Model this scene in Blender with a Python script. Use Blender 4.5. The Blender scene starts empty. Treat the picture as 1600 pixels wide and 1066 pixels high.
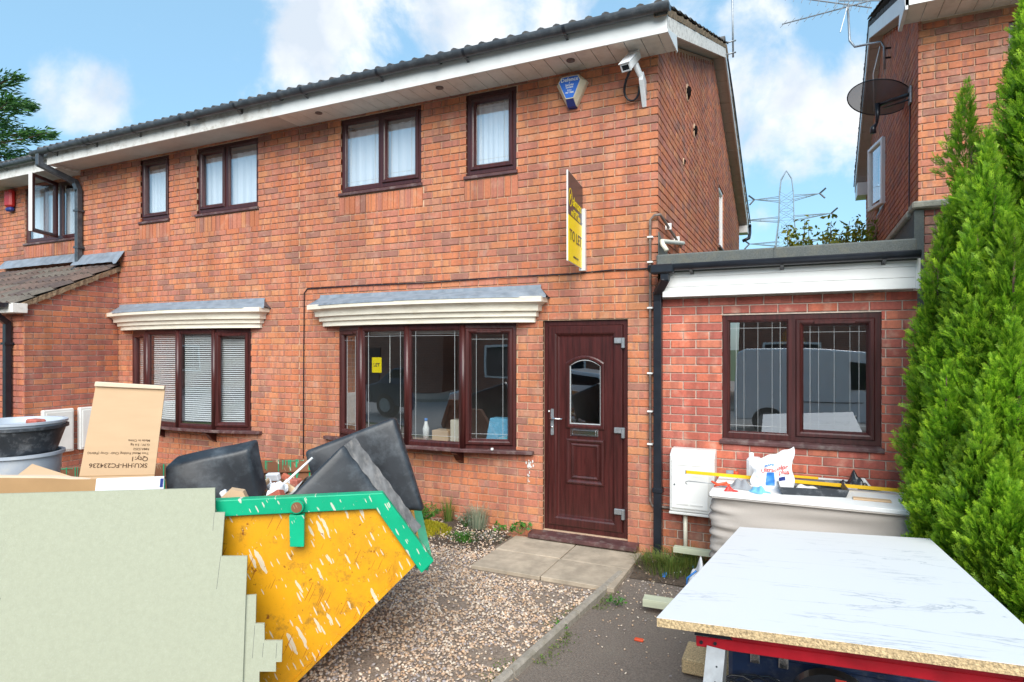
import bpy, bmesh, math, random
import numpy as np
from mathutils import Vector, Matrix

random.seed(7); rng = np.random.default_rng(7)
scene = bpy.context.scene
COL = scene.collection

# ------------------------------------------------------------------ camera
YAW = math.radians(24.945); CS, SN = math.cos(YAW), math.sin(YAW)
CAM = (0.0, -5.69, 1.92)
cam_d = bpy.data.cameras.new("camera"); cam = bpy.data.objects.new("camera", cam_d); COL.objects.link(cam)
cam.location = CAM; cam.rotation_euler = (math.radians(90), 0, YAW)
cam_d.sensor_width = 36; cam_d.lens = 961 / 1600 * 36; cam_d.shift_y = 13 / 1600
cam_d.clip_start = 0.05; cam_d.clip_end = 6000
scene.camera = cam

# ------------------------------------------------------------------ world, sun, exposure
SUN_EL, SUN_AZ = 36, 155          # azimuth measured from +Y clockwise (towards +X)
w = bpy.data.worlds.new("World"); scene.world = w; w.use_nodes = True
nt = w.node_tree; nt.nodes.clear()
def N(t, nt_=None, **k):
    n = (nt_ or nt).nodes.new(t)
    for a, b in k.items(): setattr(n, a, b)
    return n
L = nt.links.new
out = N('ShaderNodeOutputWorld'); bg = N('ShaderNodeBackground'); bg.inputs['Strength'].default_value = 0.118
sky = N('ShaderNodeTexSky', sky_type='NISHITA', sun_disc=False, sun_elevation=math.radians(SUN_EL), sun_rotation=math.radians(SUN_AZ))
sky.air_density = 1.0; sky.dust_density = 1.2; sky.ozone_density = 2.0
geo = N('ShaderNodeTexCoord')
nrm = N('ShaderNodeVectorMath', operation='NORMALIZE'); L(geo.outputs['Generated'], nrm.inputs[0])
def px_dir(px, py):
    u = (px - 800) / 961; v = (546 - py) / 961
    return Vector((u * CS - SN, u * SN + CS, v)).normalized()
blobs = [((125, 150), 4.6, 1.0), ((20, 165), 3.0, .5), ((560, 10), 9, .9), ((720, 5), 9, 1.0), ((880, -10), 8, .8), ((1010, 20), 7, .8),
         ((1180, 40), 5, .9), ((1200, 170), 8, 1.1), ((1290, 210), 8, 1.1), ((1190, 250), 6, .8), ((1180, 330), 3.4, .8), ((1215, 300), 2.5, .5), ((480, 80), 4, .5), ((560, 95), 4, .5)]
acc = None
for (p, rad, amp) in blobs:
    d = N('ShaderNodeVectorMath', operation='DOT_PRODUCT'); L(nrm.outputs[0], d.inputs[0]); d.inputs[1].default_value = px_dir(*p)
    m = N('ShaderNodeMapRange', interpolation_type='SMOOTHSTEP'); L(d.outputs['Value'], m.inputs[0])
    m.inputs[1].default_value = math.cos(math.radians(rad)); m.inputs[2].default_value = 1; m.inputs[3].default_value = 0; m.inputs[4].default_value = amp * .40
    if acc is None: acc = m.outputs[0]
    else:
        a = N('ShaderNodeMath', operation='MAXIMUM'); L(acc, a.inputs[0]); L(m.outputs[0], a.inputs[1]); acc = a.outputs[0]
nz = N('ShaderNodeTexNoise'); nz.inputs['Scale'].default_value = 5.5; nz.inputs['Detail'].default_value = 9; nz.inputs['Roughness'].default_value = .58; nz.inputs['Distortion'].default_value = .25
L(nrm.outputs[0], nz.inputs['Vector'])
s1 = N('ShaderNodeMath', operation='MULTIPLY_ADD'); L(nz.outputs[0], s1.inputs[0]); s1.inputs[1].default_value = 1.7; L(acc, s1.inputs[2])
mask = N('ShaderNodeMapRange', interpolation_type='SMOOTHSTEP'); L(s1.outputs[0], mask.inputs[0]); mask.inputs[1].default_value = .96; mask.inputs[2].default_value = 1.32
# clouds are whiter in the middle, greyer at their bases
nz2 = N('ShaderNodeTexNoise'); nz2.inputs['Scale'].default_value = 9; nz2.inputs['Detail'].default_value = 6
L(nrm.outputs[0], nz2.inputs['Vector'])
cr = N('ShaderNodeValToRGB'); L(nz2.outputs[0], cr.inputs[0])
cr.color_ramp.elements[0].position = .36; cr.color_ramp.elements[0].color = (.66, .74, .84, 1)
cr.color_ramp.elements[1].position = .58; cr.color_ramp.elements[1].color = (.95, .97, 1.0, 1)
cm = N('ShaderNodeVectorMath', operation='SCALE'); L(cr.outputs[0], cm.inputs[0]); cm.inputs['Scale'].default_value = 2.9
skc = N('ShaderNodeMixRGB', blend_type='MULTIPLY'); skc.inputs[0].default_value = 1; L(sky.outputs[0], skc.inputs[1]); skc.inputs[2].default_value = (.42, .54, .58, 1)
thin = N('ShaderNodeMixRGB'); thin.inputs[0].default_value = .55; L(skc.outputs[0], thin.inputs[1]); thin.inputs[2].default_value = (1.2, 2.05, 2.65, 1)
mx = N('ShaderNodeMixRGB'); L(mask.outputs[0], mx.inputs[0]); L(thin.outputs[0], mx.inputs[1]); L(cm.outputs[0], mx.inputs[2])
L(mx.outputs[0], bg.inputs['Color']); L(bg.outputs[0], out.inputs[0])

sd = bpy.data.lights.new("sun", 'SUN'); sun = bpy.data.objects.new("sun", sd); COL.objects.link(sun)
sd.energy = 1.6; sd.angle = math.radians(50); sd.color = (1, .95, .88)
az = math.radians(SUN_AZ); el = math.radians(SUN_EL)
sdir = Vector((math.sin(az) * math.cos(el), math.cos(az) * math.cos(el), math.sin(el)))
sun.rotation_euler = sdir.to_track_quat('Z', 'Y').to_euler()
vs = scene.view_settings; vs.view_transform = 'Standard'; vs.look = 'None'; vs.gamma = 1; vs.exposure = 1.75
vs.use_curve_mapping = False
scene.cycles.max_bounces = 8; scene.cycles.transparent_max_bounces = 12

# ------------------------------------------------------------------ materials
def principled(name):
    m = bpy.data.materials.new(name); m.use_nodes = True
    t = m.node_tree; b = t.nodes['Principled BSDF']; return m, t, b
def mat(name, col, rough=.5, var=.12, scale=20, bump=0, bscale=None, metal=0, stretch=(1, 1, 1), spec=None, dirt=None, detail=5):
    """plain surface with noise variation in tone, optional bump and blotchy dirt"""
    m, t, b = principled(name); nd = lambda ty, **k: N(ty, t, **k); l = t.links.new
    tc = nd('ShaderNodeNewGeometry'); mp = nd('ShaderNodeMapping'); l(tc.outputs['Position'], mp.inputs[0]); mp.inputs['Scale'].default_value = stretch
    n = nd('ShaderNodeTexNoise'); n.inputs['Scale'].default_value = scale; n.inputs['Detail'].default_value = detail; l(mp.outputs[0], n.inputs['Vector'])
    r = nd('ShaderNodeMapRange'); l(n.outputs[0], r.inputs[0]); r.inputs[1].default_value = .3; r.inputs[2].default_value = .7; r.inputs[3].default_value = 1 - var; r.inputs[4].default_value = 1 + var
    v = nd('ShaderNodeVectorMath', operation='SCALE'); v.inputs[0].default_value = col; l(r.outputs[0], v.inputs['Scale'])
    c = v.outputs[0]
    if dirt:
        dcol, amt, dsc = dirt[:3]
        n2 = nd('ShaderNodeTexNoise'); n2.inputs['Scale'].default_value = dsc; n2.inputs['Detail'].default_value = 8; n2.inputs['Roughness'].default_value = .7; l(mp.outputs[0], n2.inputs['Vector'])
        r2 = nd('ShaderNodeMapRange'); l(n2.outputs[0], r2.inputs[0]); r2.inputs[1].default_value = .5; r2.inputs[2].default_value = .72; r2.inputs[3].default_value = 0; r2.inputs[4].default_value = amt
        x = nd('ShaderNodeMixRGB'); l(r2.outputs[0], x.inputs[0]); l(c, x.inputs[1]); x.inputs[2].default_value = (*dcol, 1); c = x.outputs[0]
    l(c, b.inputs['Base Color']); b.inputs['Roughness'].default_value = rough; b.inputs['Metallic'].default_value = metal
    if spec is not None: b.inputs['Specular IOR Level'].default_value = spec
    if bump:
        nb = nd('ShaderNodeTexNoise'); nb.inputs['Scale'].default_value = bscale or scale * 3; nb.inputs['Detail'].default_value = 6; l(mp.outputs[0], nb.inputs['Vector'])
        bp = nd('ShaderNodeBump'); bp.inputs['Strength'].default_value = bump; bp.inputs['Distance'].default_value = .01; l(nb.outputs[0], bp.inputs['Height']); l(bp.outputs[0], b.inputs['Normal'])
    return m
def ramp_const(t, fac, cols, interp='CONSTANT'):
    c = t.nodes.new('ShaderNodeValToRGB'); c.color_ramp.interpolation = interp; t.links.new(fac, c.inputs[0])
    e = c.color_ramp.elements
    while len(e) > 1: e.remove(e[0])
    e[0].position = 0; e[0].color = (*cols[0], 1)
    for i, k in enumerate(cols[1:], 1):
        q = e.new(i / len(cols)); q.color = (*k, 1)
    return c.outputs[0]
def island_random(t):
    l = t.links.new
    oi = t.nodes.new('ShaderNodeObjectInfo'); g = t.nodes.new('ShaderNodeNewGeometry')
    a = t.nodes.new('ShaderNodeMath'); a.operation = 'MULTIPLY_ADD'; l(oi.outputs['Random'], a.inputs[0]); a.inputs[1].default_value = 7.31; l(g.outputs['Random Per Island'], a.inputs[2])
    f = t.nodes.new('ShaderNodeMath'); f.operation = 'FRACT'; l(a.outputs[0], f.inputs[0])
    return f.outputs[0], g
def pieces_mat(name, cols, rough=.85, section=.0, sect_col=(.16, .08, .07), grain=.25, gscale=60, bump=.5, sect_scale=9, pale=0, interp='CONSTANT'):
    """bricks, tiles, stones: one colour per piece plus mottling inside the piece"""
    m, t, b = principled(name); l = t.links.new; nd = lambda ty, **k: N(ty, t, **k)
    r, g = island_random(t)
    c = ramp_const(t, r, cols, interp)
    P = g.outputs['Position']
    if section:
        sp = nd('ShaderNodeSeparateXYZ'); l(P, sp.inputs[0])
        a = nd('ShaderNodeMath', operation='ADD'); l(sp.outputs[0], a.inputs[0]); l(sp.outputs[1], a.inputs[1])
        a2 = nd('ShaderNodeMath', operation='MULTIPLY_ADD'); l(r, a2.inputs[0]); a2.inputs[1].default_value = 91; l(a.outputs[0], a2.inputs[2])
        n1 = nd('ShaderNodeTexNoise', noise_dimensions='1D'); l(a2.outputs[0], n1.inputs['W']); n1.inputs['Scale'].default_value = sect_scale; n1.inputs['Detail'].default_value = 1.5
        r1 = nd('ShaderNodeMapRange', interpolation_type='SMOOTHSTEP'); l(n1.outputs[0], r1.inputs[0]); r1.inputs[1].default_value = .52; r1.inputs[2].default_value = .62; r1.inputs[4].default_value = section
        x = nd('ShaderNodeMixRGB'); l(r1.outputs[0], x.inputs[0]); l(c, x.inputs[1]); x.inputs[2].default_value = (*sect_col, 1); c = x.outputs[0]
    if pale:
        n3 = nd('ShaderNodeTexNoise'); l(P, n3.inputs['Vector']); n3.inputs['Scale'].default_value = 7; n3.inputs['Detail'].default_value = 6
        r3 = nd('ShaderNodeMapRange'); l(n3.outputs[0], r3.inputs[0]); r3.inputs[1].default_value = .56; r3.inputs[2].default_value = .7; r3.inputs[4].default_value = pale
        x = nd('ShaderNodeMixRGB'); l(r3.outputs[0], x.inputs[0]); l(c, x.inputs[1]); x.inputs[2].default_value = (.6, .45, .34, 1); c = x.outputs[0]
    n = nd('ShaderNodeTexNoise'); l(P, n.inputs['Vector']); n.inputs['Scale'].default_value = gscale; n.inputs['Detail'].default_value = 7; n.inputs['Roughness'].default_value = .7
    r2 = nd('ShaderNodeMapRange'); l(n.outputs[0], r2.inputs[0]); r2.inputs[1].default_value = .25; r2.inputs[2].default_value = .75; r2.inputs[3].default_value = 1 - grain; r2.inputs[4].default_value = 1 + grain
    n4 = nd('ShaderNodeTexNoise'); l(P, n4.inputs['Vector']); n4.inputs['Scale'].default_value = .9; n4.inputs['Detail'].default_value = 4
    r4 = nd('ShaderNodeMapRange'); l(n4.outputs[0], r4.inputs[0]); r4.inputs[1].default_value = .3; r4.inputs[2].default_value = .7; r4.inputs[3].default_value = .86; r4.inputs[4].default_value = 1.12
    mp5 = nd('ShaderNodeMapping'); l(P, mp5.inputs[0]); mp5.inputs['Scale'].default_value = (3.5, 3.5, .45)
    n5 = nd('ShaderNodeTexNoise'); l(mp5.outputs[0], n5.inputs['Vector']); n5.inputs['Scale'].default_value = 1.6; n5.inputs['Detail'].default_value = 6
    r5 = nd('ShaderNodeMapRange'); l(n5.outputs[0], r5.inputs[0]); r5.inputs[1].default_value = .32; r5.inputs[2].default_value = .6; r5.inputs[3].default_value = .78; r5.inputs[4].default_value = 1.05
    m5 = nd('ShaderNodeMath', operation='MULTIPLY'); l(r5.outputs[0], m5.inputs[0]); l(r4.outputs[0], m5.inputs[1])
    mm = nd('ShaderNodeMath', operation='MULTIPLY'); l(r2.outputs[0], mm.inputs[0]); l(m5.outputs[0], mm.inputs[1])
    v = nd('ShaderNodeVectorMath', operation='SCALE'); l(c, v.inputs[0]); l(mm.outputs[0], v.inputs['Scale'])
    l(v.outputs[0], b.inputs['Base Color']); b.inputs['Roughness'].default_value = rough
    if bump:
        bp = nd('ShaderNodeBump'); bp.inputs['Strength'].default_value = bump; bp.inputs['Distance'].default_value = .004; l(n.outputs[0], bp.inputs['Height']); l(bp.outputs[0], b.inputs['Normal'])
    return m

M = {}
M['brick'] = pieces_mat('brick_multi', [(.52, .18, .082), (.50, .168, .083), (.53, .20, .095), (.47, .158, .088), (.51, .17, .078), (.46, .162, .10), (.53, .215, .10), (.49, .158, .075), (.50, .188, .10), (.47, .17, .105), (.41, .15, .10), (.32, .14, .10), (.47, .20, .12)], section=.58, sect_col=(.30, .125, .095), sect_scale=15, pale=.22, grain=.24, gscale=42)
M['brick_red'] = pieces_mat('brick_red', [(.50, .12, .08), (.45, .115, .075), (.54, .17, .10), (.42, .11, .08), (.55, .15, .085), (.47, .14, .10), (.40, .11, .08)], section=.45, sect_col=(.27, .08, .06), pale=.4, gscale=45)
M['brick_garage'] = pieces_mat('brick_brown_red', [(.46, .145, .085), (.40, .13, .085), (.50, .19, .10), (.36, .12, .09), (.44, .15, .10), (.52, .17, .08)], section=.5, sect_col=(.27, .10, .08), pale=.2)
M['brick_pink'] = pieces_mat('brick_pink', [(.42, .18, .13), (.36, .14, .11), (.46, .21, .15), (.38, .12, .085), (.30, .13, .11)], section=.5, sect_col=(.25, .12, .11), pale=.25)
M['mortar'] = mat('mortar_tan', (.54, .37, .25), .95, .15, 30, bump=.3)
M['mortar_grey'] = mat('mortar_grey', (.58, .48, .40), .95, .15, 30, bump=.3)
M['rosewood'] = mat('rosewood_upvc', (.052, .011, .010), .33, .45, 40, stretch=(1, 1, .06), bump=.12, bscale=150)
M['rosewood_h'] = mat('rosewood_upvc_across', (.060, .012, .013), .33, .45, 40, stretch=(.06, .06, 1), bump=.12, bscale=150)
M['sill_top'] = mat('brown_sill', (.09, .04, .04), .45, .3, 12, dirt=((.35, .3, .27), .5, 9))
M['white'] = mat('white_upvc', (.70, .70, .68), .35, .04, 6, dirt=((.45, .42, .36), .25, 5))
M['hole'] = mat('dark_hole', (.012, .010, .010), 1.0, .1, 10, spec=.0)
M['white_clean'] = mat('white_plastic', (.82, .82, .80), .35, .03, 6)
M['old_white'] = mat('weathered_white_paint', (.72, .70, .66), .6, .08, 8, dirt=((.30, .25, .19), .75, 9))
M['peeling'] = mat('peeling_white_paint', (.74, .71, .66), .7, .1, 10, dirt=((.14, .09, .06), .95, 22), bump=.4)
M['soffit'] = mat('soffit_cladding', (.70, .66, .60), .5, .06, 5, dirt=((.34, .30, .25), .4, 7))
M['soffit_old'] = mat('soffit_board', (.52, .47, .42), .8, .14, 4, dirt=((.28, .24, .2), .5, 4))
M['gutter'] = mat('grey_gutter', (.045, .052, .062), .38, .25, 8, dirt=((.16, .17, .17), .45, 14))
M['black'] = mat('black_plastic', (.012, .015, .022), .3, .25, 10)
M['lead'] = mat('lead_flashing', (.19, .225, .27), .55, .22, 9, bump=.3, bscale=18, dirt=((.34, .35, .36), .45, 14))
M['cream'] = mat('cream_fibreglass', (.80, .74, .62), .5, .05, 8, dirt=((.42, .35, .22), .5, 11), stretch=(.35, .35, 2))
M['tile'] = pieces_mat('roof_tile_grey', [(.10, .10, .105), (.13, .125, .12), (.085, .085, .09), (.12, .11, .105)], rough=.9, grain=.3, gscale=35)
M['tile_brown'] = pieces_mat('roof_tile_brown', [(.13, .09, .075), (.16, .11, .09), (.10, .075, .068), (.14, .12, .10)], rough=.9, grain=.35, gscale=35)
M['mortar_dark'] = mat('verge_mortar', (.27, .19, .12), .95, .35, 25, bump=1, bscale=40, dirt=((.08, .07, .05), .7, 16))
M['felt'] = mat('mineral_felt', (.115, .125, .12), .95, .25, 160, bump=.4, bscale=250, dirt=((.2, .18, .12), .5, 6))
M['stone'] = mat('coping_stone', (.45, .41, .33), .95, .15, 25, bump=.5, dirt=((.16, .14, .09), .7, 10))
M['steel'] = mat('galvanised_steel', (.36, .38, .40), .5, .15, 25, metal=.85, dirt=((.3, .3, .3), .5, 20))
M['chrome'] = mat('chrome', (.75, .76, .78), .18, .05, 20, metal=1)
M['room'] = mat('room_plaster', (.30, .29, .28), .9, .1, 2)
M['curtain'] = mat('net_curtain', (.78, .80, .84), .9, .05, 40, stretch=(1, 1, .03))
M['blind'] = mat('blind_slats', (.72, .73, .74), .6, .05, 30)
M['leadline'] = mat('leading_strip', (.42, .44, .45), .5, .1, 50)
M['slab'] = pieces_mat('paving_slab', [(.48, .385, .28), (.45, .37, .28), (.50, .40, .295)], rough=.93, grain=.22, gscale=9, bump=.2)
M['kerb'] = mat('concrete_edging', (.34, .30, .25), .95, .15, 30, bump=.4, dirt=((.13, .12, .07), .6, 8))
M['tarmac'] = mat('old_tarmac', (.205, .165, .135), .95, .3, 90, bump=.9, bscale=160, dirt=((.24, .20, .16), .6, 3))
M['road'] = mat('bounce_asphalt', (.26, .25, .24), .95, .15, 30)  # road behind the camera, made pale to bounce light up to the soffits
M['paving'] = mat('bounce_paving', (.36, .30, .26), .9, .2, 12)  # unseen drive across the road, kept pale as a reflector for ambient light
M['soil'] = mat('dark_soil', (.085, .06, .042), 1, .4, 30, bump=1, bscale=70)
M['gravel_bed'] = mat('gravel_bed', (.27, .21, .165), 1, .35, 60, bump=1, bscale=120)
M['gravel'] = pieces_mat('gravel_stones', [(.64, .48, .35), (.50, .36, .26), (.76, .65, .53), (.32, .26, .23), (.62, .41, .26), (.70, .58, .47), (.40, .35, .34), (.56, .40, .29)], rough=.8, grain=.15, gscale=120, bump=0)
M['plasterboard'] = mat('green_plasterboard', (.36, .37, .275), .95, .04, 40, bump=.25, bscale=260, dirt=((.45, .465, .37), .45, 130))
M['cardboard'] = mat('cardboard', (.60, .41, .25), .9, .04, 8, stretch=(.6, .6, 3))
M['cardboard_dk'] = mat('cardboard_inside', (.42, .25, .12), .9, .08, 8)
M['cardboard_edge'] = mat('cardboard_fold', (.72, .56, .42), .9, .06, 8)
M['paper'] = mat('white_paper', (.82, .83, .86), .7, .04, 8)
M['ink'] = mat('dark_print', (.10, .055, .03), .9, .1, 8)
M['black_vinyl'] = mat('black_vinyl', (.022, .026, .033), .42, .3, 5, bump=.15, bscale=14, dirt=((.13, .15, .17), .55, 6))
M['worn_vinyl'] = mat('worn_vinyl', (.16, .155, .155), .7, .45, 18, stretch=(1, 1, .4), bump=.6, bscale=30, dirt=((.38, .34, .31), .55, 24))
M['fabric'] = mat('grey_fabric', (.43, .385, .35), .95, .06, 300, bump=.3, bscale=600)
M['sheet'] = mat('white_board_top', (.82, .81, .80), .95, .04, 6, dirt=((.6, .57, .53), .3, 5))
M['yellow'] = mat('yellow_plastic', (.85, .50, .01), .4, .05, 10)
M['red_steel'] = mat('red_paint', (.42, .008, .018), .28, .2, 12)
M['blue_dark'] = mat('navy_plastic', (.015, .03, .075), .3, .3, 12, dirt=((.12, .13, .15), .5, 25))
M['timber'] = mat('green_treated_timber', (.53, .55, .40), .85, .12, 14, stretch=(.3, 3, 3))
M['offwhite_pipe'] = mat('cream_pipe', (.72, .68, .56), .4, .05, 10, dirt=((.4, .36, .25), .3, 14))
M['brown_pipe'] = mat('brown_pipe', (.16, .12, .105), .5, .2, 12, dirt=((.4, .36, .32), .5, 30))
M['bag'] = mat('white_plastic_bag', (.80, .81, .83), .32, .04, 10, bump=.5, bscale=22)
M['clear'] = mat('milky_plastic', (.70, .70, .68), .3, .1, 25, bump=.6, bscale=30)
M['bin_bag'] = mat('black_bin_bag', (.02, .02, .022), .25, .3, 10, dirt=((.4, .4, .4), .6, 25))
M['grey_cloth'] = mat('grey_cloth', (.28, .29, .31), .9, .1, 20, bump=.4)
M['red_cloth'] = mat('red_plastic', (.70, .03, .02), .45, .1, 20)
M['orange'] = mat('orange_red_plastic', (.75, .09, .03), .4, .1, 20)
M['blue_cloth'] = mat('pale_blue_cloth', (.18, .48, .70), .9, .1, 20, bump=.4)
M['blue_print'] = mat('blue_print', (.04, .22, .62), .5, .1, 20)
M['red_print'] = mat('red_print', (.72, .06, .04), .5, .05, 20)
M['navy_print'] = mat('navy_print', (.02, .04, .22), .5, .05, 20)
M['tub_grey'] = mat('grey_tub', (.42, .46, .52), .45, .08, 6, dirt=((.62, .6, .56), .5, 12))
M['tub_black'] = mat('black_tub', (.03, .036, .045), .5, .3, 6, dirt=((.30, .31, .33), .6, 14))
M['sign_black'] = mat('sign_charcoal', (.045, .038, .045), .35, .05, 10)
M['sign_yellow'] = mat('sign_yellow', (.92, .72, .0), .4, .02, 10)
M['alarm_blue'] = mat('alarm_blue', (.02, .13, .55), .35, .05, 10)
M['alarm_cream'] = mat('alarm_cream', (.62, .56, .42), .4, .1, 10)
M['red_box'] = mat('red_box', (.55, .02, .02), .4, .1, 10)
M['cctv'] = mat('camera_white', (.74, .76, .78), .35, .05, 10)
M['aerial'] = mat('dull_aerial_metal', (.20, .22, .24), .6, .1, 20)
M['pylon'] = mat('hazy_grey_steel', (.22, .27, .32), .8, .1, 2)  # grey-blue tone puts distance haze into the steel colour
M['dish'] = mat('dish_mesh', (.10, .10, .12), .5, .1, 60)
M['bark'] = mat('bark', (.14, .085, .06), .95, .3, 18, bump=.8, stretch=(1, 1, .3))
M['moss'] = mat('moss', (.30, .27, .015), .95, .35, 40)
M['van_white'] = mat('van_paint', (.80, .82, .84), .2, .02, 3)
M['car_silver'] = mat('car_silver', (.62, .64, .67), .22, .03, 3, metal=.3)
M['car_dark'] = mat('car_dark_blue', (.03, .05, .08), .2, .03, 3)
M['tyre'] = mat('tyre', (.02, .02, .02), .85, .1, 20)
M['car_glass'] = mat('car_glass', (.02, .025, .03), .06, .1, 3)
M['grass'] = mat('grass', (.07, .12, .025), .9, .3, 20)

def foliage(name, cols, tipcol=None, trans=.25):
    m, t, b = principled(name); l = t.links.new
    g = t.nodes.new('ShaderNodeNewGeometry')
    c = ramp_const(t, g.outputs['Random Per Island'], cols, 'LINEAR')
    if tipcol:
        a = t.nodes.new('ShaderNodeAttribute'); a.attribute_name = 'tip'
        x = t.nodes.new('ShaderNodeMixRGB'); l(a.outputs['Fac'], x.inputs[0]); l(c, x.inputs[1]); x.inputs[2].default_value = (*tipcol, 1); c = x.outputs[0]
    n = t.nodes.new('ShaderNodeTexNoise'); n.inputs['Scale'].default_value = 2.6; n.inputs['Detail'].default_value = 4; l(g.outputs['Position'], n.inputs['Vector'])
    r = t.nodes.new('ShaderNodeMapRange'); l(n.outputs[0], r.inputs[0]); r.inputs[1].default_value = .3; r.inputs[2].default_value = .7; r.inputs[3].default_value = .72; r.inputs[4].default_value = 1.25
    v = t.nodes.new('ShaderNodeVectorMath'); v.operation = 'SCALE'; l(c, v.inputs[0]); l(r.outputs[0], v.inputs['Scale']); c = v.outputs[0]
    l(c, b.inputs['Base Color']); b.inputs['Roughness'].default_value = .55
    tr = t.nodes.new('ShaderNodeBsdfTranslucent'); l(c, tr.inputs[0])
    ms = t.nodes.new('ShaderNodeMixShader'); ms.inputs[0].default_value = trans
    o = t.nodes['Material Output']; l(b.outputs[0], ms.inputs[1]); l(tr.outputs[0], ms.inputs[2]); l(ms.outputs[0], o.inputs[0])
    return m
M['conifer'] = foliage('conifer_foliage', [(.10, .28, .012), (.16, .40, .016), (.045, .15, .016), (.20, .45, .018)], (.60, .85, .05), .45)
M['leaf'] = foliage('weed_leaf', [(.06, .20, .02), (.10, .28, .03), (.05, .16, .03)])
M['leaf_yellow'] = foliage('yellow_leaf', [(.30, .36, .03), (.42, .40, .04), (.18, .26, .03)])
M['leaf_dark'] = foliage('dark_needles', [(.04, .13, .03), (.03, .10, .03), (.07, .18, .03)])
M['grey_grass'] = foliage('grey_grass', [(.33, .38, .28), (.22, .30, .20), (.42, .42, .30)])
M['weed_grass'] = foliage('weed_grass', [(.13, .22, .03), (.20, .22, .05), (.10, .16, .03)])
M['moss_y'] = foliage('moss_tufts', [(.36, .33, .01), (.28, .28, .015), (.42, .34, .02)])

def glass_mat(name, ior, tint, rough=0.0):
    m = bpy.data.materials.new(name); m.use_nodes = True; t = m.node_tree; t.nodes.clear(); l = t.links.new
    o = t.nodes.new('ShaderNodeOutputMaterial'); lw = t.nodes.new('ShaderNodeLayerWeight'); lw.inputs[0].default_value = .5
    pw = t.nodes.new('ShaderNodeMath'); pw.operation = 'POWER'; l(lw.outputs['Facing'], pw.inputs[0]); pw.inputs[1].default_value = 4
    fr = t.nodes.new('ShaderNodeMapRange'); l(pw.outputs[0], fr.inputs[0]); fr.inputs[3].default_value = ior; fr.inputs[4].default_value = 1
    tr = t.nodes.new('ShaderNodeBsdfTransparent'); tr.inputs[0].default_value = (*tint, 1)
    gl = t.nodes.new('ShaderNodeBsdfGlossy'); gl.inputs['Roughness'].default_value = rough; gl.inputs[0].default_value = (.95, .97, 1, 1)
    tc = t.nodes.new('ShaderNodeNewGeometry'); n = t.nodes.new('ShaderNodeTexNoise'); n.inputs['Scale'].default_value = 1.6; n.inputs['Detail'].default_value = 0; l(tc.outputs['Position'], n.inputs['Vector'])
    bp = t.nodes.new('ShaderNodeBump'); bp.inputs['Strength'].default_value = .05; bp.inputs['Distance'].default_value = .05; l(n.outputs[0], bp.inputs['Height']); l(bp.outputs[0], gl.inputs['Normal'])
    mx = t.nodes.new('ShaderNodeMixShader'); l(fr.outputs[0], mx.inputs[0]); l(tr.outputs[0], mx.inputs[1]); l(gl.outputs[0], mx.inputs[2]); l(mx.outputs[0], o.inputs[0])
    return m
M['glass'] = glass_mat('window_glass', .30, (.93, .96, .96))

def splash(t, P, c, col, mixc, s1, s2, thr, flip=0):
    """flung drops of paint: ellipses stretched along one slanting direction of the skip side"""
    l = t.links.new; nd = lambda ty, **k: N(ty, t, **k); sg_ = -1 if flip else 1
    al_ = Vector((.8034 * .42, .5955 * .42, -.90 * sg_)); pp = Vector((.8034 * .90, .5955 * .90, .42 * sg_))
    d1 = nd('ShaderNodeVectorMath', operation='DOT_PRODUCT'); l(P, d1.inputs[0]); d1.inputs[1].default_value = al_ * s1
    d2 = nd('ShaderNodeVectorMath', operation='DOT_PRODUCT'); l(P, d2.inputs[0]); d2.inputs[1].default_value = pp * s2
    cb_ = nd('ShaderNodeCombineXYZ'); l(d1.outputs['Value'], cb_.inputs[0]); l(d2.outputs['Value'], cb_.inputs[1])
    wn_ = nd('ShaderNodeTexNoise'); l(P, wn_.inputs['Vector']); wn_.inputs['Scale'].default_value = 20; wn_.inputs['Detail'].default_value = 3
    ad = nd('ShaderNodeVectorMath', operation='MULTIPLY_ADD'); l(wn_.outputs['Color'], ad.inputs[0]); ad.inputs[1].default_value = (.25, .5, 0); l(cb_.outputs[0], ad.inputs[2])
    v = nd('ShaderNodeTexVoronoi', voronoi_dimensions='2D'); l(ad.outputs[0], v.inputs['Vector']); v.inputs['Scale'].default_value = 1
    sp = nd('ShaderNodeSeparateColor'); l(v.outputs['Color'], sp.inputs[0])
    pw = nd('ShaderNodeMath', operation='POWER'); l(sp.outputs[0], pw.inputs[0]); pw.inputs[1].default_value = 5
    th = nd('ShaderNodeMath', operation='MULTIPLY'); l(pw.outputs[0], th.inputs[0]); th.inputs[1].default_value = thr * 2.2
    lt_ = nd('ShaderNodeMath', operation='LESS_THAN'); l(v.outputs['Distance'], lt_.inputs[0]); l(th.outputs[0], lt_.inputs[1])
    f_ = nd('ShaderNodeMath', operation='MULTIPLY'); l(lt_.outputs[0], f_.inputs[0]); f_.inputs[1].default_value = .88
    return mixc(f_.outputs[0], c, col)
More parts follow.
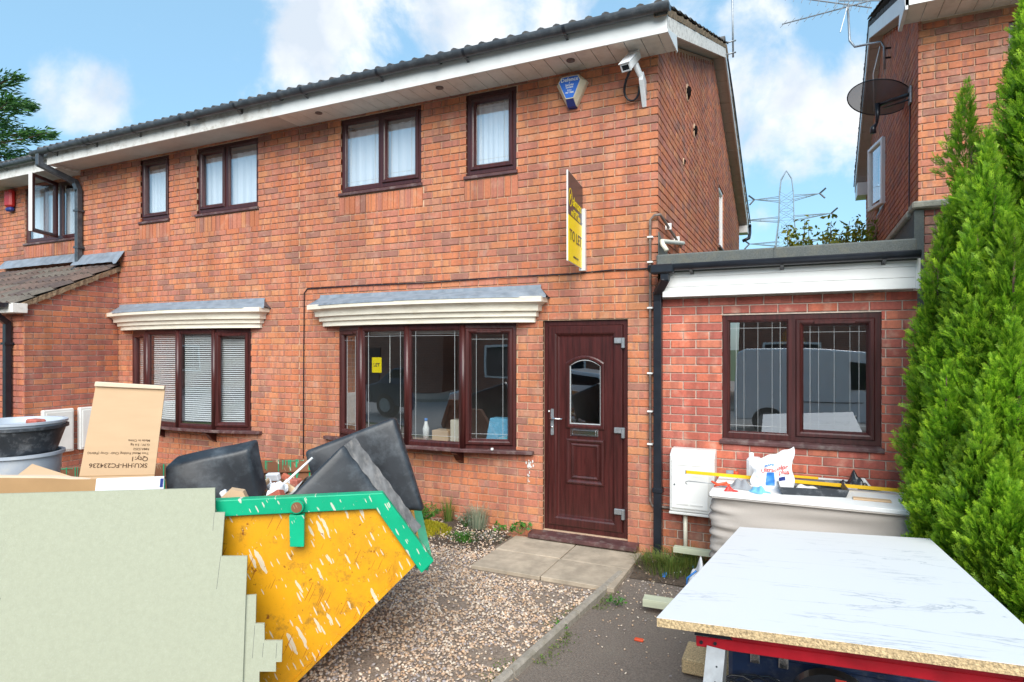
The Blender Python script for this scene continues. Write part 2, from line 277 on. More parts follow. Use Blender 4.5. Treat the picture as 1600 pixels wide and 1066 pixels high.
def skip_paint():
    m, t, b = principled('skip_yellow'); l = t.links.new; nd = lambda ty, **k: N(ty, t, **k)
    tc = nd('ShaderNodeTexCoord'); P = tc.outputs['Object']
    def noise(sc, det, stretch=(1, 1, 1), rot=(0, 0, 0), rough=.6):
        mp = nd('ShaderNodeMapping'); l(P, mp.inputs[0]); mp.inputs['Scale'].default_value = stretch; mp.inputs['Rotation'].default_value = rot
        n = nd('ShaderNodeTexNoise'); n.inputs['Scale'].default_value = sc; n.inputs['Detail'].default_value = det; n.inputs['Roughness'].default_value = rough; l(mp.outputs[0], n.inputs['Vector']); return n.outputs[0]
    def ramp(x, a, bb, amt):
        r = nd('ShaderNodeMapRange'); l(x, r.inputs[0]); r.inputs[1].default_value = a; r.inputs[2].default_value = bb; r.inputs[4].default_value = amt; return r.outputs[0]
    def mixc(f, c, col):
        x = nd('ShaderNodeMixRGB'); l(f, x.inputs[0]); l(c, x.inputs[1]); x.inputs[2].default_value = (*col, 1); return x.outputs[0]
    base = nd('ShaderNodeMixRGB'); l(noise(2.2, 4), base.inputs[0]); base.inputs[1].default_value = (.80, .39, .004, 1); base.inputs[2].default_value = (.70, .29, .006, 1)
    c = base.outputs[0]
    c = mixc(ramp(noise(3.5, 8, rough=.75), .48, .70, .75), c, (.50, .24, .012))
    c = mixc(ramp(noise(9, 6, rough=.8), .54, .68, .8), c, (.26, .13, .02))
    c = mixc(ramp(noise(5, 7, (1, 1, .3), rough=.8), .56, .66, .55), c, (.36, .13, .01))
    c = splash(t, P, c, (.68, .60, .47), mixc, 4.2, 24, .14)
    c = splash(t, P, c, (.68, .60, .47), mixc, 9, 60, .13)
    c = mixc(ramp(noise(30, 4), .66, .70, .9), c, (.22, .06, .01))
    c = splash(t, P, c, (.36, .10, .01), mixc, 3.5, 95, .10, 1)
    l(c, b.inputs['Base Color']); b.inputs['Roughness'].default_value = .45
    bp = nd('ShaderNodeBump'); bp.inputs['Strength'].default_value = .25; bp.inputs['Distance'].default_value = .01; l(noise(3, 5), bp.inputs['Height']); l(bp.outputs[0], b.inputs['Normal'])
    return m
M['skip_yellow'] = skip_paint()
def streaky(name, col, scol, amt=.85, rough=.4):
    m, t, b = principled(name); l = t.links.new; nd = lambda ty, **k: N(ty, t, **k)
    tc = nd('ShaderNodeTexCoord')
    def mixc(f, c, cl):
        x = nd('ShaderNodeMixRGB'); l(f, x.inputs[0]); l(c, x.inputs[1]); x.inputs[2].default_value = (*cl, 1); return x.outputs[0]
    n2 = nd('ShaderNodeTexNoise'); n2.inputs['Scale'].default_value = 4; n2.inputs['Detail'].default_value = 5; l(tc.outputs['Object'], n2.inputs['Vector'])
    r2 = nd('ShaderNodeMapRange'); l(n2.outputs[0], r2.inputs[0]); r2.inputs[1].default_value = .3; r2.inputs[2].default_value = .7; r2.inputs[3].default_value = .82; r2.inputs[4].default_value = 1.15
    v = nd('ShaderNodeVectorMath', operation='SCALE'); v.inputs[0].default_value = col; l(r2.outputs[0], v.inputs['Scale'])
    c = splash(t, tc.outputs['Object'], v.outputs[0], scol, mixc, 7, 32, .16)
    c = splash(t, tc.outputs['Object'], c, scol, mixc, 13, 75, .15)
    l(c, b.inputs['Base Color']); b.inputs['Roughness'].default_value = rough
    return m
M['skip_green'] = streaky('skip_green', (.0, .40, .20), (.62, .60, .50))
M['skip_rust'] = streaky('skip_rust', (.24, .10, .05), (.36, .22, .13), .6, .9)

def marble():
    m, t, b = principled('marble_laminate'); l = t.links.new; nd = lambda ty, **k: N(ty, t, **k)
    g = nd('ShaderNodeNewGeometry')
    mp = nd('ShaderNodeMapping'); l(g.outputs['Position'], mp.inputs[0]); mp.inputs['Scale'].default_value = (.55, 2.2, 1); mp.inputs['Rotation'].default_value = (0, 0, math.radians(12))
    n = nd('ShaderNodeTexNoise'); n.inputs['Scale'].default_value = 1.7; n.inputs['Detail'].default_value = 8; n.inputs['Roughness'].default_value = .6; n.inputs['Distortion'].default_value = .6; l(mp.outputs[0], n.inputs['Vector'])
    s = nd('ShaderNodeMath', operation='SUBTRACT'); l(n.outputs[0], s.inputs[0]); s.inputs[1].default_value = .5
    a = nd('ShaderNodeMath', operation='ABSOLUTE'); l(s.outputs[0], a.inputs[0])
    r = nd('ShaderNodeMapRange'); l(a.outputs[0], r.inputs[0]); r.inputs[1].default_value = .0; r.inputs[2].default_value = .011; r.inputs[3].default_value = 1; r.inputs[4].default_value = 0
    n2 = nd('ShaderNodeTexNoise'); n2.inputs['Scale'].default_value = 3.2; l(g.outputs['Position'], n2.inputs['Vector'])
    r2 = nd('ShaderNodeMapRange'); l(n2.outputs[0], r2.inputs[0]); r2.inputs[1].default_value = .44; r2.inputs[2].default_value = .62; r2.inputs[4].default_value = .9
    mm = nd('ShaderNodeMath', operation='MULTIPLY'); l(r.outputs[0], mm.inputs[0]); l(r2.outputs[0], mm.inputs[1])
    x = nd('ShaderNodeMixRGB'); l(mm.outputs[0], x.inputs[0]); x.inputs[1].default_value = (.79, .785, .785, 1); x.inputs[2].default_value = (.46, .48, .52, 1)
    l(x.outputs[0], b.inputs['Base Color']); b.inputs['Roughness'].default_value = .55; b.inputs['Specular IOR Level'].default_value = .3
    return m
M['marble'] = marble()
M['chipboard'] = mat('chipboard_edge', (.55, .40, .22), .95, .45, 120, bump=.8, bscale=160)

# ------------------------------------------------------------------ mesh helpers
class MB:
    def __init__(s): s.v = []; s.f = []; s.smooth = False
    def add(s, vs, fs):
        o = len(s.v); s.v += [tuple(p) for p in vs]; s.f += [tuple(i + o for i in f) for f in fs]; return s
    def box(s, x0, x1, y0, y1, z0, z1, T=None, bev=0):
        if bev:
            b = bev
            vs = []
            # chamfered box: 24 verts
            import itertools
            X = (x0, x1); Y = (y0, y1); Z = (z0, z1)
            idx = {}
            for i, j, k in itertools.product((0, 1), repeat=3):
                sx = b if i == 0 else -b; sy = b if j == 0 else -b; sz = b if k == 0 else -b
                idx[i, j, k] = len(vs)
                vs += [(X[i], Y[j] + sy, Z[k] + sz), (X[i] + sx, Y[j], Z[k] + sz), (X[i] + sx, Y[j] + sy, Z[k])]
            I = lambda i, j, k, a: idx[i, j, k] + a
            fs = []
            for i in (0, 1): q = [I(i, 0, 0, 0), I(i, 1, 0, 0), I(i, 1, 1, 0), I(i, 0, 1, 0)]; fs.append(q if i else q[::-1])
            for j in (0, 1): q = [I(0, j, 0, 1), I(1, j, 0, 1), I(1, j, 1, 1), I(0, j, 1, 1)]; fs.append(q[::-1] if j else q)
            for k in (0, 1): q = [I(0, 0, k, 2), I(1, 0, k, 2), I(1, 1, k, 2), I(0, 1, k, 2)]; fs.append(q if k else q[::-1])
            for j in (0, 1):
                for k in (0, 1): fs.append([I(0, j, k, 1), I(1, j, k, 1), I(1, j, k, 2), I(0, j, k, 2)])
            for i in (0, 1):
                for k in (0, 1): fs.append([I(i, 0, k, 0), I(i, 1, k, 0), I(i, 1, k, 2), I(i, 0, k, 2)])
            for i in (0, 1):
                for j in (0, 1): fs.append([I(i, j, 0, 0), I(i, j, 1, 0), I(i, j, 1, 1), I(i, j, 0, 1)])
            for i, j, k in itertools.product((0, 1), repeat=3): fs.append([I(i, j, k, 0), I(i, j, k, 1), I(i, j, k, 2)])
        else:
            vs = [(x, y, z) for x in (x0, x1) for y in (y0, y1) for z in (z0, z1)]
            fs = [(0, 1, 3, 2), (4, 6, 7, 5), (0, 4, 5, 1), (2, 3, 7, 6), (0, 2, 6, 4), (1, 5, 7, 3)]
        if T: vs = [T(*p) for p in vs]
        return s.add(vs, fs)
    def prism(s, poly, w0, w1, T=None):
        """poly in (u,v), extruded along w"""
        n = len(poly); vs = [(u, w0, v) for u, v in poly] + [(u, w1, v) for u, v in poly]
        if T: vs = [T(*p) for p in vs]
        fs = [tuple(range(n)), tuple(range(2 * n - 1, n - 1, -1))] + [(i, i + n, (i + 1) % n + n, (i + 1) % n) for i in range(n)]
        return s.add(vs, fs)
    def tube(s, pts, r, n=10, cap=True, T=None):
        pts = [Vector(p) for p in pts]; vs = []; up = Vector((0, 0, 1))
        rr = r if isinstance(r, (list, tuple)) else [r] * len(pts)
        prev = None
        for i, p in enumerate(pts):
            d = (pts[min(i + 1, len(pts) - 1)] - pts[max(i - 1, 0)]).normalized()
            if prev is None:
                a = d.cross(up)
                if a.length < .05: a = d.cross(Vector((1, 0, 0)))
            else:
                a = prev - d * prev.dot(d)
            a.normalize(); prev = a; b = d.cross(a)
            for k in range(n):
                t = 2 * math.pi * k / n; vs.append(p + (a * math.cos(t) + b * math.sin(t)) * rr[i])
        fs = []
        for i in range(len(pts) - 1):
            for k in range(n): fs.append((i * n + k, i * n + (k + 1) % n, (i + 1) * n + (k + 1) % n, (i + 1) * n + k))
        if cap: fs += [tuple(range(n))[::-1], tuple(range((len(pts) - 1) * n, len(pts) * n))]
        if T: vs = [T(*p) for p in vs]
        return s.add(vs, fs)
    def lathe(s, prof, c=(0, 0, 0), n=32):
        vs = []
        for r, z in prof:
            for k in range(n):
                t = 2 * math.pi * k / n; vs.append((c[0] + r * math.cos(t), c[1] + r * math.sin(t), c[2] + z))
        fs = [(i * n + k, i * n + (k + 1) % n, (i + 1) * n + (k + 1) % n, (i + 1) * n + k) for i in range(len(prof) - 1) for k in range(n)]
        return s.add(vs, fs)
    def ring(s, u0, u1, v0, v1, prof, T):
        """mitred rectangular frame. prof: list of (inset, w)"""
        vs = []
        for a, wd in prof: vs += [(u0 + a, wd, v0 + a), (u1 - a, wd, v0 + a), (u1 - a, wd, v1 - a), (u0 + a, wd, v1 - a)]
        vs = [T(*p) for p in vs]
        fs = [(i * 4 + k, i * 4 + (k + 1) % 4, (i + 1) * 4 + (k + 1) % 4, (i + 1) * 4 + k) for i in range(len(prof) - 1) for k in range(4)]
        return s.add(vs, fs)
    def grid(s, fn, nu, nv):
        vs = [fn(i / nu, j / nv) for j in range(nv + 1) for i in range(nu + 1)]
        fs = [(j * (nu + 1) + i, j * (nu + 1) + i + 1, (j + 1) * (nu + 1) + i + 1, (j + 1) * (nu + 1) + i) for j in range(nv) for i in range(nu)]
        return s.add(vs, fs)
def wloc(o):
    v = Vector((0, 0, 0))
    while o is not None: v += Vector(o.location); o = o.parent
    return v
def build(name, mb, m, parent=None, smooth=False, loc=None, kind=None, bevel=0, subsurf=0, auto=False):
    me = bpy.data.meshes.new(name)
    off = wloc(parent) if parent else Vector((0, 0, 0))
    if loc is not None: off = Vector(loc)
    me.from_pydata([(p[0] - off.x, p[1] - off.y, p[2] - off.z) for p in mb.v], [], mb.f)
    bm = bmesh.new(); bm.from_mesh(me); bmesh.ops.recalc_face_normals(bm, faces=bm.faces[:]); bm.to_mesh(me); bm.free()
    me.materials.append(m if not isinstance(m, str) else M[m])
    if smooth or mb.smooth:
        for p in me.polygons: p.use_smooth = True
    o = bpy.data.objects.new(name, me); COL.objects.link(o)
    if parent: o.parent = parent
    o.location = (0, 0, 0) if parent else off
    if parent and loc is not None: o.location = Vector(loc) - wloc(parent)
    if kind: o['kind'] = kind
    if bevel:
        b = o.modifiers.new('bevel', 'BEVEL'); b.width = bevel; b.segments = 3; b.limit_method = 'ANGLE'
    if subsurf:
        b = o.modifiers.new('sub', 'SUBSURF'); b.levels = subsurf; b.render_levels = subsurf
    if auto: me.set_sharp_from_angle(angle=math.radians(35)); [setattr(p, 'use_smooth', True) for p in me.polygons]
    return o
def tag(o, label, cat, group=None):
    o['label'] = label; o['category'] = cat
    if group: o['group'] = group
    return o
def thing(name, loc, label, cat, group=None):
    o = bpy.data.objects.new(name, None); COL.objects.link(o); o.location = loc; o.empty_display_size = .1
    return tag(o, label, cat, group)
def struct(name, mb, m, **k): return build(name, mb, m, kind='structure', **k)
def frame(o, u, n):
    """wall frame: T(u, w, z): u along the wall, w outward from it (towards the viewer), z up"""
    return lambda a, wd, z: (o[0] + u[0] * a + n[0] * wd, o[1] + u[1] * a + n[1] * wd, z)
def text(s, size, T, m, parent, name='lettering', bold=0, sx=1, align='CENTER', w=.002):
    cu = bpy.data.curves.new('t', 'FONT'); cu.body = s; cu.size = size; cu.offset = bold * size; cu.align_x = align; cu.align_y = 'CENTER'; cu.resolution_u = 3; cu.space_line = .9
    cu.extrude = .0006
    o = bpy.data.objects.new('t', cu); COL.objects.link(o)
    me = bpy.data.meshes.new_from_object(o.evaluated_get(bpy.context.evaluated_depsgraph_get()))
    bpy.data.objects.remove(o)
    off = wloc(parent)
    for v in me.vertices:
        p = Vector(T(v.co.x * sx, w + v.co.z, v.co.y)); v.co = p - off
    me.materials.clear(); me.materials.append(M[m]); me.name = name
    ob = bpy.data.objects.new(name, me); COL.objects.link(ob); ob.parent = parent
    return ob
def proj(p):
    x = p[0] - CAM[0]; y = p[1] - CAM[1]; cz = -SN * x + CS * y; cx = CS * x + SN * y
    if cz < .1: return None
    return 800 + 961 * cx / cz, 546 - 961 * (p[2] - CAM[2]) / cz, cz

# ------------------------------------------------------------------ brickwork
unit_brick = None
def brick_mesh(m):
    me = bpy.data.meshes.new('brick'); b = .035
    # unit length 1, height 1; front at w=0 facing -Y; depth .04
    bx, bz, by = .018, .05, .004
    v = [(-.5, by, -.5), (.5, by, -.5), (.5, by, .5), (-.5, by, .5), (-.5 + bx, 0, -.5 + bz), (.5 - bx, 0, -.5 + bz), (.5 - bx, 0, .5 - bz), (-.5 + bx, 0, .5 - bz),
         (-.5, .03, -.5), (.5, .03, -.5), (.5, .03, .5), (-.5, .03, .5)]
    f = [(4, 5, 6, 7)] + [(i, (i + 1) % 4, (i + 1) % 4 + 4, i + 4) for i in range(4)] + [(i + 8, (i + 1) % 4 + 8, (i + 1) % 4, i) for i in range(4)]
    me.from_pydata(v, [], f); me.materials.append(m); return me
class Bricks:
    def __init__(s, parent, m, proud=.0): s.p = parent; s.m = M[m]; s.e = []; s.me = brick_mesh(M[m]); s.proud = proud
    def lay(s, T, u0, u1, z0, z1, holes=(), clip=None, off=0, L_=.225, H_=.075, zbase=0):
        """T wall frame. holes: (u0,u1,z0,z1). clip(z)->(ua,ub)"""
        k0 = math.floor((z0 - zbase) / H_ + 1e-6); k1 = math.ceil((z1 - zbase) / H_ - 1e-6)
        for k in range(k0, k1):
            za = zbase + k * H_ + .005; zb = zbase + (k + 1) * H_ - .005; za = max(za, z0); zb = min(zb, z1)
            if zb - za < .02: continue
            zc = (za + zb) / 2; a0, a1 = u0, u1
            if clip:
                c = clip(zb)
                if c is None: continue
                a0, a1 = max(a0, c[0]), min(a1, c[1])
            sh = off + (L_ / 2 if k % 2 else 0)
            i0 = math.floor((a0 - sh) / L_) - 1; i1 = math.ceil((a1 - sh) / L_) + 1
            hs = [h for h in holes if h[2] < zc < h[3]]
            for i in range(i0, i1):
                seg = [(max(a0, sh + i * L_ + .005), min(a1, sh + (i + 1) * L_ - .005))]
                for h in hs:
                    ns = []
                    for (p, q) in seg:
                        if q <= h[0] or p >= h[1]: ns.append((p, q))
                        else:
                            if p < h[0]: ns.append((p, h[0]))
                            if q > h[1]: ns.append((h[1], q))
                    seg = ns
                for (p, q) in seg:
                    if q - p > .018: s.e.append((T, (p + q) / 2, zc, q - p, zb - za))
    def soldiers(s, T, u0, u1, z0, z1):
        n = round((u1 - u0) / .075); st = (u1 - u0) / n
        for i in range(n): s.e.append((T, u0 + (i + .5) * st, (z0 + z1) / 2, st - .009, z1 - z0 - .008))
    def finish(s, limit=295, min_px=10):
        sc = []
        for i, (T, u, z, l, h) in enumerate(s.e):
            a = proj(T(u - l / 2, 0, z)); b = proj(T(u + l / 2, 0, z)); v = 0
            if a and b:
                mx_, my_ = (a[0] + b[0]) / 2, (a[1] + b[1]) / 2
                if -10 < mx_ < 1610 and -10 < my_ < 1076:
                    v = max(abs(a[0] - b[0]), 961 * h / a[2]) * min(abs(a[0] - b[0]), 961 * h / a[2])
            sc.append((v, i))
        sc.sort(reverse=True); single = set(i for v, i in sc[:limit] if v > 0)
        off = wloc(s.p); mb = MB(); n_ = 0
        base = [v.co.copy() for v in s.me.vertices]; polys = [tuple(p.vertices) for p in s.me.polygons]
        for i, (T, u, z, l, h) in enumerate(s.e):
            w_ = s.proud + random.uniform(-.0015, .0015)
            O = Vector(T(u, w_, z)); U = Vector(T(1, 0, 0)) - Vector(T(0, 0, 0)); W = Vector(T(0, 1, 0)) - Vector(T(0, 0, 0))
            if i in single:
                o = bpy.data.objects.new('brick', s.me); COL.objects.link(o); o.parent = s.p
                R = Matrix((U, -W, Vector((0, 0, 1)))).transposed()
                if R.determinant() < 0: R = Matrix((-U, -W, Vector((0, 0, 1)))).transposed()
                R4 = R.to_4x4() @ Matrix.Rotation(random.uniform(-.006, .006), 4, 'Y')
                o.matrix_local = Matrix.Translation(O - off) @ R4 @ Matrix.Diagonal((l, 1, h, 1))
            else:
                mb.add([O + U * (c.x * l) - W * c.y + Vector((0, 0, c.z * h)) for c in base], polys); n_ += 1
        if n_:
            o = build('brickwork', mb, s.m, s.p); o['kind'] = 'stuff'
def wall_core(name, T, u0, u1, z0, z1, holes, m, parent, back=-.012, thick=.28, reveal=.1, zfn=None):
    """mortar face with real openings and reveals"""
    us = sorted(set([u0, u1] + [h[0] for h in holes] + [h[1] for h in holes])); zs = sorted(set([z0, z1] + [h[2] for h in holes] + [h[3] for h in holes]))
    us = [a for a in us if u0 <= a <= u1]; zs = [a for a in zs if z0 <= a <= z1]; mb = MB()
    for a, b in zip(us, us[1:]):
        for c, d in zip(zs, zs[1:]):
            if any(h[0] <= (a + b) / 2 <= h[1] and h[2] <= (c + d) / 2 <= h[3] for h in holes): continue
            mb.add([T(a, back, c), T(b, back, c), T(b, back, d), T(a, back, d)], [(0, 1, 2, 3)])
    for h in holes:
        for (p, q) in (((h[0], h[2]), (h[1], h[2])), ((h[1], h[2]), (h[1], h[3])), ((h[1], h[3]), (h[0], h[3])), ((h[0], h[3]), (h[0], h[2]))):
            mb.add([T(p[0], back, p[1]), T(q[0], back, q[1]), T(q[0], back - thick, q[1]), T(p[0], back - thick, p[1])], [(0, 1, 2, 3)])
    # inner skin so that light does not leak through
    for a, b in zip(us, us[1:]):
        for c, d in zip(zs, zs[1:]):
            if any(h[0] <= (a + b) / 2 <= h[1] and h[2] <= (c + d) / 2 <= h[3] for h in holes): continue
            mb.add([T(a, back - thick, c), T(b, back - thick, c), T(b, back - thick, d), T(a, back - thick, d)], [(0, 1, 2, 3)])
    return build(name, mb, m, parent)
def room(T, u0, u1, z0, z1, parent, depth=2.2, w0=-.3):
    mb = MB(); a, b = u0 - .25, u1 + .25; c, d = z0 - .5, z1 + .12
    P = [T(a, w0, c), T(b, w0, c), T(b, w0, d), T(a, w0, d), T(a, w0 - depth, c), T(b, w0 - depth, c), T(b, w0 - depth, d), T(a, w0 - depth, d)]
    mb.add(P, [(4, 5, 6, 7), (0, 1, 5, 4), (1, 2, 6, 5), (2, 3, 7, 6), (3, 0, 4, 7)])
    return build('interior', mb, 'room', parent)

# ------------------------------------------------------------------ windows
FR = [(0, -.07), (0, 0), (.004, .004), (.044, .004), (.05, -.004), (.05, -.07)]
SASH = [(0, -.03), (0, .012), (.008, .022), (.030, .022), (.042, .014), (.056, -.006), (.06, -.012), (.06, -.03)]
BEAD = [(0, -.02), (.0, .0), (.012, -.006), (.02, -.016), (.02, -.03)]
def light(T, u0, u1, v0, v1, win, opening=True, leaded=False, vent=False, m='rosewood'):
    """one light of a window: sash or fixed bead, pane, leading"""
    if opening:
        mb = MB().ring(u0, u1, v0, v1, SASH, T); sash = build('sash', mb, m, win); i = .06
    else:
        mb = MB().ring(u0, u1, v0, v1, BEAD, T); sash = build('glazing_bead', mb, m, win); i = .02
    g = MB().add([T(u0 + i - .004, -.022, v0 + i - .004), T(u1 - i + .004, -.022, v0 + i - .004), T(u1 - i + .004, -.022, v1 - i + .004), T(u0 + i - .004, -.022, v1 - i + .004)], [(0, 1, 2, 3)])
    build('pane', g, 'glass', win)
    if leaded:
        mb = MB(); t = .0012
        for q in (.05, ):
            for a in (u0 + i + q, u1 - i - q): mb.box(a - t, a + t, -.021, -.018, v0 + i, v1 - i, T)
            for a in (v0 + i + q, v1 - i - q): mb.box(u0 + i, u1 - i, -.0205, -.0175, a - t, a + t, T)
        if leaded == 2:
            n = max(2, round((u1 - u0 - 2 * i) / .105))
            for k in range(1, n): a = u0 + i + k * (u1 - u0 - 2 * i) / n; mb.box(a - .0009, a + .0009, -.021, -.018, v0 + i, v1 - i, T)
        build('leading', mb, 'leadline', win)
    if vent:
        c = (u0 + u1) / 2; h = (u1 - u0) * .26
        build('trickle_vent', MB().box(c - h, c + h, .02, .034, v1 - .045, v1 - .02, T, bev=.004), m, win)
def window(parent, T, u0, u1, z0, z1, splits, opens, leaded=False, curtain=None, sill=True, vents=(), room_=True, m='rosewood'):
    """T frame has w=0 at the outer face of the frame"""
    win = bpy.data.objects.new('window', None); COL.objects.link(win); win.parent = parent; win.location = Vector(T(u0, 0, z0)) - wloc(parent)
    zs = z0 + (.05 if sill else 0)
    build('frame', MB().ring(u0, u1, zs, z1, FR, T), m, win)
    xs = [u0 + .045] + [u0 + s * (u1 - u0) for s in splits] + [u1 - .045]
    for s in xs[1:-1]: build('mullion', MB().box(s - .03, s + .03, -.06, .003, zs + .045, z1 - .045, T), m, win)
    for i, (a, b) in enumerate(zip(xs, xs[1:])):
        a2 = a + (.025 if i else 0); b2 = b - (.025 if i < len(xs) - 2 else 0)
        light(T, a2, b2, zs + .045, z1 - .045, win, opens[i], leaded, i in vents, m)
    if sill:
        mb = MB().prism([(-.07, 0), (.045, 0), (.05, .006), (.05, .026), (.04, .036), (.0, .05), (-.07, .052)], 0, 1, lambda a, b, c: T(u0 - .018 + b * (u1 - u0 + .036), a, z0 + c))
        build('sill', mb, 'sill_top', win)
    if curtain:
        kind, frac = curtain
        if kind == 'net':
            n = 60
            mb = MB().grid(lambda a, b: T(u0 + .03 + a * (u1 - u0 - .06), -.085 + .008 * math.sin(a * 55) + .004 * math.sin(a * 131), zs + .02 + b * (z1 - zs - .02) * frac), n, 1)
            build('curtain', mb, 'curtain', win, smooth=True)
        else:
            mb = MB(); z = zs + .05
            while z < z1 - .03:
                mb.add([T(u0 + .05, -.09, z), T(u1 - .05, -.09, z), T(u1 - .05, -.10, z + .016), T(u0 + .05, -.10, z + .016)], [(0, 1, 2, 3)]); z += .025
            o = build('blind_slats', mb, 'blind', win); o['kind'] = 'stuff'
    if room_: room(T, u0, u1, z0, z1, parent)
    return win

# ------------------------------------------------------------------ the ground
g = MB().add([(-400, -400, -.03), (400, -400, -.03), (400, 400, -.03), (-400, 400, -.03)], [(0, 1, 2, 3)]); struct('ground', g, 'grass')
drive = MB().grid(lambda a, b: (-1.75 + a * 7.75, -7 + b * 7.3, .002 + .006 * math.sin(a * 40 + b * 13) * math.sin(b * 31)), 60, 60)
drv = struct('driveway', drive, 'tarmac', smooth=True)
struct('road', MB().add([(-60, -15, -.012), (60, -15, -.012), (60, -7, -.012), (-60, -7, -.012)], [(0, 1, 2, 3)]), 'road')
struct('pavement', MB().box(-60, 60, -17.2, -15, -.02, .09), 'kerb')
struct('opposite_driveway', MB().add([(-60, -35, -.008), (60, -35, -.008), (60, -17.2, -.008), (-60, -17.2, -.008)], [(0, 1, 2, 3)]), 'paving')
gb = MB().grid(lambda a, b: (-9 + a * 7.62 - (1 - b) * .26 * 0, -6.6 + b * 6.65, .008), 40, 40)
def kerb_x(y): return -1.36 + (y + .67) * .093          # the edging strip runs slightly skew
gb = MB()
for i in range(24):
    ya = -6.6 + i * 6.62 / 24; yb = -6.6 + (i + 1) * 6.62 / 24
    gb.add([(-12.5, ya, .010), (kerb_x(ya), ya, .010), (kerb_x(yb), yb, .010), (-12.5, yb, .010)], [(0, 1, 2, 3)])
struct('gravel_bed', gb, 'gravel_bed')
# soil strip against the house wall, gently mounded
def soil_f(a, b):
    x = -6.5 + a * 3.85; y = -.62 + b * .62
    return (x, y, .013 + .075 * math.sin(min(1, b * 1.3) * 1.5) * (1 + .3 * math.sin(x * 9)) * min(1, (1 - a) * 12) + .008 * math.sin(x * 31 + y * 23))
struct('soil_bed', MB().grid(soil_f, 90, 16), 'soil', smooth=True)
sv = MB().grid(lambda a, b: (-1.28 + a * 1.9, -.62 + b * .62, .012 + .03 * math.sin(b * 1.5) + .01 * math.sin(a * 31) * math.sin(b * 9)), 40, 12)
struct('soil_verge', sv, 'soil', smooth=True)

# gravel stones (nobody could count them)
def stones(name, n, area, size, zf, m, seed, parent=None):
    r = np.random.default_rng(seed)
    bm = bmesh.new(); bmesh.ops.create_icosphere(bm, subdivisions=1, radius=1); tv = np.array([v.co[:] for v in bm.verts]); tf = np.array([[v.index for v in f.verts] for f in bm.faces]); bm.free()
    P = area(r, n); n = len(P); k = len(tv)
    S = size * r.uniform(.55, 1.35, (n, 1, 1)) * r.uniform(.65, 1.25, (n, 1, 3)) * np.array([1, 1, .62])
    ang = r.uniform(0, 2 * math.pi, n); c, s = np.cos(ang), np.sin(ang)
    V = tv[None] * S * r.uniform(.82, 1.15, (n, k, 1))
    X = V[..., 0] * c[:, None] - V[..., 1] * s[:, None]; Y = V[..., 0] * s[:, None] + V[..., 1] * c[:, None]
    tl = r.uniform(-.5, .5, (n, 1)); Z = V[..., 2] + X * tl
    V = np.stack([X + P[:, 0:1], Y + P[:, 1:2], Z + P[:, 2:3] + zf], -1).reshape(-1, 3)
    Fc = (tf[None] + (np.arange(n) * k)[:, None, None]).reshape(-1, 3)
    return np_mesh(name, V, Fc, m, parent)
def np_mesh(name, V, Fc, m, parent=None, attr=None, smooth=False, kind='stuff'):
    me = bpy.data.meshes.new(name); nf, kk = Fc.shape
    me.vertices.add(len(V)); me.vertices.foreach_set('co', V.astype(np.float32).ravel())
    me.loops.add(nf * kk); me.loops.foreach_set('vertex_index', Fc.astype(np.int32).ravel())
    me.polygons.add(nf); me.polygons.foreach_set('loop_start', np.arange(0, nf * kk, kk, dtype=np.int32)); me.polygons.foreach_set('loop_total', np.full(nf, kk, dtype=np.int32))
    if attr is not None:
        a = me.attributes.new('tip', 'FLOAT', 'POINT'); a.data.foreach_set('value', attr.astype(np.float32))
    me.update(calc_edges=True); me.validate(); me.materials.append(M[m])
    if smooth: me.polygons.foreach_set('use_smooth', np.ones(nf, dtype=bool))
    o = bpy.data.objects.new(name, me); COL.objects.link(o)
    if parent: o.parent = parent; o.location = -wloc(parent)
    if kind: o['kind'] = kind
    return o
def area_gravel(r, n):
    x = r.uniform(-4.4, -1.2, n); y = r.uniform(-3.6, -.05, n)
    k = x < (-1.36 + (y + .67) * .093) - .03
    k &= ~((x > -2.6) & (y > -1.04))
    d = np.clip((y + .62) / .25, 0, 1) + np.clip((x - (-1.36 + (y + .67) * .093) + .32) / .3, 0, 1) * .75 * (r.uniform(0, 1, n) > .2)
    k &= r.uniform(0, 1, n) > d * .93
    k &= r.uniform(0, 1, n) > .8 * (np.sin(x * 5.1 + 1) * np.sin(y * 6.3 + 2 + x) > .72)
    # keep the count down far from view
    x, y = x[k], y[k]
    return np.stack([x, y, r.uniform(.012, .024, len(x))], -1)
tag(stones('gravel', 34000, area_gravel, .0105, 0, 'gravel', 3), 'loose mixed brown and cream gravel covering the front garden', 'gravel')
def area_debris(r, n):
    x = r.uniform(-1.3, 2.2, n); y = -.08 - np.abs(r.normal(0, .5, n)) * 1.6
    k = (y > -4.2) & (x > (-1.36 + (y + .67) * .093) + .05)
    return np.stack([x[k], y[k], np.full(k.sum(), .01)], -1)
tag(stones('stone_litter', 2600, area_debris, .007, 0, 'gravel', 9), 'small loose stones and chips scattered over the dark driveway', 'stone chips')

# paving slabs
pv = MB().box(-2.575, -1.30, -1.0, -.04, .0, .012); path = struct('path', pv, 'gravel_bed')
xs_ = [-2.58, -1.93, -1.30]; ys_ = [-1.0, -.52, -.06]
for i in range(2):
    for j in range(2):
        mb = MB().box(xs_[i] + .005, xs_[i + 1] - .005, ys_[j] + .005, ys_[j + 1] - .005, .0125, .047 + .003 * ((i + j) % 2), bev=.004)
        build('paving_slab', mb, 'slab', path)
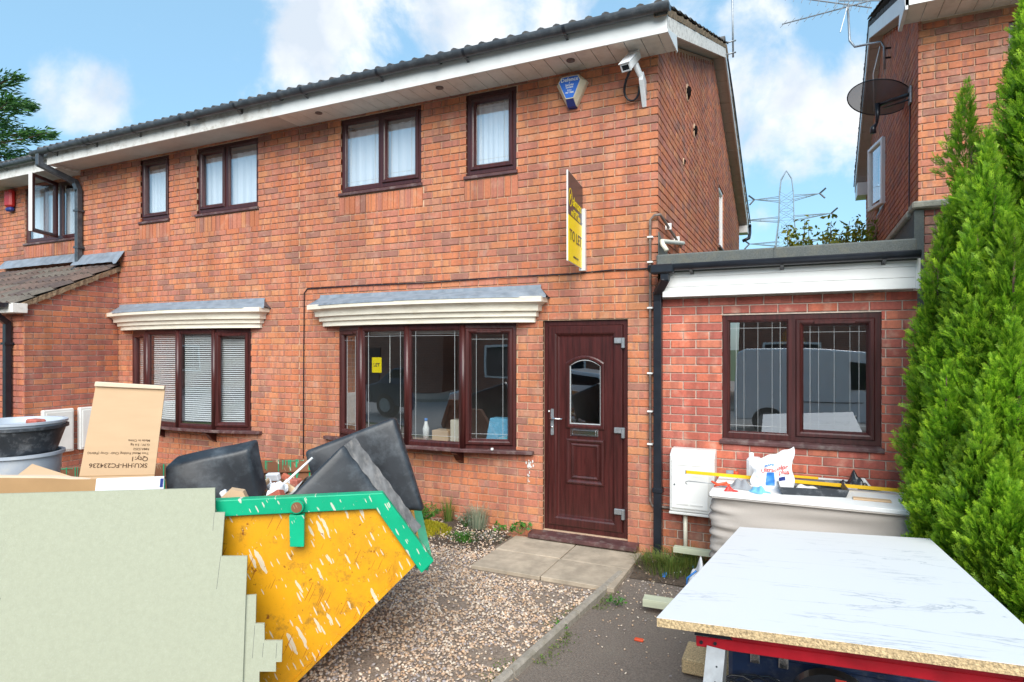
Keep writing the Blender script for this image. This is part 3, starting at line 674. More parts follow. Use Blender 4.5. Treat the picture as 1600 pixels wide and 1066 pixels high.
# edging strip: concrete kerb pieces, one behind the other
edge = struct('path_edging', MB().box(-1.8, -1.7, -6.3, -6.2, -.02, .0), 'kerb')
for i in range(6):
    ya = -.62 - i * .915; yb = ya - .9
    p, q = kerb_x(ya), kerb_x(yb)
    mb = MB().add([(p - .03, ya, 0), (p + .03, ya, 0), (p + .03, ya, .045), (p + .015, ya, .06), (p - .015, ya, .06), (p - .03, ya, .045),
                   (q - .03, yb, 0), (q + .03, yb, 0), (q + .03, yb, .045), (q + .015, yb, .06), (q - .015, yb, .06), (q - .03, yb, .045)],
                  [(0, 1, 2, 3, 4, 5), (11, 10, 9, 8, 7, 6)] + [(k, (k + 1) % 6, (k + 1) % 6 + 6, k + 6) for k in range(6)])
    build('edging_stone', mb, 'kerb', edge)

# ------------------------------------------------------------------ roofs
def tile_mesh(wd, ln, m):
    mb = MB(); n = 12; vs = []
    def h(u): # two rolls
        t = (u / wd * 2) % 1.0
        return .038 * max(0, math.cos((t - .5) * math.pi * 1.45)) ** .75
    us = [wd * i / n for i in range(n + 1)]
    for u in us: vs.append((u - wd / 2, 0, .022 + h(min(u, wd - 1e-6))))
    for u in us: vs.append((u - wd / 2, ln, .0 + h(min(u, wd - 1e-6))))
    for u in us: vs.append((u - wd / 2, 0, -.002 + h(min(u, wd - 1e-6)) * .75))
    k = n + 1
    fs = [(i, i + 1, k + i + 1, k + i) for i in range(n)] + [(i, 2 * k + i, 2 * k + i + 1, i + 1) for i in range(n)]
    me = bpy.data.meshes.new('tile'); me.from_pydata(vs, [], fs); me.materials.append(M[m])
    for p in me.polygons: p.use_smooth = True
    me.set_sharp_from_angle(angle=math.radians(50))
    return me
def tile_roof(parent, P0, U, V, width, length, m, wd=.295, gauge=.33, limit=290):
    U = Vector(U).normalized(); V = Vector(V).normalized(); W = U.cross(V)
    if W.z < 0: W = -W
    nu = max(1, round(width / wd)); wd = width / nu; nv = max(1, math.ceil(length / gauge)); me = tile_mesh(wd, gauge + .03, m)
    off = wloc(parent); cnt = 0; mb = MB(); base = [v.co.copy() for v in me.vertices]; polys = [tuple(p.vertices) for p in me.polygons]
    for j in range(nv):
        for i in range(nu):
            O = Vector(P0) + U * ((i + .5) * wd) + V * (j * gauge) + W * random.uniform(0, .004)
            if cnt < limit:
                o = bpy.data.objects.new('roof_tile', me); COL.objects.link(o); o.parent = parent
                R = Matrix((U, V, W)).transposed().to_4x4()
                o.matrix_local = Matrix.Translation(O - off) @ R @ Matrix.Rotation(random.uniform(-.01, .01), 4, 'Z')
            else: mb.add([O + U * c.x + V * c.y + W * c.z for c in base], polys)
            cnt += 1
    if mb.v: o = build('roof_tiles', mb, m, parent); o['kind'] = 'stuff'
def gutter(parent, P0, P1, out_n, r=.055, m='gutter', brackets=1.0, ends=True, joints=()):
    """half round gutter from P0 to P1"""
    P0 = Vector(P0); P1 = Vector(P1); d = (P1 - P0).normalized(); ln = (P1 - P0).length; n = Vector(out_n)
    def prof(rr, k=12): return [n * (math.cos(math.pi + math.pi * i / k) * rr) + Vector((0, 0, math.sin(math.pi + math.pi * i / k) * rr)) for i in range(k + 1)]
    po, pi_ = prof(r), prof(r - .004); loop = po + [n * (r + .0) + Vector((0, 0, .008))] + pi_[::-1] + [n * (-r) + Vector((0, 0, .008))]
    mb = MB(); k = len(loop); vs = [P0 + q for q in loop] + [P1 + q for q in loop]
    mb.add(vs, [(i, (i + 1) % k, (i + 1) % k + k, i + k) for i in range(k)])
    g_ = build('gutter', mb, m, parent, auto=True)
    if ends:
        for P in (P0, P1): build('gutter_stop', MB().add([P + q * 1.04 - d * .004 for q in po] + [P + q * 1.04 + d * .004 for q in po], [tuple(range(13)), tuple(range(25, 12, -1))] + [(i, i + 1, i + 14, i + 13) for i in range(12)]), m, parent)
    t = brackets * .5
    while t < ln:
        c = P0 + d * t; pb = prof(r + .006)
        mb = MB().add([c + q - d * .014 for q in pb] + [c + q + d * .014 for q in pb], [(i, i + 1, i + 14, i + 13) for i in range(12)])
        bk = n * -1
        mb.add([c - d * .014 + Vector((0, 0, -r - .004)), c + d * .014 + Vector((0, 0, -r - .004)), c + d * .014 + bk * (r + .02) + Vector((0, 0, -r - .03)), c - d * .014 + bk * (r + .02) + Vector((0, 0, -r - .03)),
                c - d * .014 + bk * (r + .02) + Vector((0, 0, 0)), c + d * .014 + bk * (r + .02)], [(0, 1, 2, 3), (3, 2, 5, 4)])
        build('gutter_bracket', mb, 'black', parent); t += brackets
    for j in joints:
        c = P0 + d * j; pb = prof(r + .01)
        build('gutter_union', MB().add([c + q - d * .06 for q in pb] + [c + q + d * .06 for q in pb], [(i, i + 1, i + 14, i + 13) for i in range(12)]), m, parent, auto=True)
def pipe_run(parent, pts, wx, m, name='downpipe', square=True, clips=()):
    mb = MB()
    if square:
        h = wx / 2
        for a, b in zip(pts, pts[1:]):
            a, b = Vector(a), Vector(b); d = (b - a).normalized()
            x = Vector((1, 0, 0)); x = (x - d * x.dot(d)); x = x.normalized() if x.length > .2 else Vector((0, 0, 1)); y = d.cross(x)
            a = a - d * h * .5; b = b + d * h * .5
            vs = [p + x * sx * h + y * sy * h for p in (a, b) for sx, sy in ((-1, -1), (1, -1), (1, 1), (-1, 1))]
            mb.add(vs, [(0, 1, 2, 3), (7, 6, 5, 4)] + [(i, (i + 1) % 4, (i + 1) % 4 + 4, i + 4) for i in range(4)])
    else: mb.tube(pts, wx / 2, 12)
    o = build(name, mb, m, parent, smooth=not square, bevel=.006 if square else 0)
    return o

PITCH = .384
def zline(y, base=4.76, yr=4.17): return base + PITCH * (y if y <= yr else 2 * yr - y)
# ================================================================== main house (right half of the semi-detached pair)
A = thing('brick_house', (-3.33, 0, 0), 'main orange brick house with the dark red front door and bow window', 'house')
TF = frame((0, 0), (1, 0), (0, -1))
W1 = (-4.865, -3.745, 3.71, 4.61); W2 = (-3.185, -2.60, 3.71, 4.61)
BAY = (-4.88, -2.60, .90, 2.17); DOOR = (-2.309, -1.45, .125, 2.205)
holesA = [W1, W2, BAY, DOOR]
solA = [(W1[0] - .02, W1[1] + .02, 3.485, 3.70), (W2[0] - .02, W2[1] + .02, 3.485, 3.70)]
core = wall_core('wall', TF, -5.5, -1.18, -.1, 4.66, holesA, 'mortar', A)
BA = Bricks(A, 'brick')
BA.lay(TF, -5.5, -1.168, -.04, 4.635, holesA + solA, zbase=-.042)
for s in solA: BA.soldiers(TF, *s)
# gable wall facing right
TG = frame((-1.168, 0), (0, 1), (1, 0))
GW = (4.80, 5.50, 3.58, 4.60)
mb = MB(); P = lambda y, z: (-1.180, y, z)
mb.add([P(0, -.1), P(GW[0], -.1), P(GW[0], zline(GW[0])), P(4.17, zline(4.17)), P(0, zline(0))], [(0, 1, 2, 3, 4)])
mb.add([P(GW[0], -.1), P(GW[1], -.1), P(GW[1], GW[2]), P(GW[0], GW[2])], [(0, 1, 2, 3)])
mb.add([P(GW[0], GW[3]), P(GW[1], GW[3]), P(GW[1], zline(GW[1])), P(GW[0], zline(GW[0]))], [(0, 1, 2, 3)])
mb.add([P(GW[1], -.1), P(8.6, -.1), P(8.6, zline(8.6)), P(GW[1], zline(GW[1]))], [(0, 1, 2, 3)])
build('gable_wall', mb, 'mortar', A)
def clipA(z):
    if z <= 4.70: return (0, 8.6)
    y = (z - 4.74) / PITCH + .05
    if y > 4.1: return None
    return (y, 2 * 4.17 - y)
vent_h = (2.0, 2.28, 4.76, 4.90)
BA.lay(TG, .004, 8.6, 2.62, 6.4, [GW, (4.6, 5.6, 3.4, 3.58)], clip=clipA, off=.06, zbase=-.042)
BA.finish()
build('rear_wall', MB().box(-5.5, -1.18, 8.45, 8.6, -.1, 4.7), 'brick', A)
build('loft_floor', MB().box(-5.5, -1.19, .02, 8.4, 4.63, 4.65), 'room', A)
# gable window, narrow and white
wn = window(A, frame((-1.168 - .02, 0), (0, 1), (1, 0)), *GW, (), (False,), m='white_clean', sill=True)
# broken vents and holes in the gable
for (y, z, ry, rz) in ((1.62, 4.89, .05, .07), (2.15, 4.62, .03, .06), (1.36, 4.02, .028, .028)):
    v = MB().tube([(-1.20, y, z), (-1.155, y + .03, z)], rz * 1.15, 10); build('vent_hole', v, 'hole', A)
    v = MB(); v.lathe([(rz * 1.0, 0), (rz * 1.5, 0), (rz * 1.4, .012), (rz, .012)], (0, 0, 0), 14)
    v.v = [(-1.166 + p[2], y + p[0] * .6, z + p[1]) for p in v.v]; build('vent_surround', v, 'mortar', A)
# roof
xe = -1.0
tile_roof(A, (-5.5, -.53, 4.77), (1, 0, 0), (0, 1, PITCH), 5.5 + xe + .02, 5.0, 'tile')
mb = MB().add([(-5.5, 4.17, 6.57), (xe, 4.17, 6.57), (xe, 8.95, 6.57 - PITCH * 4.78), (-5.5, 8.95, 6.57 - PITCH * 4.78)], [(0, 1, 2, 3)])
mb.add([(-5.5, 4.17, 6.54), (xe, 4.17, 6.54), (xe, -.40, 6.54 - PITCH * 4.57), (-5.5, -.40, 6.54 - PITCH * 4.57)], [(0, 1, 2, 3)])
build('roof_deck', mb, 'tile', A)
for i in range(10):
    x = -5.5 + i * .45; r_ = MB()
    prof = [(.12 * math.cos(math.pi * k / 8), .10 * math.sin(math.pi * k / 8)) for k in range(9)]
    r_.add([(x, 4.17 + a, 6.58 + b) for a, b in prof] + [(x + .445, 4.17 + a, 6.58 + b) for a, b in prof], [(k, k + 1, k + 10, k + 9) for k in range(8)] + [tuple(range(9)), tuple(range(17, 8, -1))])
    build('ridge_tile', r_, 'tile', A, auto=True)
# verge mortar (ragged) and peeling bargeboard
def verge(parent, x, y0, y1, zf, top=.0, m='mortar_dark', side=1):
    n = 90
    mb = MB()
    for i in range(n + 1):
        y = y0 + (y1 - y0) * i / n; z = zf(y)
        j1 = random.uniform(-.006, .012); j2 = random.uniform(-.012, .012)
        mb.v += [(x + side * (-.10), y, z), (x + side * (.0 + j1), y, z), (x + side * (.012 + j1), y, z + .05 + j2), (x + side * -.10, y, z + .055)]
    for i in range(n):
        for k in range(4): mb.f.append((i * 4 + k, i * 4 + (k + 1) % 4, (i + 1) * 4 + (k + 1) % 4, (i + 1) * 4 + k))
    return build('verge_mortar', mb, m, parent)
def board_yz(x0, x1, pts): return MB().add([(x, y, z) for x in (x0, x1) for y, z in pts], [tuple(range(len(pts))), tuple(range(2 * len(pts) - 1, len(pts) - 1, -1))] + [(i, (i + 1) % len(pts), (i + 1) % len(pts) + len(pts), i + len(pts)) for i in range(len(pts))])
verge(A, xe, -.50, 4.17, lambda y: 4.905 + PITCH * y)
verge(A, xe, 4.17, 8.9, lambda y: 4.905 + PITCH * (8.34 - y))
o = build('bargeboard', board_yz(xe - .022, xe, [(-.43, 4.60), (-.43, 4.90 - PITCH * .43), (4.17, 4.90 + PITCH * 4.17), (4.17, 4.76 + PITCH * 4.17), (-.02, 4.752)]), 'peeling', A); o['label'] = 'white bargeboard with paint peeling off'
build('bargeboard', board_yz(xe - .022, xe, [(4.17, 4.90 + PITCH * 4.17), (8.85, 4.90 - PITCH * .51), (8.85, 4.76 - PITCH * .51), (4.17, 4.76 + PITCH * 4.17)]), 'white', A)
for (ya, yb) in ((-.02, 4.17), (4.17, 8.8)):
    nb = 20
    for i in range(nb):
        a = ya + (yb - ya) * i / nb + .004; b = ya + (yb - ya) * (i + 1) / nb - .004
        mb = MB().add([(x, y, zline(y) + .015 + dz) for x in (-1.20, xe - .023) for y in (a, b) for dz in (0, .012)], [(0, 1, 3, 2), (4, 6, 7, 5), (0, 2, 6, 4), (1, 5, 7, 3), (0, 4, 5, 1), (2, 3, 7, 6)])
        build('verge_panel', mb, 'soffit_old', A)
build('eaves_box', MB().box(-1.19, xe, 8.6, 8.95, 4.47, 4.62), 'white', A)
gutter(A, (-5.5, 9.02, 4.70), (xe + .05, 9.02, 4.70), (0, 1, 0), m='black', brackets=1.2)
pipe_run(A, [(xe + .02, 9.02, 4.64), (xe + .02, 9.02, 4.50), (xe + .02, 8.75, 4.36), (xe - .1, 8.7, 4.30)], .07, 'black', square=False)
# fascia, soffit, gutter
build('fascia', MB().box(-5.5, xe, -.435, -.418, 4.597, 4.79), 'white', A, bevel=.002)
x = -5.5
while x < -1.02:
    x2 = min(x + .152, -1.01); build('soffit_panel', MB().box(x + .002, x2 - .003, -.418, -.001, 4.628, 4.638, bev=.002), 'soffit', A); x += .152
build('eaves_end', board_yz(xe - .006, xe + .006, [(-.44, 4.597), (.03, 4.625), (-.02, 4.76), (-.44, 4.62)]), 'white', A)
gutter(A, (-5.46, -.50, 4.795), (xe + .03, -.50, 4.795), (0, -1, 0), brackets=1.02, joints=(.1, 2.2))
for (x, y) in ((-4.975, -.24), (-3.361, -.24), (-1.93, -.24)):
    mb = MB().lathe([(.0, 4.624), (.028, 4.624), (.032, 4.618), (.04, 4.618), (.04, 4.628)], (x, y, 0), 20); build('soffit_vent', mb, 'brown_pipe', A, smooth=True)
# windows of A
TW = frame((0, .028), (1, 0), (0, -1))
window(A, TW, *W1, (.5,), (False, True), leaded=1, curtain=('net', .86))
window(A, TW, *W2, (), (True,), leaded=1, curtain=('net', .88))

# ------------------------------------------------------------------ bow windows
def bow_window(parent, x0, x1, z0, z1, dep, opens, leaded, curtain, xc0, xc1, fb, sign=None):
    """fb: fractions of the width at which the facets meet"""
    win = bpy.data.objects.new('bow_window', None); COL.objects.link(win); win.parent = parent; win.location = Vector(((x0 + x1) / 2, 0, z0)) - wloc(parent)
    ys = [0, -dep * .78, -dep, -dep * .78, 0]; xs = [x0 + (x1 - x0) * f for f in fb]
    pts = [Vector((a, b, 0)) for a, b in zip(xs, ys)]
    for i in range(4):
        a, b = pts[i], pts[i + 1]; d = (b - a); ln = d.length; d.normalize(); n = Vector((d.y, -d.x, 0))
        T = lambda u, wd, z, a=a, d=d, n=n: (a.x + d.x * u + n.x * wd, a.y + d.y * u + n.y * wd, z)
        build('frame', MB().ring(0, ln, z0, z1, [(0, -.07), (0, 0), (.004, .003), (.034, .003), (.04, -.004), (.04, -.07)], T), 'rosewood', win)
        light(T, .03, ln - .03, z0 + .04, z1 - .035, win, opens[i], leaded, vent=opens[i], m='rosewood')
        if i: 
            p = pts[i]; build('mullion', MB().tube([(p.x, p.y + .012, z0), (p.x, p.y + .012, z1)], .034, 8), 'rosewood', win, smooth=True)
        if curtain == 'blind':
            mb = MB(); z = z0 + .09
            while z < z1 - .05:
                mb.add([T(.05, -.07, z), T(ln - .05, -.07, z), T(ln - .05, -.080, z + .015), T(.05, -.080, z + .015)], [(0, 1, 2, 3)]); z += .027
            for q in (.16, ln - .16): mb.box(q - .001, q + .001, -.112, -.11, z0 + .06, z1 - .04, T)
            o = build('blind_slats', mb, 'blind', win); o['kind'] = 'stuff'
        elif curtain == 'cords':
            mb = MB().tube([T(ln * .52, -.1, z1 - .05), T(ln * .52, -.1, z1 - .62)], .004, 6); 
            if i < 2: build('blind_cord', mb, 'white_clean', win)
            mb = MB().box(.05, ln - .05, -.14, -.1, z1 - .085, z1 - .05, T); build('blind_rail', mb, 'white_clean', win)
    # boards above and below
    def board(e, za, zb, nm, m, ex):
        poly = [(x0 - ex, .0)] + [(p.x + (0 if 0 < i < 4 else (-ex if i == 0 else ex)), p.y - e) for i, p in enumerate(pts)] + [(x1 + ex, .0)]
        k = len(poly); mb = MB().add([(a, b, za) for a, b in poly] + [(a, b, zb) for a, b in poly], [tuple(range(k))[::-1], tuple(range(k, 2 * k))] + [(j, (j + 1) % k, (j + 1) % k + k, j + k) for j in range(k)])
        return build(nm, mb, m, win, bevel=.006)
    board(.055, z0 - .035, z0 + .001, 'sill', 'sill_top', .20)
    board(.0, z1 - .002, z1 + .05, 'head_board', 'rosewood_h', .0)
    for xb in (x0 + (x1 - x0) * .28, x0 + (x1 - x0) * .72):
        mb = MB(); prof = [(0, 0), (-.17, 0), (-.17, -.02), (-.12, -.045), (-.07, -.11), (-.03, -.13), (0, -.15)]
        mb.add([(xb + s, a, z0 - .036 + b) for s in (-.03, .03) for a, b in prof], [tuple(range(7)), tuple(range(13, 6, -1))] + [(j, (j + 1) % 7, (j + 1) % 7 + 7, j + 7) for j in range(7)])
        build('sill_bracket', mb, 'rosewood', win)
    # moulded canopy: profile swept along a shallow curve, lead flashing above
    prof = [(0.0, 0.0), (.02, .0), (.021, .05), (.030, .055), (.050, .058), (.052, .10), (.058, .108), (.085, .112), (.087, .155), (.098, .175), (.125, .190), (.150, .195), (.152, .245), (.14, .25)]
    n = 28; base_y = lambda t: -(.015 + (dep + .03) * (1 - (2 * t - 1) ** 2) ** .75)
    zb = z1 + .02; mb = MB(); K = len(prof)
    rows = []
    w_ = xc1 - xc0
    def P(t, o, h):
        # ends return to the wall with their own projection
        x = xc0 + .10 + (w_ - .20) * t; sx = (2 * t - 1)
        flare = o * (1 if abs(sx) > .999 else 0)
        return (x + math.copysign(flare, sx) * .95, base_y(t) - o, zb + h)
    ts = [0] + [i / n for i in range(n + 1)] + [1]
    for q, t in enumerate(ts):
        for (o, h) in prof:
            if q in (0, len(ts) - 1):
                sx = -1 if q == 0 else 1; mb.v.append((P(t, 0, h)[0] + sx * o * .95, .0, zb + h))
            else: mb.v.append(P(t, o, h))
    for q in range(len(ts) - 1):
        for k in range(K - 1): mb.f.append((q * K + k, q * K + k + 1, (q + 1) * K + k + 1, (q + 1) * K + k))
    build('canopy', mb, 'cream', win, smooth=False, auto=True)
    mb = MB().add([(P(t, .0, 0)) for t in [i / n for i in range(n + 1)]] + [(xc0 + .1 + (w_ - .2) * i / n, .0, zb) for i in range(n + 1)], [(i, i + 1, n + 2 + i, n + 1 + i) for i in range(n)])
    build('canopy_soffit', mb, 'cream', win)
    # lead: from the front top edge back up to the wall, in overlapping pieces
    for (ta, tb) in ((0, .47), (.455, 1)):
        m_ = 14; mb = MB(); lift = .004 if ta else 0
        for i in range(m_ + 1):
            t = ta + (tb - ta) * i / m_; e0 = (-.03 if t == 0 else .03 if t == 1 else 0)
            p = P(t, .150, .255)
            if t in (0, 1): p = (p[0] + e0, p[1] + .05, p[2])
            mb.v += [(p[0], p[1] - .008, p[2] - .022 + lift), (p[0], p[1], p[2] + lift), (xc0 + .02 + (w_ - .04) * t, -.02 - lift, zb + .34), (xc0 + .02 + (w_ - .04) * t, -.012 - lift, zb + .375)]
        for i in range(m_):
            for k in range(3): mb.f.append((i * 4 + k, i * 4 + k + 1, i * 4 + k + 5, i * 4 + k + 4))
        for q, s in ((0, -1), (m_, 1)):
            if (q == 0 and ta == 0) or (q == m_ and tb == 1):
                a = mb.v[q * 4 + 1]; b = mb.v[q * 4 + 2]; c = mb.v[q * 4]
                mb.add([a, b, (b[0], -.002, a[2] - .06), (a[0], -.002, a[2] - .02)], [(0, 1, 2, 3)])
        build('lead_flashing', mb, 'lead', win, smooth=True)
    return win
FB = [0, .225, .52, .79, 1]
bow_window(A, BAY[0], BAY[1], BAY[2], BAY[3], .20, (True, False, False, True), 1, 'cords', -5.18, -2.30, [0, .19, .475, .765, 1])
room(TF, BAY[0], BAY[1], BAY[2], BAY[3], A, depth=3.2, w0=-.12)

cd_ = MB().box(-4.335, -4.205, -.095, -.092, 1.66, 1.83); card = tag(build('reflected_sign', cd_, 'sign_yellow'), 'small yellow LET card standing in for a sign reflected in the right bow window', 'sign')  # card added indoors to imitate another agent board reflected in the pane
text('LET', .055, lambda u, wd, v: (-4.27 + u, -.0955 - wd, 1.745 + v), 'sign_black', card, bold=.01)
bt = thing('bottle', (-3.72, .12, .92), 'white spray bottle standing inside the bow window', 'bottle')
build('body', MB().lathe([(.001, 0), (.035, 0), (.037, .12), (.02, .17), (.015, .20), (.001, .20)], (-3.72, .06, .93), 16), 'white_clean', bt, smooth=True)
build('cap', MB().lathe([(.001, 0), (.018, 0), (.018, .03), (.001, .03)], (-3.72, .06, 1.13), 12), 'blue_print', bt, smooth=True)
tag(build('carton', MB().box(-3.62, -3.42, .02, .18, .93, 1.04, bev=.004), 'cardboard'), 'small brown carton on the inside ledge of the bow window', 'box')
tag(build('carton', MB().box(-3.40, -3.22, .04, .16, .93, 1.16, bev=.004), 'offwhite_pipe'), 'cream carton standing upright inside the bow window', 'box')
tag(build('paint_can', MB().lathe([(.001, 0), (.07, 0), (.07, .15), (.074, .152), (.074, .158), (.001, .158)], (-4.15, .10, .93), 20), 'chrome', auto=True), 'metal paint can inside the bow window, left half', 'can')
tag(build('box_lid', MB().box(-2.98, -2.74, .05, .2, .93, 1.20, lambda x, y, z: (x + (z - .93) * .2, y, z), bev=.004), 'blue_cloth'), 'pale blue box leaning inside the right pane of the bow window', 'box')
# ------------------------------------------------------------------ front door
TD = frame((0, .045), (1, 0), (0, -1))
dr = bpy.data.objects.new('front_door', None); COL.objects.link(dr); dr.parent = A; dr.location = Vector(((DOOR[0] + DOOR[1]) / 2, 0, .125)) - wloc(A)
a, b, c, d = DOOR
build('door_frame', MB().ring(a, b, c, d, [(0, -.07), (0, 0), (.004, .004), (.05, .004), (.056, -.004), (.056, -.07)], TD), 'rosewood', dr)
la, lb, lc, ld = a + .05, b - .058, c + .055, d - .055
build('door_leaf', MB().ring(la, lb, lc, ld, [(0, -.04), (0, .016), (.008, .022), (.07, .022), (.085, .014), (.095, .0), (.11, -.004), (.11, -.03)], TD), 'rosewood', dr)
pa, pb, pc, pd = la + .11, lb - .11, lc + .11, ld - .11
cx = (pa + pb) / 2; gw = .155; gz0, gz1 = 1.19, 1.815; arch = .055
# panel with a hole for the arched glass
def arch_pts(hw, z0, z1, ar, n=12):
    pts = [(cx - hw, z0), (cx + hw, z0)]
    for i in range(n + 1):
        t = i / n; u = cx + hw - 2 * hw * t; pts.append((u, z1 - ar + ar * (1 - (2 * t - 1) ** 2)))
    return pts
ap = arch_pts(gw, gz0, gz1, arch)
mb = MB()
# fill around opening: build strips
def pan(u0, u1, z0, z1): mb.add([TD(u0, -.004, z0), TD(u1, -.004, z0), TD(u1, -.004, z1), TD(u0, -.004, z1)], [(0, 1, 2, 3)])
pan(pa, cx - gw, pc, pd); pan(cx + gw, pb, pc, pd); pan(cx - gw, cx + gw, pc, gz0)
arc = ap[1:]
for (u0, z0), (u1, z1) in zip(arc[1:], arc[2:]): mb.add([TD(u0, -.004, z0), TD(u1, -.004, z1), TD(u1, -.004, pd), TD(u0, -.004, pd)], [(0, 1, 2, 3)])
build('door_panel', mb, 'rosewood', dr)
def loop_mould(nm, outer, prof, m='rosewood', ctr=None):
    """sweep a small profile inwards along a closed outline (scaled about its centre)"""
    n = len(outer); uc = sum(p[0] for p in outer) / n; zc = (min(p[1] for p in outer) + max(p[1] for p in outer)) / 2
    hw = max(abs(p[0] - uc) for p in outer); hh = (max(p[1] for p in outer) - min(p[1] for p in outer)) / 2; mb = MB()
    for ins, w_ in prof:
        for u, z in outer: mb.v.append(TD(uc + (u - uc) * (1 - ins / hw), w_, zc + (z - zc) * (1 - ins / hh)))
    for i in range(len(prof) - 1):
        for k in range(n): mb.f.append((i * n + k, i * n + (k + 1) % n, (i + 1) * n + (k + 1) % n, (i + 1) * n + k))
    return build(nm, mb, m, dr)
loop_mould('glass_surround', arch_pts(gw + .042, gz0 - .045, gz1 + .045, arch + .015), [(0, -.004), (.002, .010), (.012, .016), (.026, .016), (.036, .006), (.044, -.002), (.046, -.02)])
loop_mould('glass_seal', arch_pts(gw + .003, gz0 - .003, gz1 + .003, arch), [(0, .0), (.006, .001), (.009, -.014)], 'leadline')
mb = MB().add([TD(u, -.014, z) for u, z in ap], [tuple(range(len(ap)))]); build('pane', mb, 'glass', dr)
rc = lambda hw, z0, z1: [(cx - hw, z0), (cx + hw, z0), (cx + hw, z1), (cx - hw, z1)]
loop_mould('panel_moulding', rc(gw + .04, .60, 1.045), [(0, -.004), (.004, .010), (.018, .014), (.034, .004), (.045, -.006)])
loop_mould('raised_panel', rc(gw - .01, .65, 1.0), [(0, -.006), (.004, .004), (.016, .010), (.034, .0), (.036, .006), (gw - .012, .006)])
mb = MB().box(cx - .145, cx + .135, .0, .010, 1.075, 1.145, TD, bev=.006); lbx = build('letterbox', mb, 'chrome', dr)
build('letter_flap', MB().box(cx - .125, cx + .115, .010, .016, 1.086, 1.134, TD, bev=.005), 'chrome', dr)
hx = la + .045
build('handle_plate', MB().box(hx - .016, hx + .016, .022, .030, 1.07, 1.33, TD, bev=.006), 'steel', dr)
build('handle', MB().tube([TD(hx, .03, 1.24), TD(hx, .065, 1.24), TD(hx + .03, .07, 1.238), TD(hx + .12, .066, 1.236)], [.01, .01, .009, .007], 10), 'chrome', dr, smooth=True)
build('lock_cylinder', MB().tube([TD(hx, .03, 1.15), TD(hx, .04, 1.15)], .011, 12), 'chrome', dr, smooth=True)
build('spy_light', MB().tube([TD(hx - .035, .02, 1.305), TD(hx - .035, .026, 1.305)], .008, 10), 'white_clean', dr)
for z in (.36, 1.13, 1.98):
    mb = MB().box(lb - .075, lb + .008, .022, .045, z - .005, z + .05, TD, bev=.005); mb.box(lb - .004, lb + .028, .012, .05, z - .05, z + .05, TD, bev=.006)
    build('hinge', mb, 'steel', dr)
mb = MB().prism([(-.06, 0), (.16, 0), (.165, .006), (.165, .036), (.155, .042), (.0, .062), (-.06, .064)], 0, 1, lambda a_, b_, c_: TD(a - .11 + b_ * (b - a + .22), a_, .062 + c_))
build('threshold', mb, 'sill_top', dr)
room(TF, DOOR[0] + .25, DOOR[1] - .25, .3, 2.1, A, depth=2.5, w0=-.12)
# white splash on the bricks left of the door
mb = MB()
for k in range(26):
    q = random.gauss(0, .018); z = .80 - abs(random.gauss(0, .10)) + (.03 if k < 12 else 0); r_ = random.uniform(.002, .007) * (1.6 if z > .74 else 1)
    mb.add([TF(-2.455 + q * (1.4 if z > .72 else .35) + r_ * math.cos(t * 1.05), .0032 + k * .00001, z + r_ * 2 * math.sin(t * 1.05)) for t in range(6)], [tuple(range(6))])
o = build('paint_splash', mb, 'white', A)

# pipes and cable on the main house
cab = build('wall_cable', MB().tube([(-1.20, -.015, 2.665), (-1.6, -.012, 2.672), (-2.0, -.012, 2.655), (-2.8, -.012, 2.66), (-3.6, -.012, 2.645), (-4.6, -.012, 2.655), (-5.36, -.012, 2.65), (-5.41, -.012, 2.60), (-5.42, -.012, 1.6), (-5.425, -.012, .3)], .0065, 6), 'black', A, smooth=True)
bp = build('condensate_pipe', MB().tube([(-1.0, -.03, 3.02 + .0) if 0 else (-1.135, 1.05, 3.02), (-1.135, .06, 3.13), (-1.14, -.03, 3.15), (-1.19, -.035, 3.15), (-1.232, -.03, 3.11), (-1.232, -.03, .53), (-1.21, -.03, .485), (-.35, -.03, .47)], .013, 10), 'brown_pipe', A, smooth=True)
for z in (2.72, 2.30, 1.70, 1.05, .75 + .6, 2.95):
    build('pipe_clip', MB().box(-1.258, -1.206, -.05, -.004, z - .008, z + .008, bev=.003), 'white_clean', A)
for y in (.35, .8):
    build('pipe_clip', MB().box(-1.166, -1.11, y - .008, y + .008, 3.10 - .12 * (y - .35) - .02, 3.14 - .12 * (y - .35)), 'white_clean', A)
o = build('overflow_pipe', MB().tube([(-1.16, 1.05, 3.03), (-1.10, .95, 3.04), (-1.12, -.06, 2.90), (-1.10, -.12, 2.86), (-1.06, -.14, 2.80)], .021, 12), 'offwhite_pipe', A, smooth=True)
build('slate_upstand', board_yz(-1.166, -1.158, [(.0, 2.75), (.0, 3.0), (.75, 2.75)]), 'felt', A)

# ================================================================== adjoining house (left half)
Bh = thing('brick_house', (-7.7, 0, 0), 'adjoining brick house whose bow window has slatted blinds, left of centre', 'house')
L1 = (-8.47, -7.86, 3.69, 4.61); L2 = (-7.31, -6.19, 3.69, 4.61); BAYL = (-8.62, -6.31, .89, 2.17)
holesB = [L1, L2, BAYL]; solB = [(L1[0] - .02, L1[1] + .02, 3.47, 3.68), (L2[0] - .02, L2[1] + .02, 3.47, 3.68)]
wall_core('wall', TF, -9.86, -5.5, -.1, 4.66, holesB, 'mortar', Bh)
BB = Bricks(Bh, 'brick'); BB.lay(TF, -9.86, -5.508, -.04, 4.635, holesB + solB, zbase=-.042)
for s in solB: BB.soldiers(TF, *s)
BB.finish()
build('side_wall', MB().box(-9.86, -9.80, .02, 8.6, -.1, 4.64), 'mortar', Bh)
build('rear_wall', MB().box(-9.8, -5.51, 8.45, 8.6, -.1, 4.7), 'brick', Bh)
build('loft_floor', MB().box(-9.8, -5.51, .02, 8.4, 4.64, 4.66), 'room', Bh)
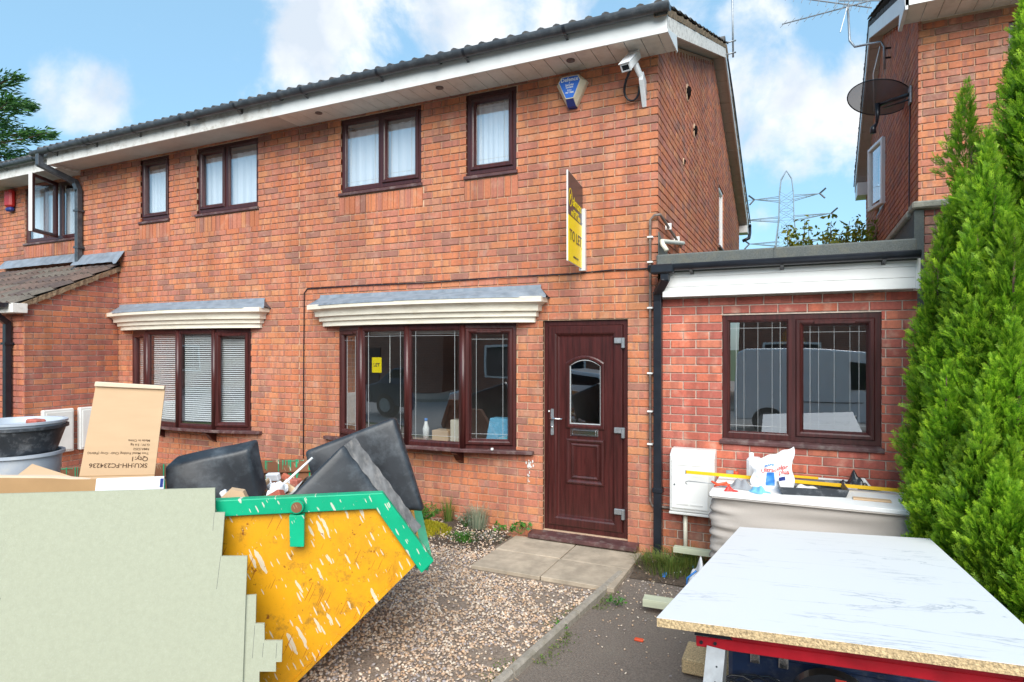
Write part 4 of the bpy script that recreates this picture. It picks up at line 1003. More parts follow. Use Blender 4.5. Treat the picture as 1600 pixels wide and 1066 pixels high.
window(Bh, TW, *L1, (), (True,), curtain=('net', .84)); window(Bh, TW, *L2, (.48,), (True, False), curtain=('net', .86))
bow_window(Bh, BAYL[0], BAYL[1], BAYL[2], BAYL[3], .20, (True, False, False, True), 0, 'blind', -8.93, -6.03, FB)
room(TF, BAYL[0], BAYL[1], BAYL[2], BAYL[3], Bh, depth=3.2, w0=-.12)
tile_roof(Bh, (-9.98, -.53, 4.77), (1, 0, 0), (0, 1, PITCH), 4.48, 5.0, 'tile', limit=270)
mb = MB().add([(-9.98, 4.17, 6.57), (-5.5, 4.17, 6.57), (-5.5, 8.95, 6.57 - PITCH * 4.78), (-9.98, 8.95, 6.57 - PITCH * 4.78)], [(0, 1, 2, 3)])
mb.add([(-9.98, 4.17, 6.54), (-5.5, 4.17, 6.54), (-5.5, -.40, 6.54 - PITCH * 4.57), (-9.98, -.40, 6.54 - PITCH * 4.57)], [(0, 1, 2, 3)])
build('roof_deck', mb, 'tile', Bh)
build('fascia', MB().box(-9.92, -5.5, -.425, -.405, 4.605, 4.79), 'old_white', Bh)
build('soffit', MB().box(-9.92, -5.503, -.405, .0, 4.634, 4.645), 'soffit_old', Bh)
build('eaves_end', MB().box(-9.93, -9.905, -.40, .0, 4.606, 4.78), 'old_white', Bh)
gutter(Bh, (-10.12, -.50, 4.785), (-5.47, -.50, 4.795), (0, -1, 0), brackets=.92, joints=(1.2, 3.4))
pipe_run(Bh, [(-9.96, -.50, 4.78), (-9.96, -.50, 4.60), (-9.88, -.06, 4.44), (-9.80, -.06, 4.30), (-9.80, -.06, 3.16), (-9.80, -.12, 3.10)], .075, 'gutter', square=True)
for z in (4.0, 3.45): build('pipe_clip', MB().box(-9.86, -9.74, -.105, -.01, z - .015, z + .015), 'gutter', Bh)

# ================================================================== third house, set back at the far left
C3 = thing('brick_house', (-11.6, .3, 0), 'set-back brick house at the far left edge with an upstairs window standing open', 'house')
TC = frame((0, .3), (1, 0), (0, -1)); TCW = frame((0, .328), (1, 0), (0, -1))
CW = (-11.93, -10.45, 3.68, 4.66)
wall_core('wall', TC, -12.75, -9.86, -.1, 4.74, [CW], 'mortar', C3)
BC = Bricks(C3, 'brick'); solC = (CW[0] - .03, CW[1] + .03, 3.46, 3.67)
BC.lay(TC, -12.75, -9.87, 2.9, 4.70, [CW, solC]); BC.soldiers(TC, *solC); BC.finish()
build('side_wall', MB().box(-12.75, -12.70, .32, 8.6, -.1, 4.72), 'mortar', C3)
w3 = window(C3, TCW, CW[0], CW[1], CW[2], CW[3], (.36, .66), (False, False, False), curtain=('net', .9))
# the opened sash swings out on its left side
th = math.radians(62); hx0 = CW[0] + .93
TO = lambda u, wd, z: (hx0 - u * math.cos(th) * 1.0 - wd * math.sin(th) * 0 + 0, .30 - u * math.sin(th) - wd * .6, z)
TO = lambda u, wd, z: (-11.28 + u * math.cos(th), -.28 + u * math.sin(th) - 0 * wd + 0, z) if 0 else (-10.95 + u * .468 + wd * .884, .29 - u * .884 + wd * .468, z)
build('open_sash', MB().ring(0, .58, CW[2] + .06, CW[3] - .02, [(0, -.05), (0, .0), (.01, .008), (.045, .008), (.055, -.004), (.055, -.05), (0, -.05)], TO), 'rosewood', w3)
build('open_pane', MB().add([TO(.05, -.025, CW[2] + .11), TO(.53, -.025, CW[2] + .11), TO(.53, -.025, CW[3] - .07), TO(.05, -.025, CW[3] - .07)], [(0, 1, 2, 3)]), 'glass', w3)
build('sash_edge', MB().box(.5805, .590, -.05, .0, CW[2] + .065, CW[3] - .025, TO), 'white_clean', w3)
tile_roof(C3, (-12.9, -.22, 4.86), (1, 0, 0), (0, 1, PITCH), 2.9, 5.0, 'tile', limit=150)
build('roof_deck', MB().add([(-12.9, 4.4, 6.62), (-9.98, 4.4, 6.62), (-9.98, -.1, 6.62 - PITCH * 4.5), (-12.9, -.1, 6.62 - PITCH * 4.5)], [(0, 1, 2, 3)]), 'tile', C3)
build('fascia', MB().box(-12.9, -9.94, -.13, -.11, 4.68, 4.86), 'old_white', C3)
build('soffit', MB().box(-12.9, -9.94, -.11, .30, 4.70, 4.71), 'soffit_old', C3)
gutter(C3, (-12.9, -.19, 4.87), (-10.02, -.19, 4.87), (0, -1, 0), brackets=.9)
al = MB().box(-12.37, -12.17, .20, .296, 4.36, 4.66, bev=.03); red = tag(build('alarm_box', al, 'red_box'), 'small red alarm box high on the far left house wall', 'alarm box')
build('strobe', MB().box(-12.35, -12.19, .21, .29, 4.29, 4.358, bev=.02), 'navy_print', red)

# ================================================================== lean-to garage on the left
G = thing('lean_to_garage', (-10.7, -.6, 0), 'projecting brick garage with a brown tiled lean-to roof at the far left', 'garage')
TGF = frame((0, -1.2), (1, 0), (0, -1)); TGS = frame((-8.95, 0), (0, 1), (1, 0))
def zlean(y): return 2.50 + (y + 1.2) * .49
wall_core('wall', TGF, -12.4, -8.962, -.1, 2.48, [], 'brick', G)
mb = MB().add([(-8.962, -1.2, -.1), (-8.962, 0, -.1), (-8.962, 0, zlean(0)), (-8.962, -1.2, zlean(-1.2))], [(0, 1, 2, 3)]); build('side_wall', mb, 'mortar_grey', G)
BG = Bricks(G, 'brick_garage')
BG.lay(TGS, -1.2, -.01, -.04, 3.05, [], clip=lambda z: (max(-1.2, (z - 2.50) / .49 - 1.2), 0) if z > 2.5 else (-1.2, 0), off=.03, zbase=-.042)
BG.lay(TGF, -12.0, -8.952, .9, 2.46, [], off=.1, zbase=-.042)
BG.finish()
tile_roof(G, (-12.55, -1.36, 2.47), (1, 0, 0), (0, 1, .49), 3.66, 1.60, 'tile_brown', gauge=.27, limit=200)
build('roof_deck', MB().add([(-12.5, -1.3, 2.46), (-8.92, -1.3, 2.46), (-8.92, .26, 3.21), (-12.5, .26, 3.21)], [(0, 1, 2, 3)]), 'tile_brown', G)
n = 40; mb = MB()
for i in range(n + 1):
    y = -1.33 + 1.35 * i / n; z = zlean(y) - .02; j = random.uniform(-.008, .008)
    mb.v += [(-8.98, y, z), (-8.90 + j, y, z - .012 + j), (-8.89 + j, y, z + .055), (-8.98, y, z + .06)]
for i in range(n):
    for k in range(4): mb.f.append((i * 4 + k, i * 4 + (k + 1) % 4, (i + 1) * 4 + (k + 1) % 4, (i + 1) * 4 + k))
build('verge_mortar', mb, 'mortar_dark', G)
mb = MB().grid(lambda a, b: (-9.87 + a * 1.08, -.012 - (1 - b) * .13 - .003 * math.sin(a * 21), 3.17 + b * .17 - (1 - b) * .03 * (a > .93) + .002 * math.sin(a * 33 + b * 5)), 40, 4); build('lead_flashing', mb, 'lead', G, smooth=True)
mb = MB().grid(lambda a, b: (-12.5 + a * 2.63, .285 - (1 - b) * .13 - .003 * math.sin(a * 41), 3.29 + b * .16 + .002 * math.sin(a * 63 + b * 5)), 60, 4); build('lead_flashing', mb, 'lead', G, smooth=True)
build('eaves_box', MB().box(-12.4, -8.87, -1.37, -1.2, 2.38, 2.50, bev=.004), 'old_white', G)
gutter(G, (-12.4, -1.43, 2.50), (-8.95, -1.43, 2.50), (0, -1, 0), m='black', brackets=1.0)
pipe_run(G, [(-9.18, -1.43, 2.46), (-9.18, -1.40, 2.36), (-9.22, -1.26, 2.26), (-9.22, -1.26, 0.05)], .07, 'black')
build('pipe_clip', MB().box(-9.27, -9.17, -1.31, -1.2, 1.98, 2.01), 'black', G)
# two meter boxes on its side wall
for (ya, yb, z0, z1, lab) in ((-1.02, -.64, .545, 1.125, 'white meter cupboard on the garage side wall beside the tubs'), (-.57, -.16, .545, 1.125, 'white meter cupboard half hidden behind the leaning cardboard sheet')):
    mt = thing('meter_box', (-8.94, (ya + yb) / 2, z0), lab, 'meter box', 'meter boxes on the garage wall')
    build('case', MB().box(-8.948, -8.88, ya, yb, z0, z1, bev=.012), 'white', mt)
    build('door', MB().box(-8.879, -8.868, ya + .03, yb - .025, z0 + .03, z1 - .035, bev=.005), 'white', mt)

# ================================================================== flat-roofed extension on the right
Ex = thing('brick_extension', (-.15, 0, 0), 'flat-roofed red brick side extension with white fascia and a two-light brown window', 'extension')
XW = (-.608, .605, 1.09, 2.22)
wall_core('wall', TF, -1.179, .845, -.1, 2.40, [XW], 'mortar_grey', Ex)
BX = Bricks(Ex, 'brick_red'); BX.lay(TF, -1.160, .845, .35, 2.40, [XW], off=.07, zbase=-.02); BX.finish(limit=250)
B2 = Bricks(Ex, 'brick'); B2.lay(TF, -1.160, .845, -.02, .35, [], off=.02, zbase=-.02); B2.finish(limit=45)
window(Ex, TW, *XW, (.465,), (False, True), leaded=2, vents=(1,))
build('roof_slab', MB().box(-1.15, .82, -.15, 4.4, 2.60, 2.70), 'felt', Ex)
mb = MB().box(-1.15, .82, -.165, .1, 2.64, 2.765, bev=.012); build('felt_kerb', mb, 'felt', Ex)
mb = MB().box(-.18, -.165, -.172, .1, 2.63, 2.772); build('felt_lap', mb, 'felt', Ex)
for i, (z0, z1) in enumerate(((2.385, 2.4695), (2.4705, 2.5545), (2.5555, 2.64))):
    build('fascia_board', MB().box(-1.10, .815, -.135 - .002 * i, -.12, z0, z1, bev=.003), 'white_clean', Ex)
build('fascia_back', MB().box(-1.10, .82, -.12, .0, 2.39, 2.62), 'white', Ex)
build('fascia_corner', MB().box(.815, .845, -.142, -.0, 2.38, 2.62, bev=.003), 'white_clean', Ex)
gutter(Ex, (-1.20, -.215, 2.655), (.83, -.215, 2.655), (0, -1, 0), m='black', brackets=.72, r=.05)
build('gutter_outlet', MB().box(-1.185, -.98, -.275, -.155, 2.585, 2.665, bev=.012), 'black', Ex)
pipe_run(Ex, [(-1.06, -.215, 2.60), (-1.06, -.215, 2.54), (-1.155, -.07, 2.43), (-1.155, -.055, 2.36), (-1.155, -.055, .0)], .072, 'black')
build('pipe_joint', MB().box(-1.20, -1.11, -.10, -.01, .62, .66, bev=.004), 'black', Ex)
build('interior_lampshade', MB().lathe([(.05, 2.14), (.09, 2.08), (.13, 1.98), (.13, 1.97), (.05, 2.13)], (-.05, 1.0, 0), 20), 'yellow', Ex, smooth=True)
# gas meter box
mt = thing('meter_box', (-.84, -.05, .49), 'large white gas meter box on the wall right of the black downpipe', 'meter box')
mb = MB().prism([(-.001, .49), (-.001, 1.04), (-.09, 1.035), (-.165, 1.0), (-.175, .98), (-.175, .495)], 0, 1, lambda p, q, r_: (-1.03 + q * .38, p, r_))
build('case', mb, 'white', mt, bevel=.012)
build('door', MB().box(-1.01, -.70, -.186, -.176, .525, .955, bev=.006), 'white_clean', mt)
mb = MB()
for (z, s) in ((.905, 1), (.56, 1)):
    mb.box(-.97, -.865, -.190, -.187, z, z + .012, bev=.001); mb.box(-.85, -.745, -.190, -.187, z, z + .012, bev=.001)
build('door_ridges', mb, 'white', mt)
build('lock', MB().tube([(-.985, -.185, .735), (-.985, -.192, .735)], .008, 10), 'steel', mt)
build('base_lip', MB().box(-1.035, -.645, -.18, -.0, .470, .492, bev=.004), 'white', mt)
build('supply_pipe', MB().tube([(-.905, -.10, .47), (-.905, -.10, .05)], .018, 12), 'offwhite_pipe', mt, smooth=True)
build('pipe_sleeve', MB().tube([(-.905, -.10, .10), (-.905, -.10, -.01)], .026, 12), 'black', mt, smooth=True)
build('copper_tail', MB().tube([(-.70, -.06, .50), (-.70, -.06, .42)], .012, 8), 'mortar', mt)

# ================================================================== neighbour's garage block and house on the right
NG = thing('garage_block', (2.0, .25, 0), "pink brick garage front with pale stone coping beside the extension, behind the conifer", 'garage')
TN = frame((0, .25), (1, 0), (0, -1)); TNs = frame((.87, .25), (0, 1), (-1, 0))
wall_core('wall', TN, .87, 3.4, -.1, 3.06, [], 'mortar_grey', NG)
build('side_wall', MB().box(.862, .90, .27, 4.2, 2.3, 3.05), 'felt', NG)
BN = Bricks(NG, 'brick_pink'); BN.lay(TN, .93, 3.4, 1.5, 3.05, off=.1); BN.finish()
build('felt_corner', MB().box(.858, .925, .235, .262, 2.2, 3.05), 'felt', NG)
mb = MB().box(.84, 3.4, .20, .42, 3.06, 3.12, bev=.012); build('coping', mb, 'stone', NG)
mb = MB().box(.83, .95, .42, 2.0, 3.03, 3.09, bev=.012); build('coping', mb, 'stone', NG)
build('garage_roof', MB().box(.9, 3.4, .4, 4.0, 2.95, 3.03), 'felt', NG)

NH = thing('brick_house', (3.0, 1.94, 0), 'brick house at the top right with a satellite dish on its gable', 'house')
TH_ = frame((0, 1.94), (1, 0), (0, -1)); TS = frame((1.14, 1.94), (0, 1), (-1, 0))
NW = (1.90, 3.1, 3.9, 5.20); SW = (2.72, 3.9, 4.05, 5.05)
wall_core('wall', TH_, 1.152, 6.0, -.1, 5.36, [NW], 'mortar', NH)
BH = Bricks(NH, 'brick'); BH.lay(TH_, 1.14, 6.0, 2.7, 5.32, [NW], off=.05)
yR, zR = 4.95 - 1.94, 6.60                  # ridge, measured from the front wall
def nz_(u):                                  # underside of the bargeboard
    return 5.46 + .375 * u if u < yR else 5.46 + .375 * yR - (u - yR) * .66
mb = MB(); 
for (ua, ub) in ((0, SW[0]), (SW[0], yR), (yR, SW[1]), (SW[1], 5.46)):
    if SW[0] <= ua < SW[1]:
        mb.add([TS(ua, -.012, -.1), TS(ub, -.012, -.1), TS(ub, -.012, SW[2]), TS(ua, -.012, SW[2])], [(0, 1, 2, 3)])
        mb.add([TS(ua, -.012, SW[3]), TS(ub, -.012, SW[3]), TS(ub, -.012, nz_(ub)), TS(ua, -.012, nz_(ua))], [(0, 1, 2, 3)])
    else: mb.add([TS(ua, -.012, -.1), TS(ub, -.012, -.1), TS(ub, -.012, nz_(ub)), TS(ua, -.012, nz_(ua))], [(0, 1, 2, 3)])
build('gable_wall', mb, 'mortar', NH)
def clipN(z):
    a = 0 if z < 5.46 else (z - 5.46) / .375
    b = 5.46 if z < nz_(5.46) else yR + (5.46 + .375 * yR - z) / .66
    return (a, b) if a < b - .05 else None
BH.lay(TS, 0, 5.46, 2.7, 6.55, [SW], clip=clipN, off=.02); BH.finish()
window(NH, frame((0, 1.968), (1, 0), (0, -1)), *NW, (.5,), (True, False), curtain=('net', .8))
wsd = window(NH, frame((1.14 + .055, 1.94), (0, 1), (-1, 0)), SW[0], SW[1], SW[2], SW[3], (.5,), (False, False), m='white_clean')
# side sash pushed open
TO2 = lambda u, wd, z: (1.10 - u * .20 - wd * .98, 4.62 + u * .98 - wd * .2, z)
build('open_sash', MB().ring(0, .62, SW[2] - .02, SW[3] - .06, [(0, -.05), (0, .0), (.01, .008), (.045, .008), (.055, -.004), (.055, -.05), (0, -.05)], TO2), 'white_clean', wsd)
build('open_pane', MB().add([TO2(.05, -.025, SW[2] + .08), TO2(.57, -.025, SW[2] + .08), TO2(.57, -.025, SW[3] - .03), TO2(.05, -.025, SW[3] - .03)], [(0, 1, 2, 3)]), 'glass', wsd)
xn = .976
build('fascia', MB().box(xn, 6.0, 1.49, 1.51, 5.33, 5.52), 'white', NH)
x = xn + .03
while x < 3.6:
    build('soffit_panel', MB().box(x + .002, x + .147, 1.51, 1.939, 5.345, 5.355, bev=.002), 'soffit', NH); x += .15
build('soffit', MB().box(3.6, 6.0, 1.51, 1.94, 5.345, 5.36), 'soffit', NH)
def yz_line(y): return nz_(y - 1.94)
for (ya, yb, m_) in ((1.49, 4.95, 'white'), (4.95, 7.55, 'white')):
    za, zb = yz_line(ya), yz_line(yb)
    build('bargeboard', board_yz(xn - .01, xn + .012, [(ya, za), (ya, za + .17), (yb, zb + .17), (yb, zb)]), m_, NH)
    verge(NH, xn - .008, ya, yb, lambda y: yz_line(y) + .175, side=-1, m='tile')
    nb = 16
    for i in range(nb):
        a_ = ya + (yb - ya) * i / nb + .004; b_ = ya + (yb - ya) * (i + 1) / nb - .004
        if b_ < 1.9: continue
        mb = MB().add([(x_, y, yz_line(y) + .012 + dz) for x_ in (xn + .013, 1.16) for y in (a_, b_) for dz in (0, .012)], [(0, 1, 3, 2), (4, 6, 7, 5), (0, 2, 6, 4), (1, 5, 7, 3), (0, 4, 5, 1), (2, 3, 7, 6)])
        build('verge_panel', mb, 'soffit_old', NH)
build('eaves_spike', board_yz(xn - .014, xn + .02, [(1.49, 5.33), (1.49, 5.64), (1.72, 5.66), (1.95, 5.285)]), 'white', NH)
build('eaves_box', MB().box(xn, 1.16, 7.1, 7.55, 4.72, 4.95), 'white', NH)
mb = MB().add([(xn - .02, 1.40, 5.62), (6, 1.40, 5.62), (6, 4.95, 6.86), (xn - .02, 4.95, 6.86)], [(0, 1, 2, 3)]).add([(6, 4.95, 6.86), (xn - .02, 4.95, 6.86), (xn - .02, 7.7, 5.02), (6, 7.7, 5.02)], [(0, 1, 2, 3)])
build('roof_deck', mb, 'tile', NH)
tile_roof(NH, (xn - .02, 1.38, 5.64), (1, 0, 0), (0, 1, .352), 4.9, 3.75, 'tile', limit=190)
build('rear_wall', MB().box(1.16, 6, 7.25, 7.4, -.1, 4.9), 'mortar', NH)

# ================================================================== fixtures on the walls
# bell box of the alarm
al = thing('alarm_box', (-1.99, -.02, 4.42), 'blue and cream six-sided burglar alarm box under the eaves', 'alarm box')
TA = frame((-1.985, 0), (1, 0), (0, -1))
hexo = [(-.055, .165 - .01), (.095, .165 - .01), (.165, .05), (.055, -.145), (-.045, -.145), (-.155, .05)]
hexo = [(-.075, .13), (.075, .13), (.155, .055), (.045, -.165), (-.045, -.165), (-.155, .055)]
hexi = [(-.085, .105), (.085, .105), (.115, .055), (.04, -.115), (-.04, -.115), (-.115, .055)]
hexi = [(p[0] * .98, p[1] * .98) for p in hexi]
zc = 4.435
mb = MB(); mb.add([TA(u, .0, zc + v) for u, v in hexo] + [TA(u, .05, zc + v) for u, v in hexo] + [TA(u, .115, zc + v) for u, v in hexi], [(i, (i + 1) % 6, (i + 1) % 6 + 6, i + 6) for i in range(6)] + [(i + 6, (i + 1) % 6 + 6, (i + 1) % 6 + 12, i + 12) for i in range(6)] + [(12, 13, 14, 15, 16, 17)])
build('case', mb, 'alarm_cream', al)
mb = MB().add([TA(u * .93, .1165, zc + v * .93) for u, v in hexi], [(0, 1, 2, 3, 4, 5)]); build('blue_panel', mb, 'alarm_blue', al)
mb = MB(); mb.add([TA(-.043, .052, zc - .168), TA(.043, .052, zc - .168), TA(.038, .118, zc - .115), TA(-.038, .118, zc - .115), TA(-.043, .0, zc - .172), TA(.043, .0, zc - .172)], [(0, 1, 2, 3), (0, 1, 5, 4)]); build('strobe', mb, 'navy_print', al)
for s, z, sz, b in (('Defence', .068, .052, .012), ('A', .036, .018, .02), ('Security', .018, .026, .015), ('System', -.004, .026, .015), ('0121', -.034, .022, .015), ('447 7888', -.056, .022, .015)):
    text(s, sz, lambda u, wd, v, z=z: TA(u, .1165 + wd, zc + z + v), 'white_clean', al, bold=b)
# CCTV camera
cc = thing('security_camera', (-1.33, -.1, 4.35), 'white security camera with a looped black cable, tilted down under the eaves corner', 'camera')
A0, A1 = Vector((-1.34, -.13, 4.60)), Vector((-1.40, -.42, 4.33))
d = (A1 - A0).normalized(); xs__ = Vector((0, 0, 1)).cross(d).normalized(); up = d.cross(xs__)
def tc(u, wd, z): return tuple(A0 + xs__ * u * .86 + d * wd * .82 + up * z * .86)
build('housing', MB().box(-.055, .055, .0, .34, -.04, .045, tc, bev=.012), 'cctv', cc)
build('sun_shield', MB().box(-.062, .062, -.01, .36, .048, .058, tc, bev=.003), 'cctv', cc)
build('front_rim', MB().ring(-.052, .052, -.038, .042, [(0, .335), (0, .35), (.012, .352), (.014, .342)], lambda u, wd, z: tc(u, wd, z)), 'cctv', cc)
build('lens_window', MB().box(-.042, .042, .335, .344, -.03, .034, tc), 'car_glass', cc)
build('wall_plate', board_yz(-.004, .004, [(-.0, 4.36), (-.10, 4.38), (-.12, 4.31), (.0, 4.20)]) and MB().add([(-1.29 + x, y, z) for x in (-.02, .02) for y, z in ((-.012, 4.40), (-.13, 4.44), (-.15, 4.36), (-.012, 4.16))], [(0, 1, 2, 3), (7, 6, 5, 4)] + [(i, (i + 1) % 4, (i + 1) % 4 + 4, i + 4) for i in range(4)]), 'cctv', cc, bevel=.003)
build('bracket', MB().tube([(-1.29, -.02, 4.28), (-1.29, -.10, 4.38), (-1.33, -.20, 4.49)], [.03, .022, .03], 12), 'cctv', cc, smooth=True)
lp = [Vector((-1.36, -.16, 4.50)), Vector((-1.45, -.10, 4.40)), Vector((-1.475, -.06, 4.31)), Vector((-1.44, -.04, 4.235)), Vector((-1.38, -.04, 4.22)), Vector((-1.33, -.05, 4.26)), Vector((-1.315, -.10, 4.34))]
build('cable_loop', MB().tube(lp, .012, 8), 'black', cc, smooth=True, subsurf=1)
# agent's board
sb = thing('agent_board', (-1.86, -.05, 2.69), 'charcoal and yellow TO LET board sticking out from the wall above the door', 'sign')
P0 = Vector((-1.888, -.035, 0)); bd = Vector((.114, -.9935, 0)); bn = Vector((.9935, .114, 0))
TB = lambda u, wd, z: tuple(P0 + bd * (.61 - u) + bn * wd + Vector((0, 0, z)))      # u runs from the outer edge to the wall
zb0, zb1 = 2.693, 3.482; zm = zb0 + .405
build('board_core', MB().box(0, .61, -.006, .006, zb0, zb1, TB), 'white_clean', sb)
for sgn, w0, w1 in ((1, .006, .0075), (-1, -.0075, -.006)):
    build('charcoal_field', MB().box(.003, .607, w0, w1, zm + .002, zb1 - .003, TB), 'sign_black', sb)
    build('yellow_field', MB().box(.003, .607, w0, w1, zb0 + .003, zm, TB), 'sign_yellow', sb)
tt = lambda z: (lambda u, wd, v, z=z: TB(.305 + u, .0078 + wd, z + v))
text('akmans', .125, lambda u, wd, v: TB(.36 + u, .0078 + wd, 3.245 + v), 'sign_yellow', sb, bold=.006)
mb = MB(); n = 28
for i in range(n):
    t0, t1 = 2 * math.pi * i / n, 2 * math.pi * (i + 1) / n
    r0, r1 = .072, .052
    f = lambda r_, t: TB(.088 + r_ * math.cos(t), .0085, 3.262 + r_ * 1.12 * math.sin(t))
    mb.add([f(r0, t0), f(r0, t1), f(r1 if abs(math.cos(t1)) > .5 else r1 + .012, t1), f(r1 if abs(math.cos(t0)) > .5 else r1 + .012, t0)], [(0, 1, 2, 3)])
mb.add([TB(.088 + .022 * math.cos(t * .6), .0085, 3.262 + .018 + .012 * math.sin(t * .6)) for t in range(11)], [tuple(range(11))])
mb.add([TB(.088 + .019 * math.cos(math.pi + t * .5236), .0085, 3.270 + .032 * math.sin(math.pi + t * .5236)) for t in range(7)], [tuple(range(7))])
build('acorn_logo', mb, 'sign_yellow', sb)
text('estate agents', .042, tt(3.17), 'sign_yellow', sb, bold=.004)
text('0121 247 4488', .06, tt(3.125 + .02), 'sign_yellow', sb, bold=.012) if 0 else text('0121 247 2828', .062, tt(3.128), 'sign_yellow', sb, bold=.012)
text('TO LET', .135, tt(2.93), 'sign_black', sb, bold=.008, sx=1.12)
text('oakmans.co.uk', .036, tt(2.755), 'sign_black', sb, bold=.0)
mb = MB().box(-1.905, -1.845, -.075, -.03, 2.672, 3.265, bev=.002); build('wall_batten', mb, 'white', sb)
mb = MB()
for z in (3.12, 2.88): mb.tube([(-1.875, -.078, z), (-1.875, -.070, z)], .006, 8)
build('screw', mb, 'steel', sb)

# satellite dish on the neighbour's gable
ds = thing('satellite_dish', (1.10, 2.4, 4.75), 'dark mesh satellite dish sticking out from the right-hand house gable', 'satellite dish')
C0 = Vector((.86, 2.75, 4.86)); nrm_ = Vector((-.30, -.34, -.02)).normalized()
# the dish faces away to the right rear; we look onto its back, foreshortened from below
ax = Vector((.2, .26, .93)).normalized(); e1_ = Vector((.87, -.30, -.02)); e1_ = (e1_ - ax * e1_.dot(ax)).normalized(); e2_ = ax.cross(e1_)
mb = MB(); R_ = .335; nr, na = 6, 40
for i in range(nr + 1):
    for k in range(na):
        t = 2 * math.pi * k / na; r_ = R_ * i / nr; p = C0 + e1_ * (r_ * math.cos(t)) + e2_ * (r_ * 1.02 * math.sin(t)) + ax * (.42 * r_ * r_); mb.v.append(tuple(p))
for i in range(nr):
    for k in range(na): mb.f.append((i * na + k, i * na + (k + 1) % na, (i + 1) * na + (k + 1) % na, (i + 1) * na + k))
def mesh_dish():
    m = bpy.data.materials.new('perforated_mesh'); m.use_nodes = True; t = m.node_tree; l = t.links.new; b = t.nodes['Principled BSDF']; b.inputs['Base Color'].default_value = (.10, .10, .125, 1)
    g_ = t.nodes.new('ShaderNodeNewGeometry'); tr = t.nodes.new('ShaderNodeBsdfTransparent'); mx_ = t.nodes.new('ShaderNodeMixShader'); mx_.inputs[0].default_value = .78; l(tr.outputs[0], mx_.inputs[1]); l(b.outputs[0], mx_.inputs[2]); l(mx_.outputs[0], t.nodes['Material Output'].inputs[0]); return m
build('reflector', mb, mesh_dish(), ds, smooth=True)
rimp = [C0 + e1_ * (R_ * math.cos(2 * math.pi * k / 40)) + e2_ * (R_ * 1.02 * math.sin(2 * math.pi * k / 40)) + ax * (.42 * R_ * R_) for k in range(41)]
build('rim', MB().tube(rimp, .007, 6, cap=False), 'black', ds, smooth=True)
hub = C0 - ax * .03
wallp = Vector((1.13, 2.36, 4.75))
build('arm', MB().tube([wallp + Vector((-.02, 0, 0)), hub + Vector((.02, 0, -.02))], .022, 8), 'black', ds, smooth=True)
build('arm', MB().tube([wallp + Vector((-.02, 0, -.06)), hub + Vector((.06, -.02, -.07))], .010, 8), 'black', ds, smooth=True)
build('wall_plate', MB().box(1.115, 1.135, 2.30, 2.42, 4.64, 4.83, bev=.004), 'steel', ds)
build('hub', MB().tube([hub, hub + Vector((0, 0, -.12)), hub + Vector((-.01, -.02, -.24))], [.03, .024, .014], 10), 'black', ds, smooth=True)
build('receiver', MB().tube([hub + Vector((-.01, -.02, -.24)), hub + Vector((-.05, -.05, -.30)), hub + Vector((-.05, -.05, -.36))], [.014, .03, .034], 10), 'black', ds, smooth=True)
build('cable', MB().tube([(1.13, 2.38, 4.65), (1.125, 2.40, 4.2), (1.125, 2.42, 3.5), (1.125, 2.41, 2.9)], .007, 6), 'black', ds, smooth=True)

# aerial on the main roof's gable
ae = thing('aerial', (-.93, 4.25, 6.40), 'thin aerial pole bracketed to the ridge end of the main house', 'aerial')
for z in (6.45, 6.63): build('bracket', MB().tube([(-1.0, 4.2, z - .03), (-.86, 4.25, z)], .013, 8), 'steel', ae, smooth=True)
build('pole', MB().tube([(-.90, 4.25, 6.38), (-.905, 4.25, 7.0), (-.93, 4.27, 8.6)], .014, 8), 'steel', ae, smooth=True)
build('cable', MB().tube([(-.975, 4.22, 6.36), (-.972, 5.2, 6.08), (-.97, 7.0, 5.40), (-.96, 8.9, 4.72)], .012, 6), 'black', ae, smooth=True)
# neighbour's yagi aerial
na_ = thing('aerial', (1.1, 3.9, 6.1), 'branching television aerial on a cranked pole beside the right-hand gable', 'aerial')
B0 = Vector((1.06, 4.0, 6.02)); 
J = Vector((.72, 4.15, 6.16)); J2 = Vector((.66, 4.2, 6.28)); J3 = Vector((.64, 4.25, 6.82))
build('pole', MB().tube([B0 + Vector((0, 0, -.30)), B0, Vector((1.02, 4.0, 6.10)), J, J2, J3], .016, 8), 'steel', na_, smooth=True)
for z in (-.02, -.15): build('bracket', MB().tube([B0 + Vector((0, 0, z)), B0 + Vector((.09, .02, z))], .013, 6), 'black', na_)
build('cable', MB().tube([B0 + Vector((-.05, 0, .02)), B0 + Vector((-.12, .1, -.3)), B0 + Vector((-.10, .2, -.8))], .007, 6), 'white_clean', na_, smooth=True)
def yagi(c, dr, ln, n, el_, nm):
    dr = Vector(dr).normalized(); el_ = Vector(el_).normalized(); mb = MB().tube([c - dr * ln * .25, c + dr * ln * .75], .009, 6)
    for i in range(n):
        p = c + dr * ln * (-.22 + .95 * i / (n - 1)); h = .16 - .06 * i / n; mb.tube([p - el_ * h, p + el_ * h], .0045, 5)
    build(nm, mb, 'aerial', na_)
yagi(J3, (-.9, -.25, .22), 1.3, 12, (.2, .6, .75), 'boom')
yagi(J3 + Vector((0, 0, -.03)), (-1, .1, -.02), 1.15, 11, (.35, .5, .6), 'boom')
yagi(J3 + Vector((.02, 0, .05)), (.75, .3, -.02), .6, 5, (.5, .5, .7), 'boom')
build('reflector_arm', MB().tube([J3 + Vector((-.1, -.1, -.42)), J3, J3 + Vector((.16, .1, .38))], .007, 5), 'steel', na_)

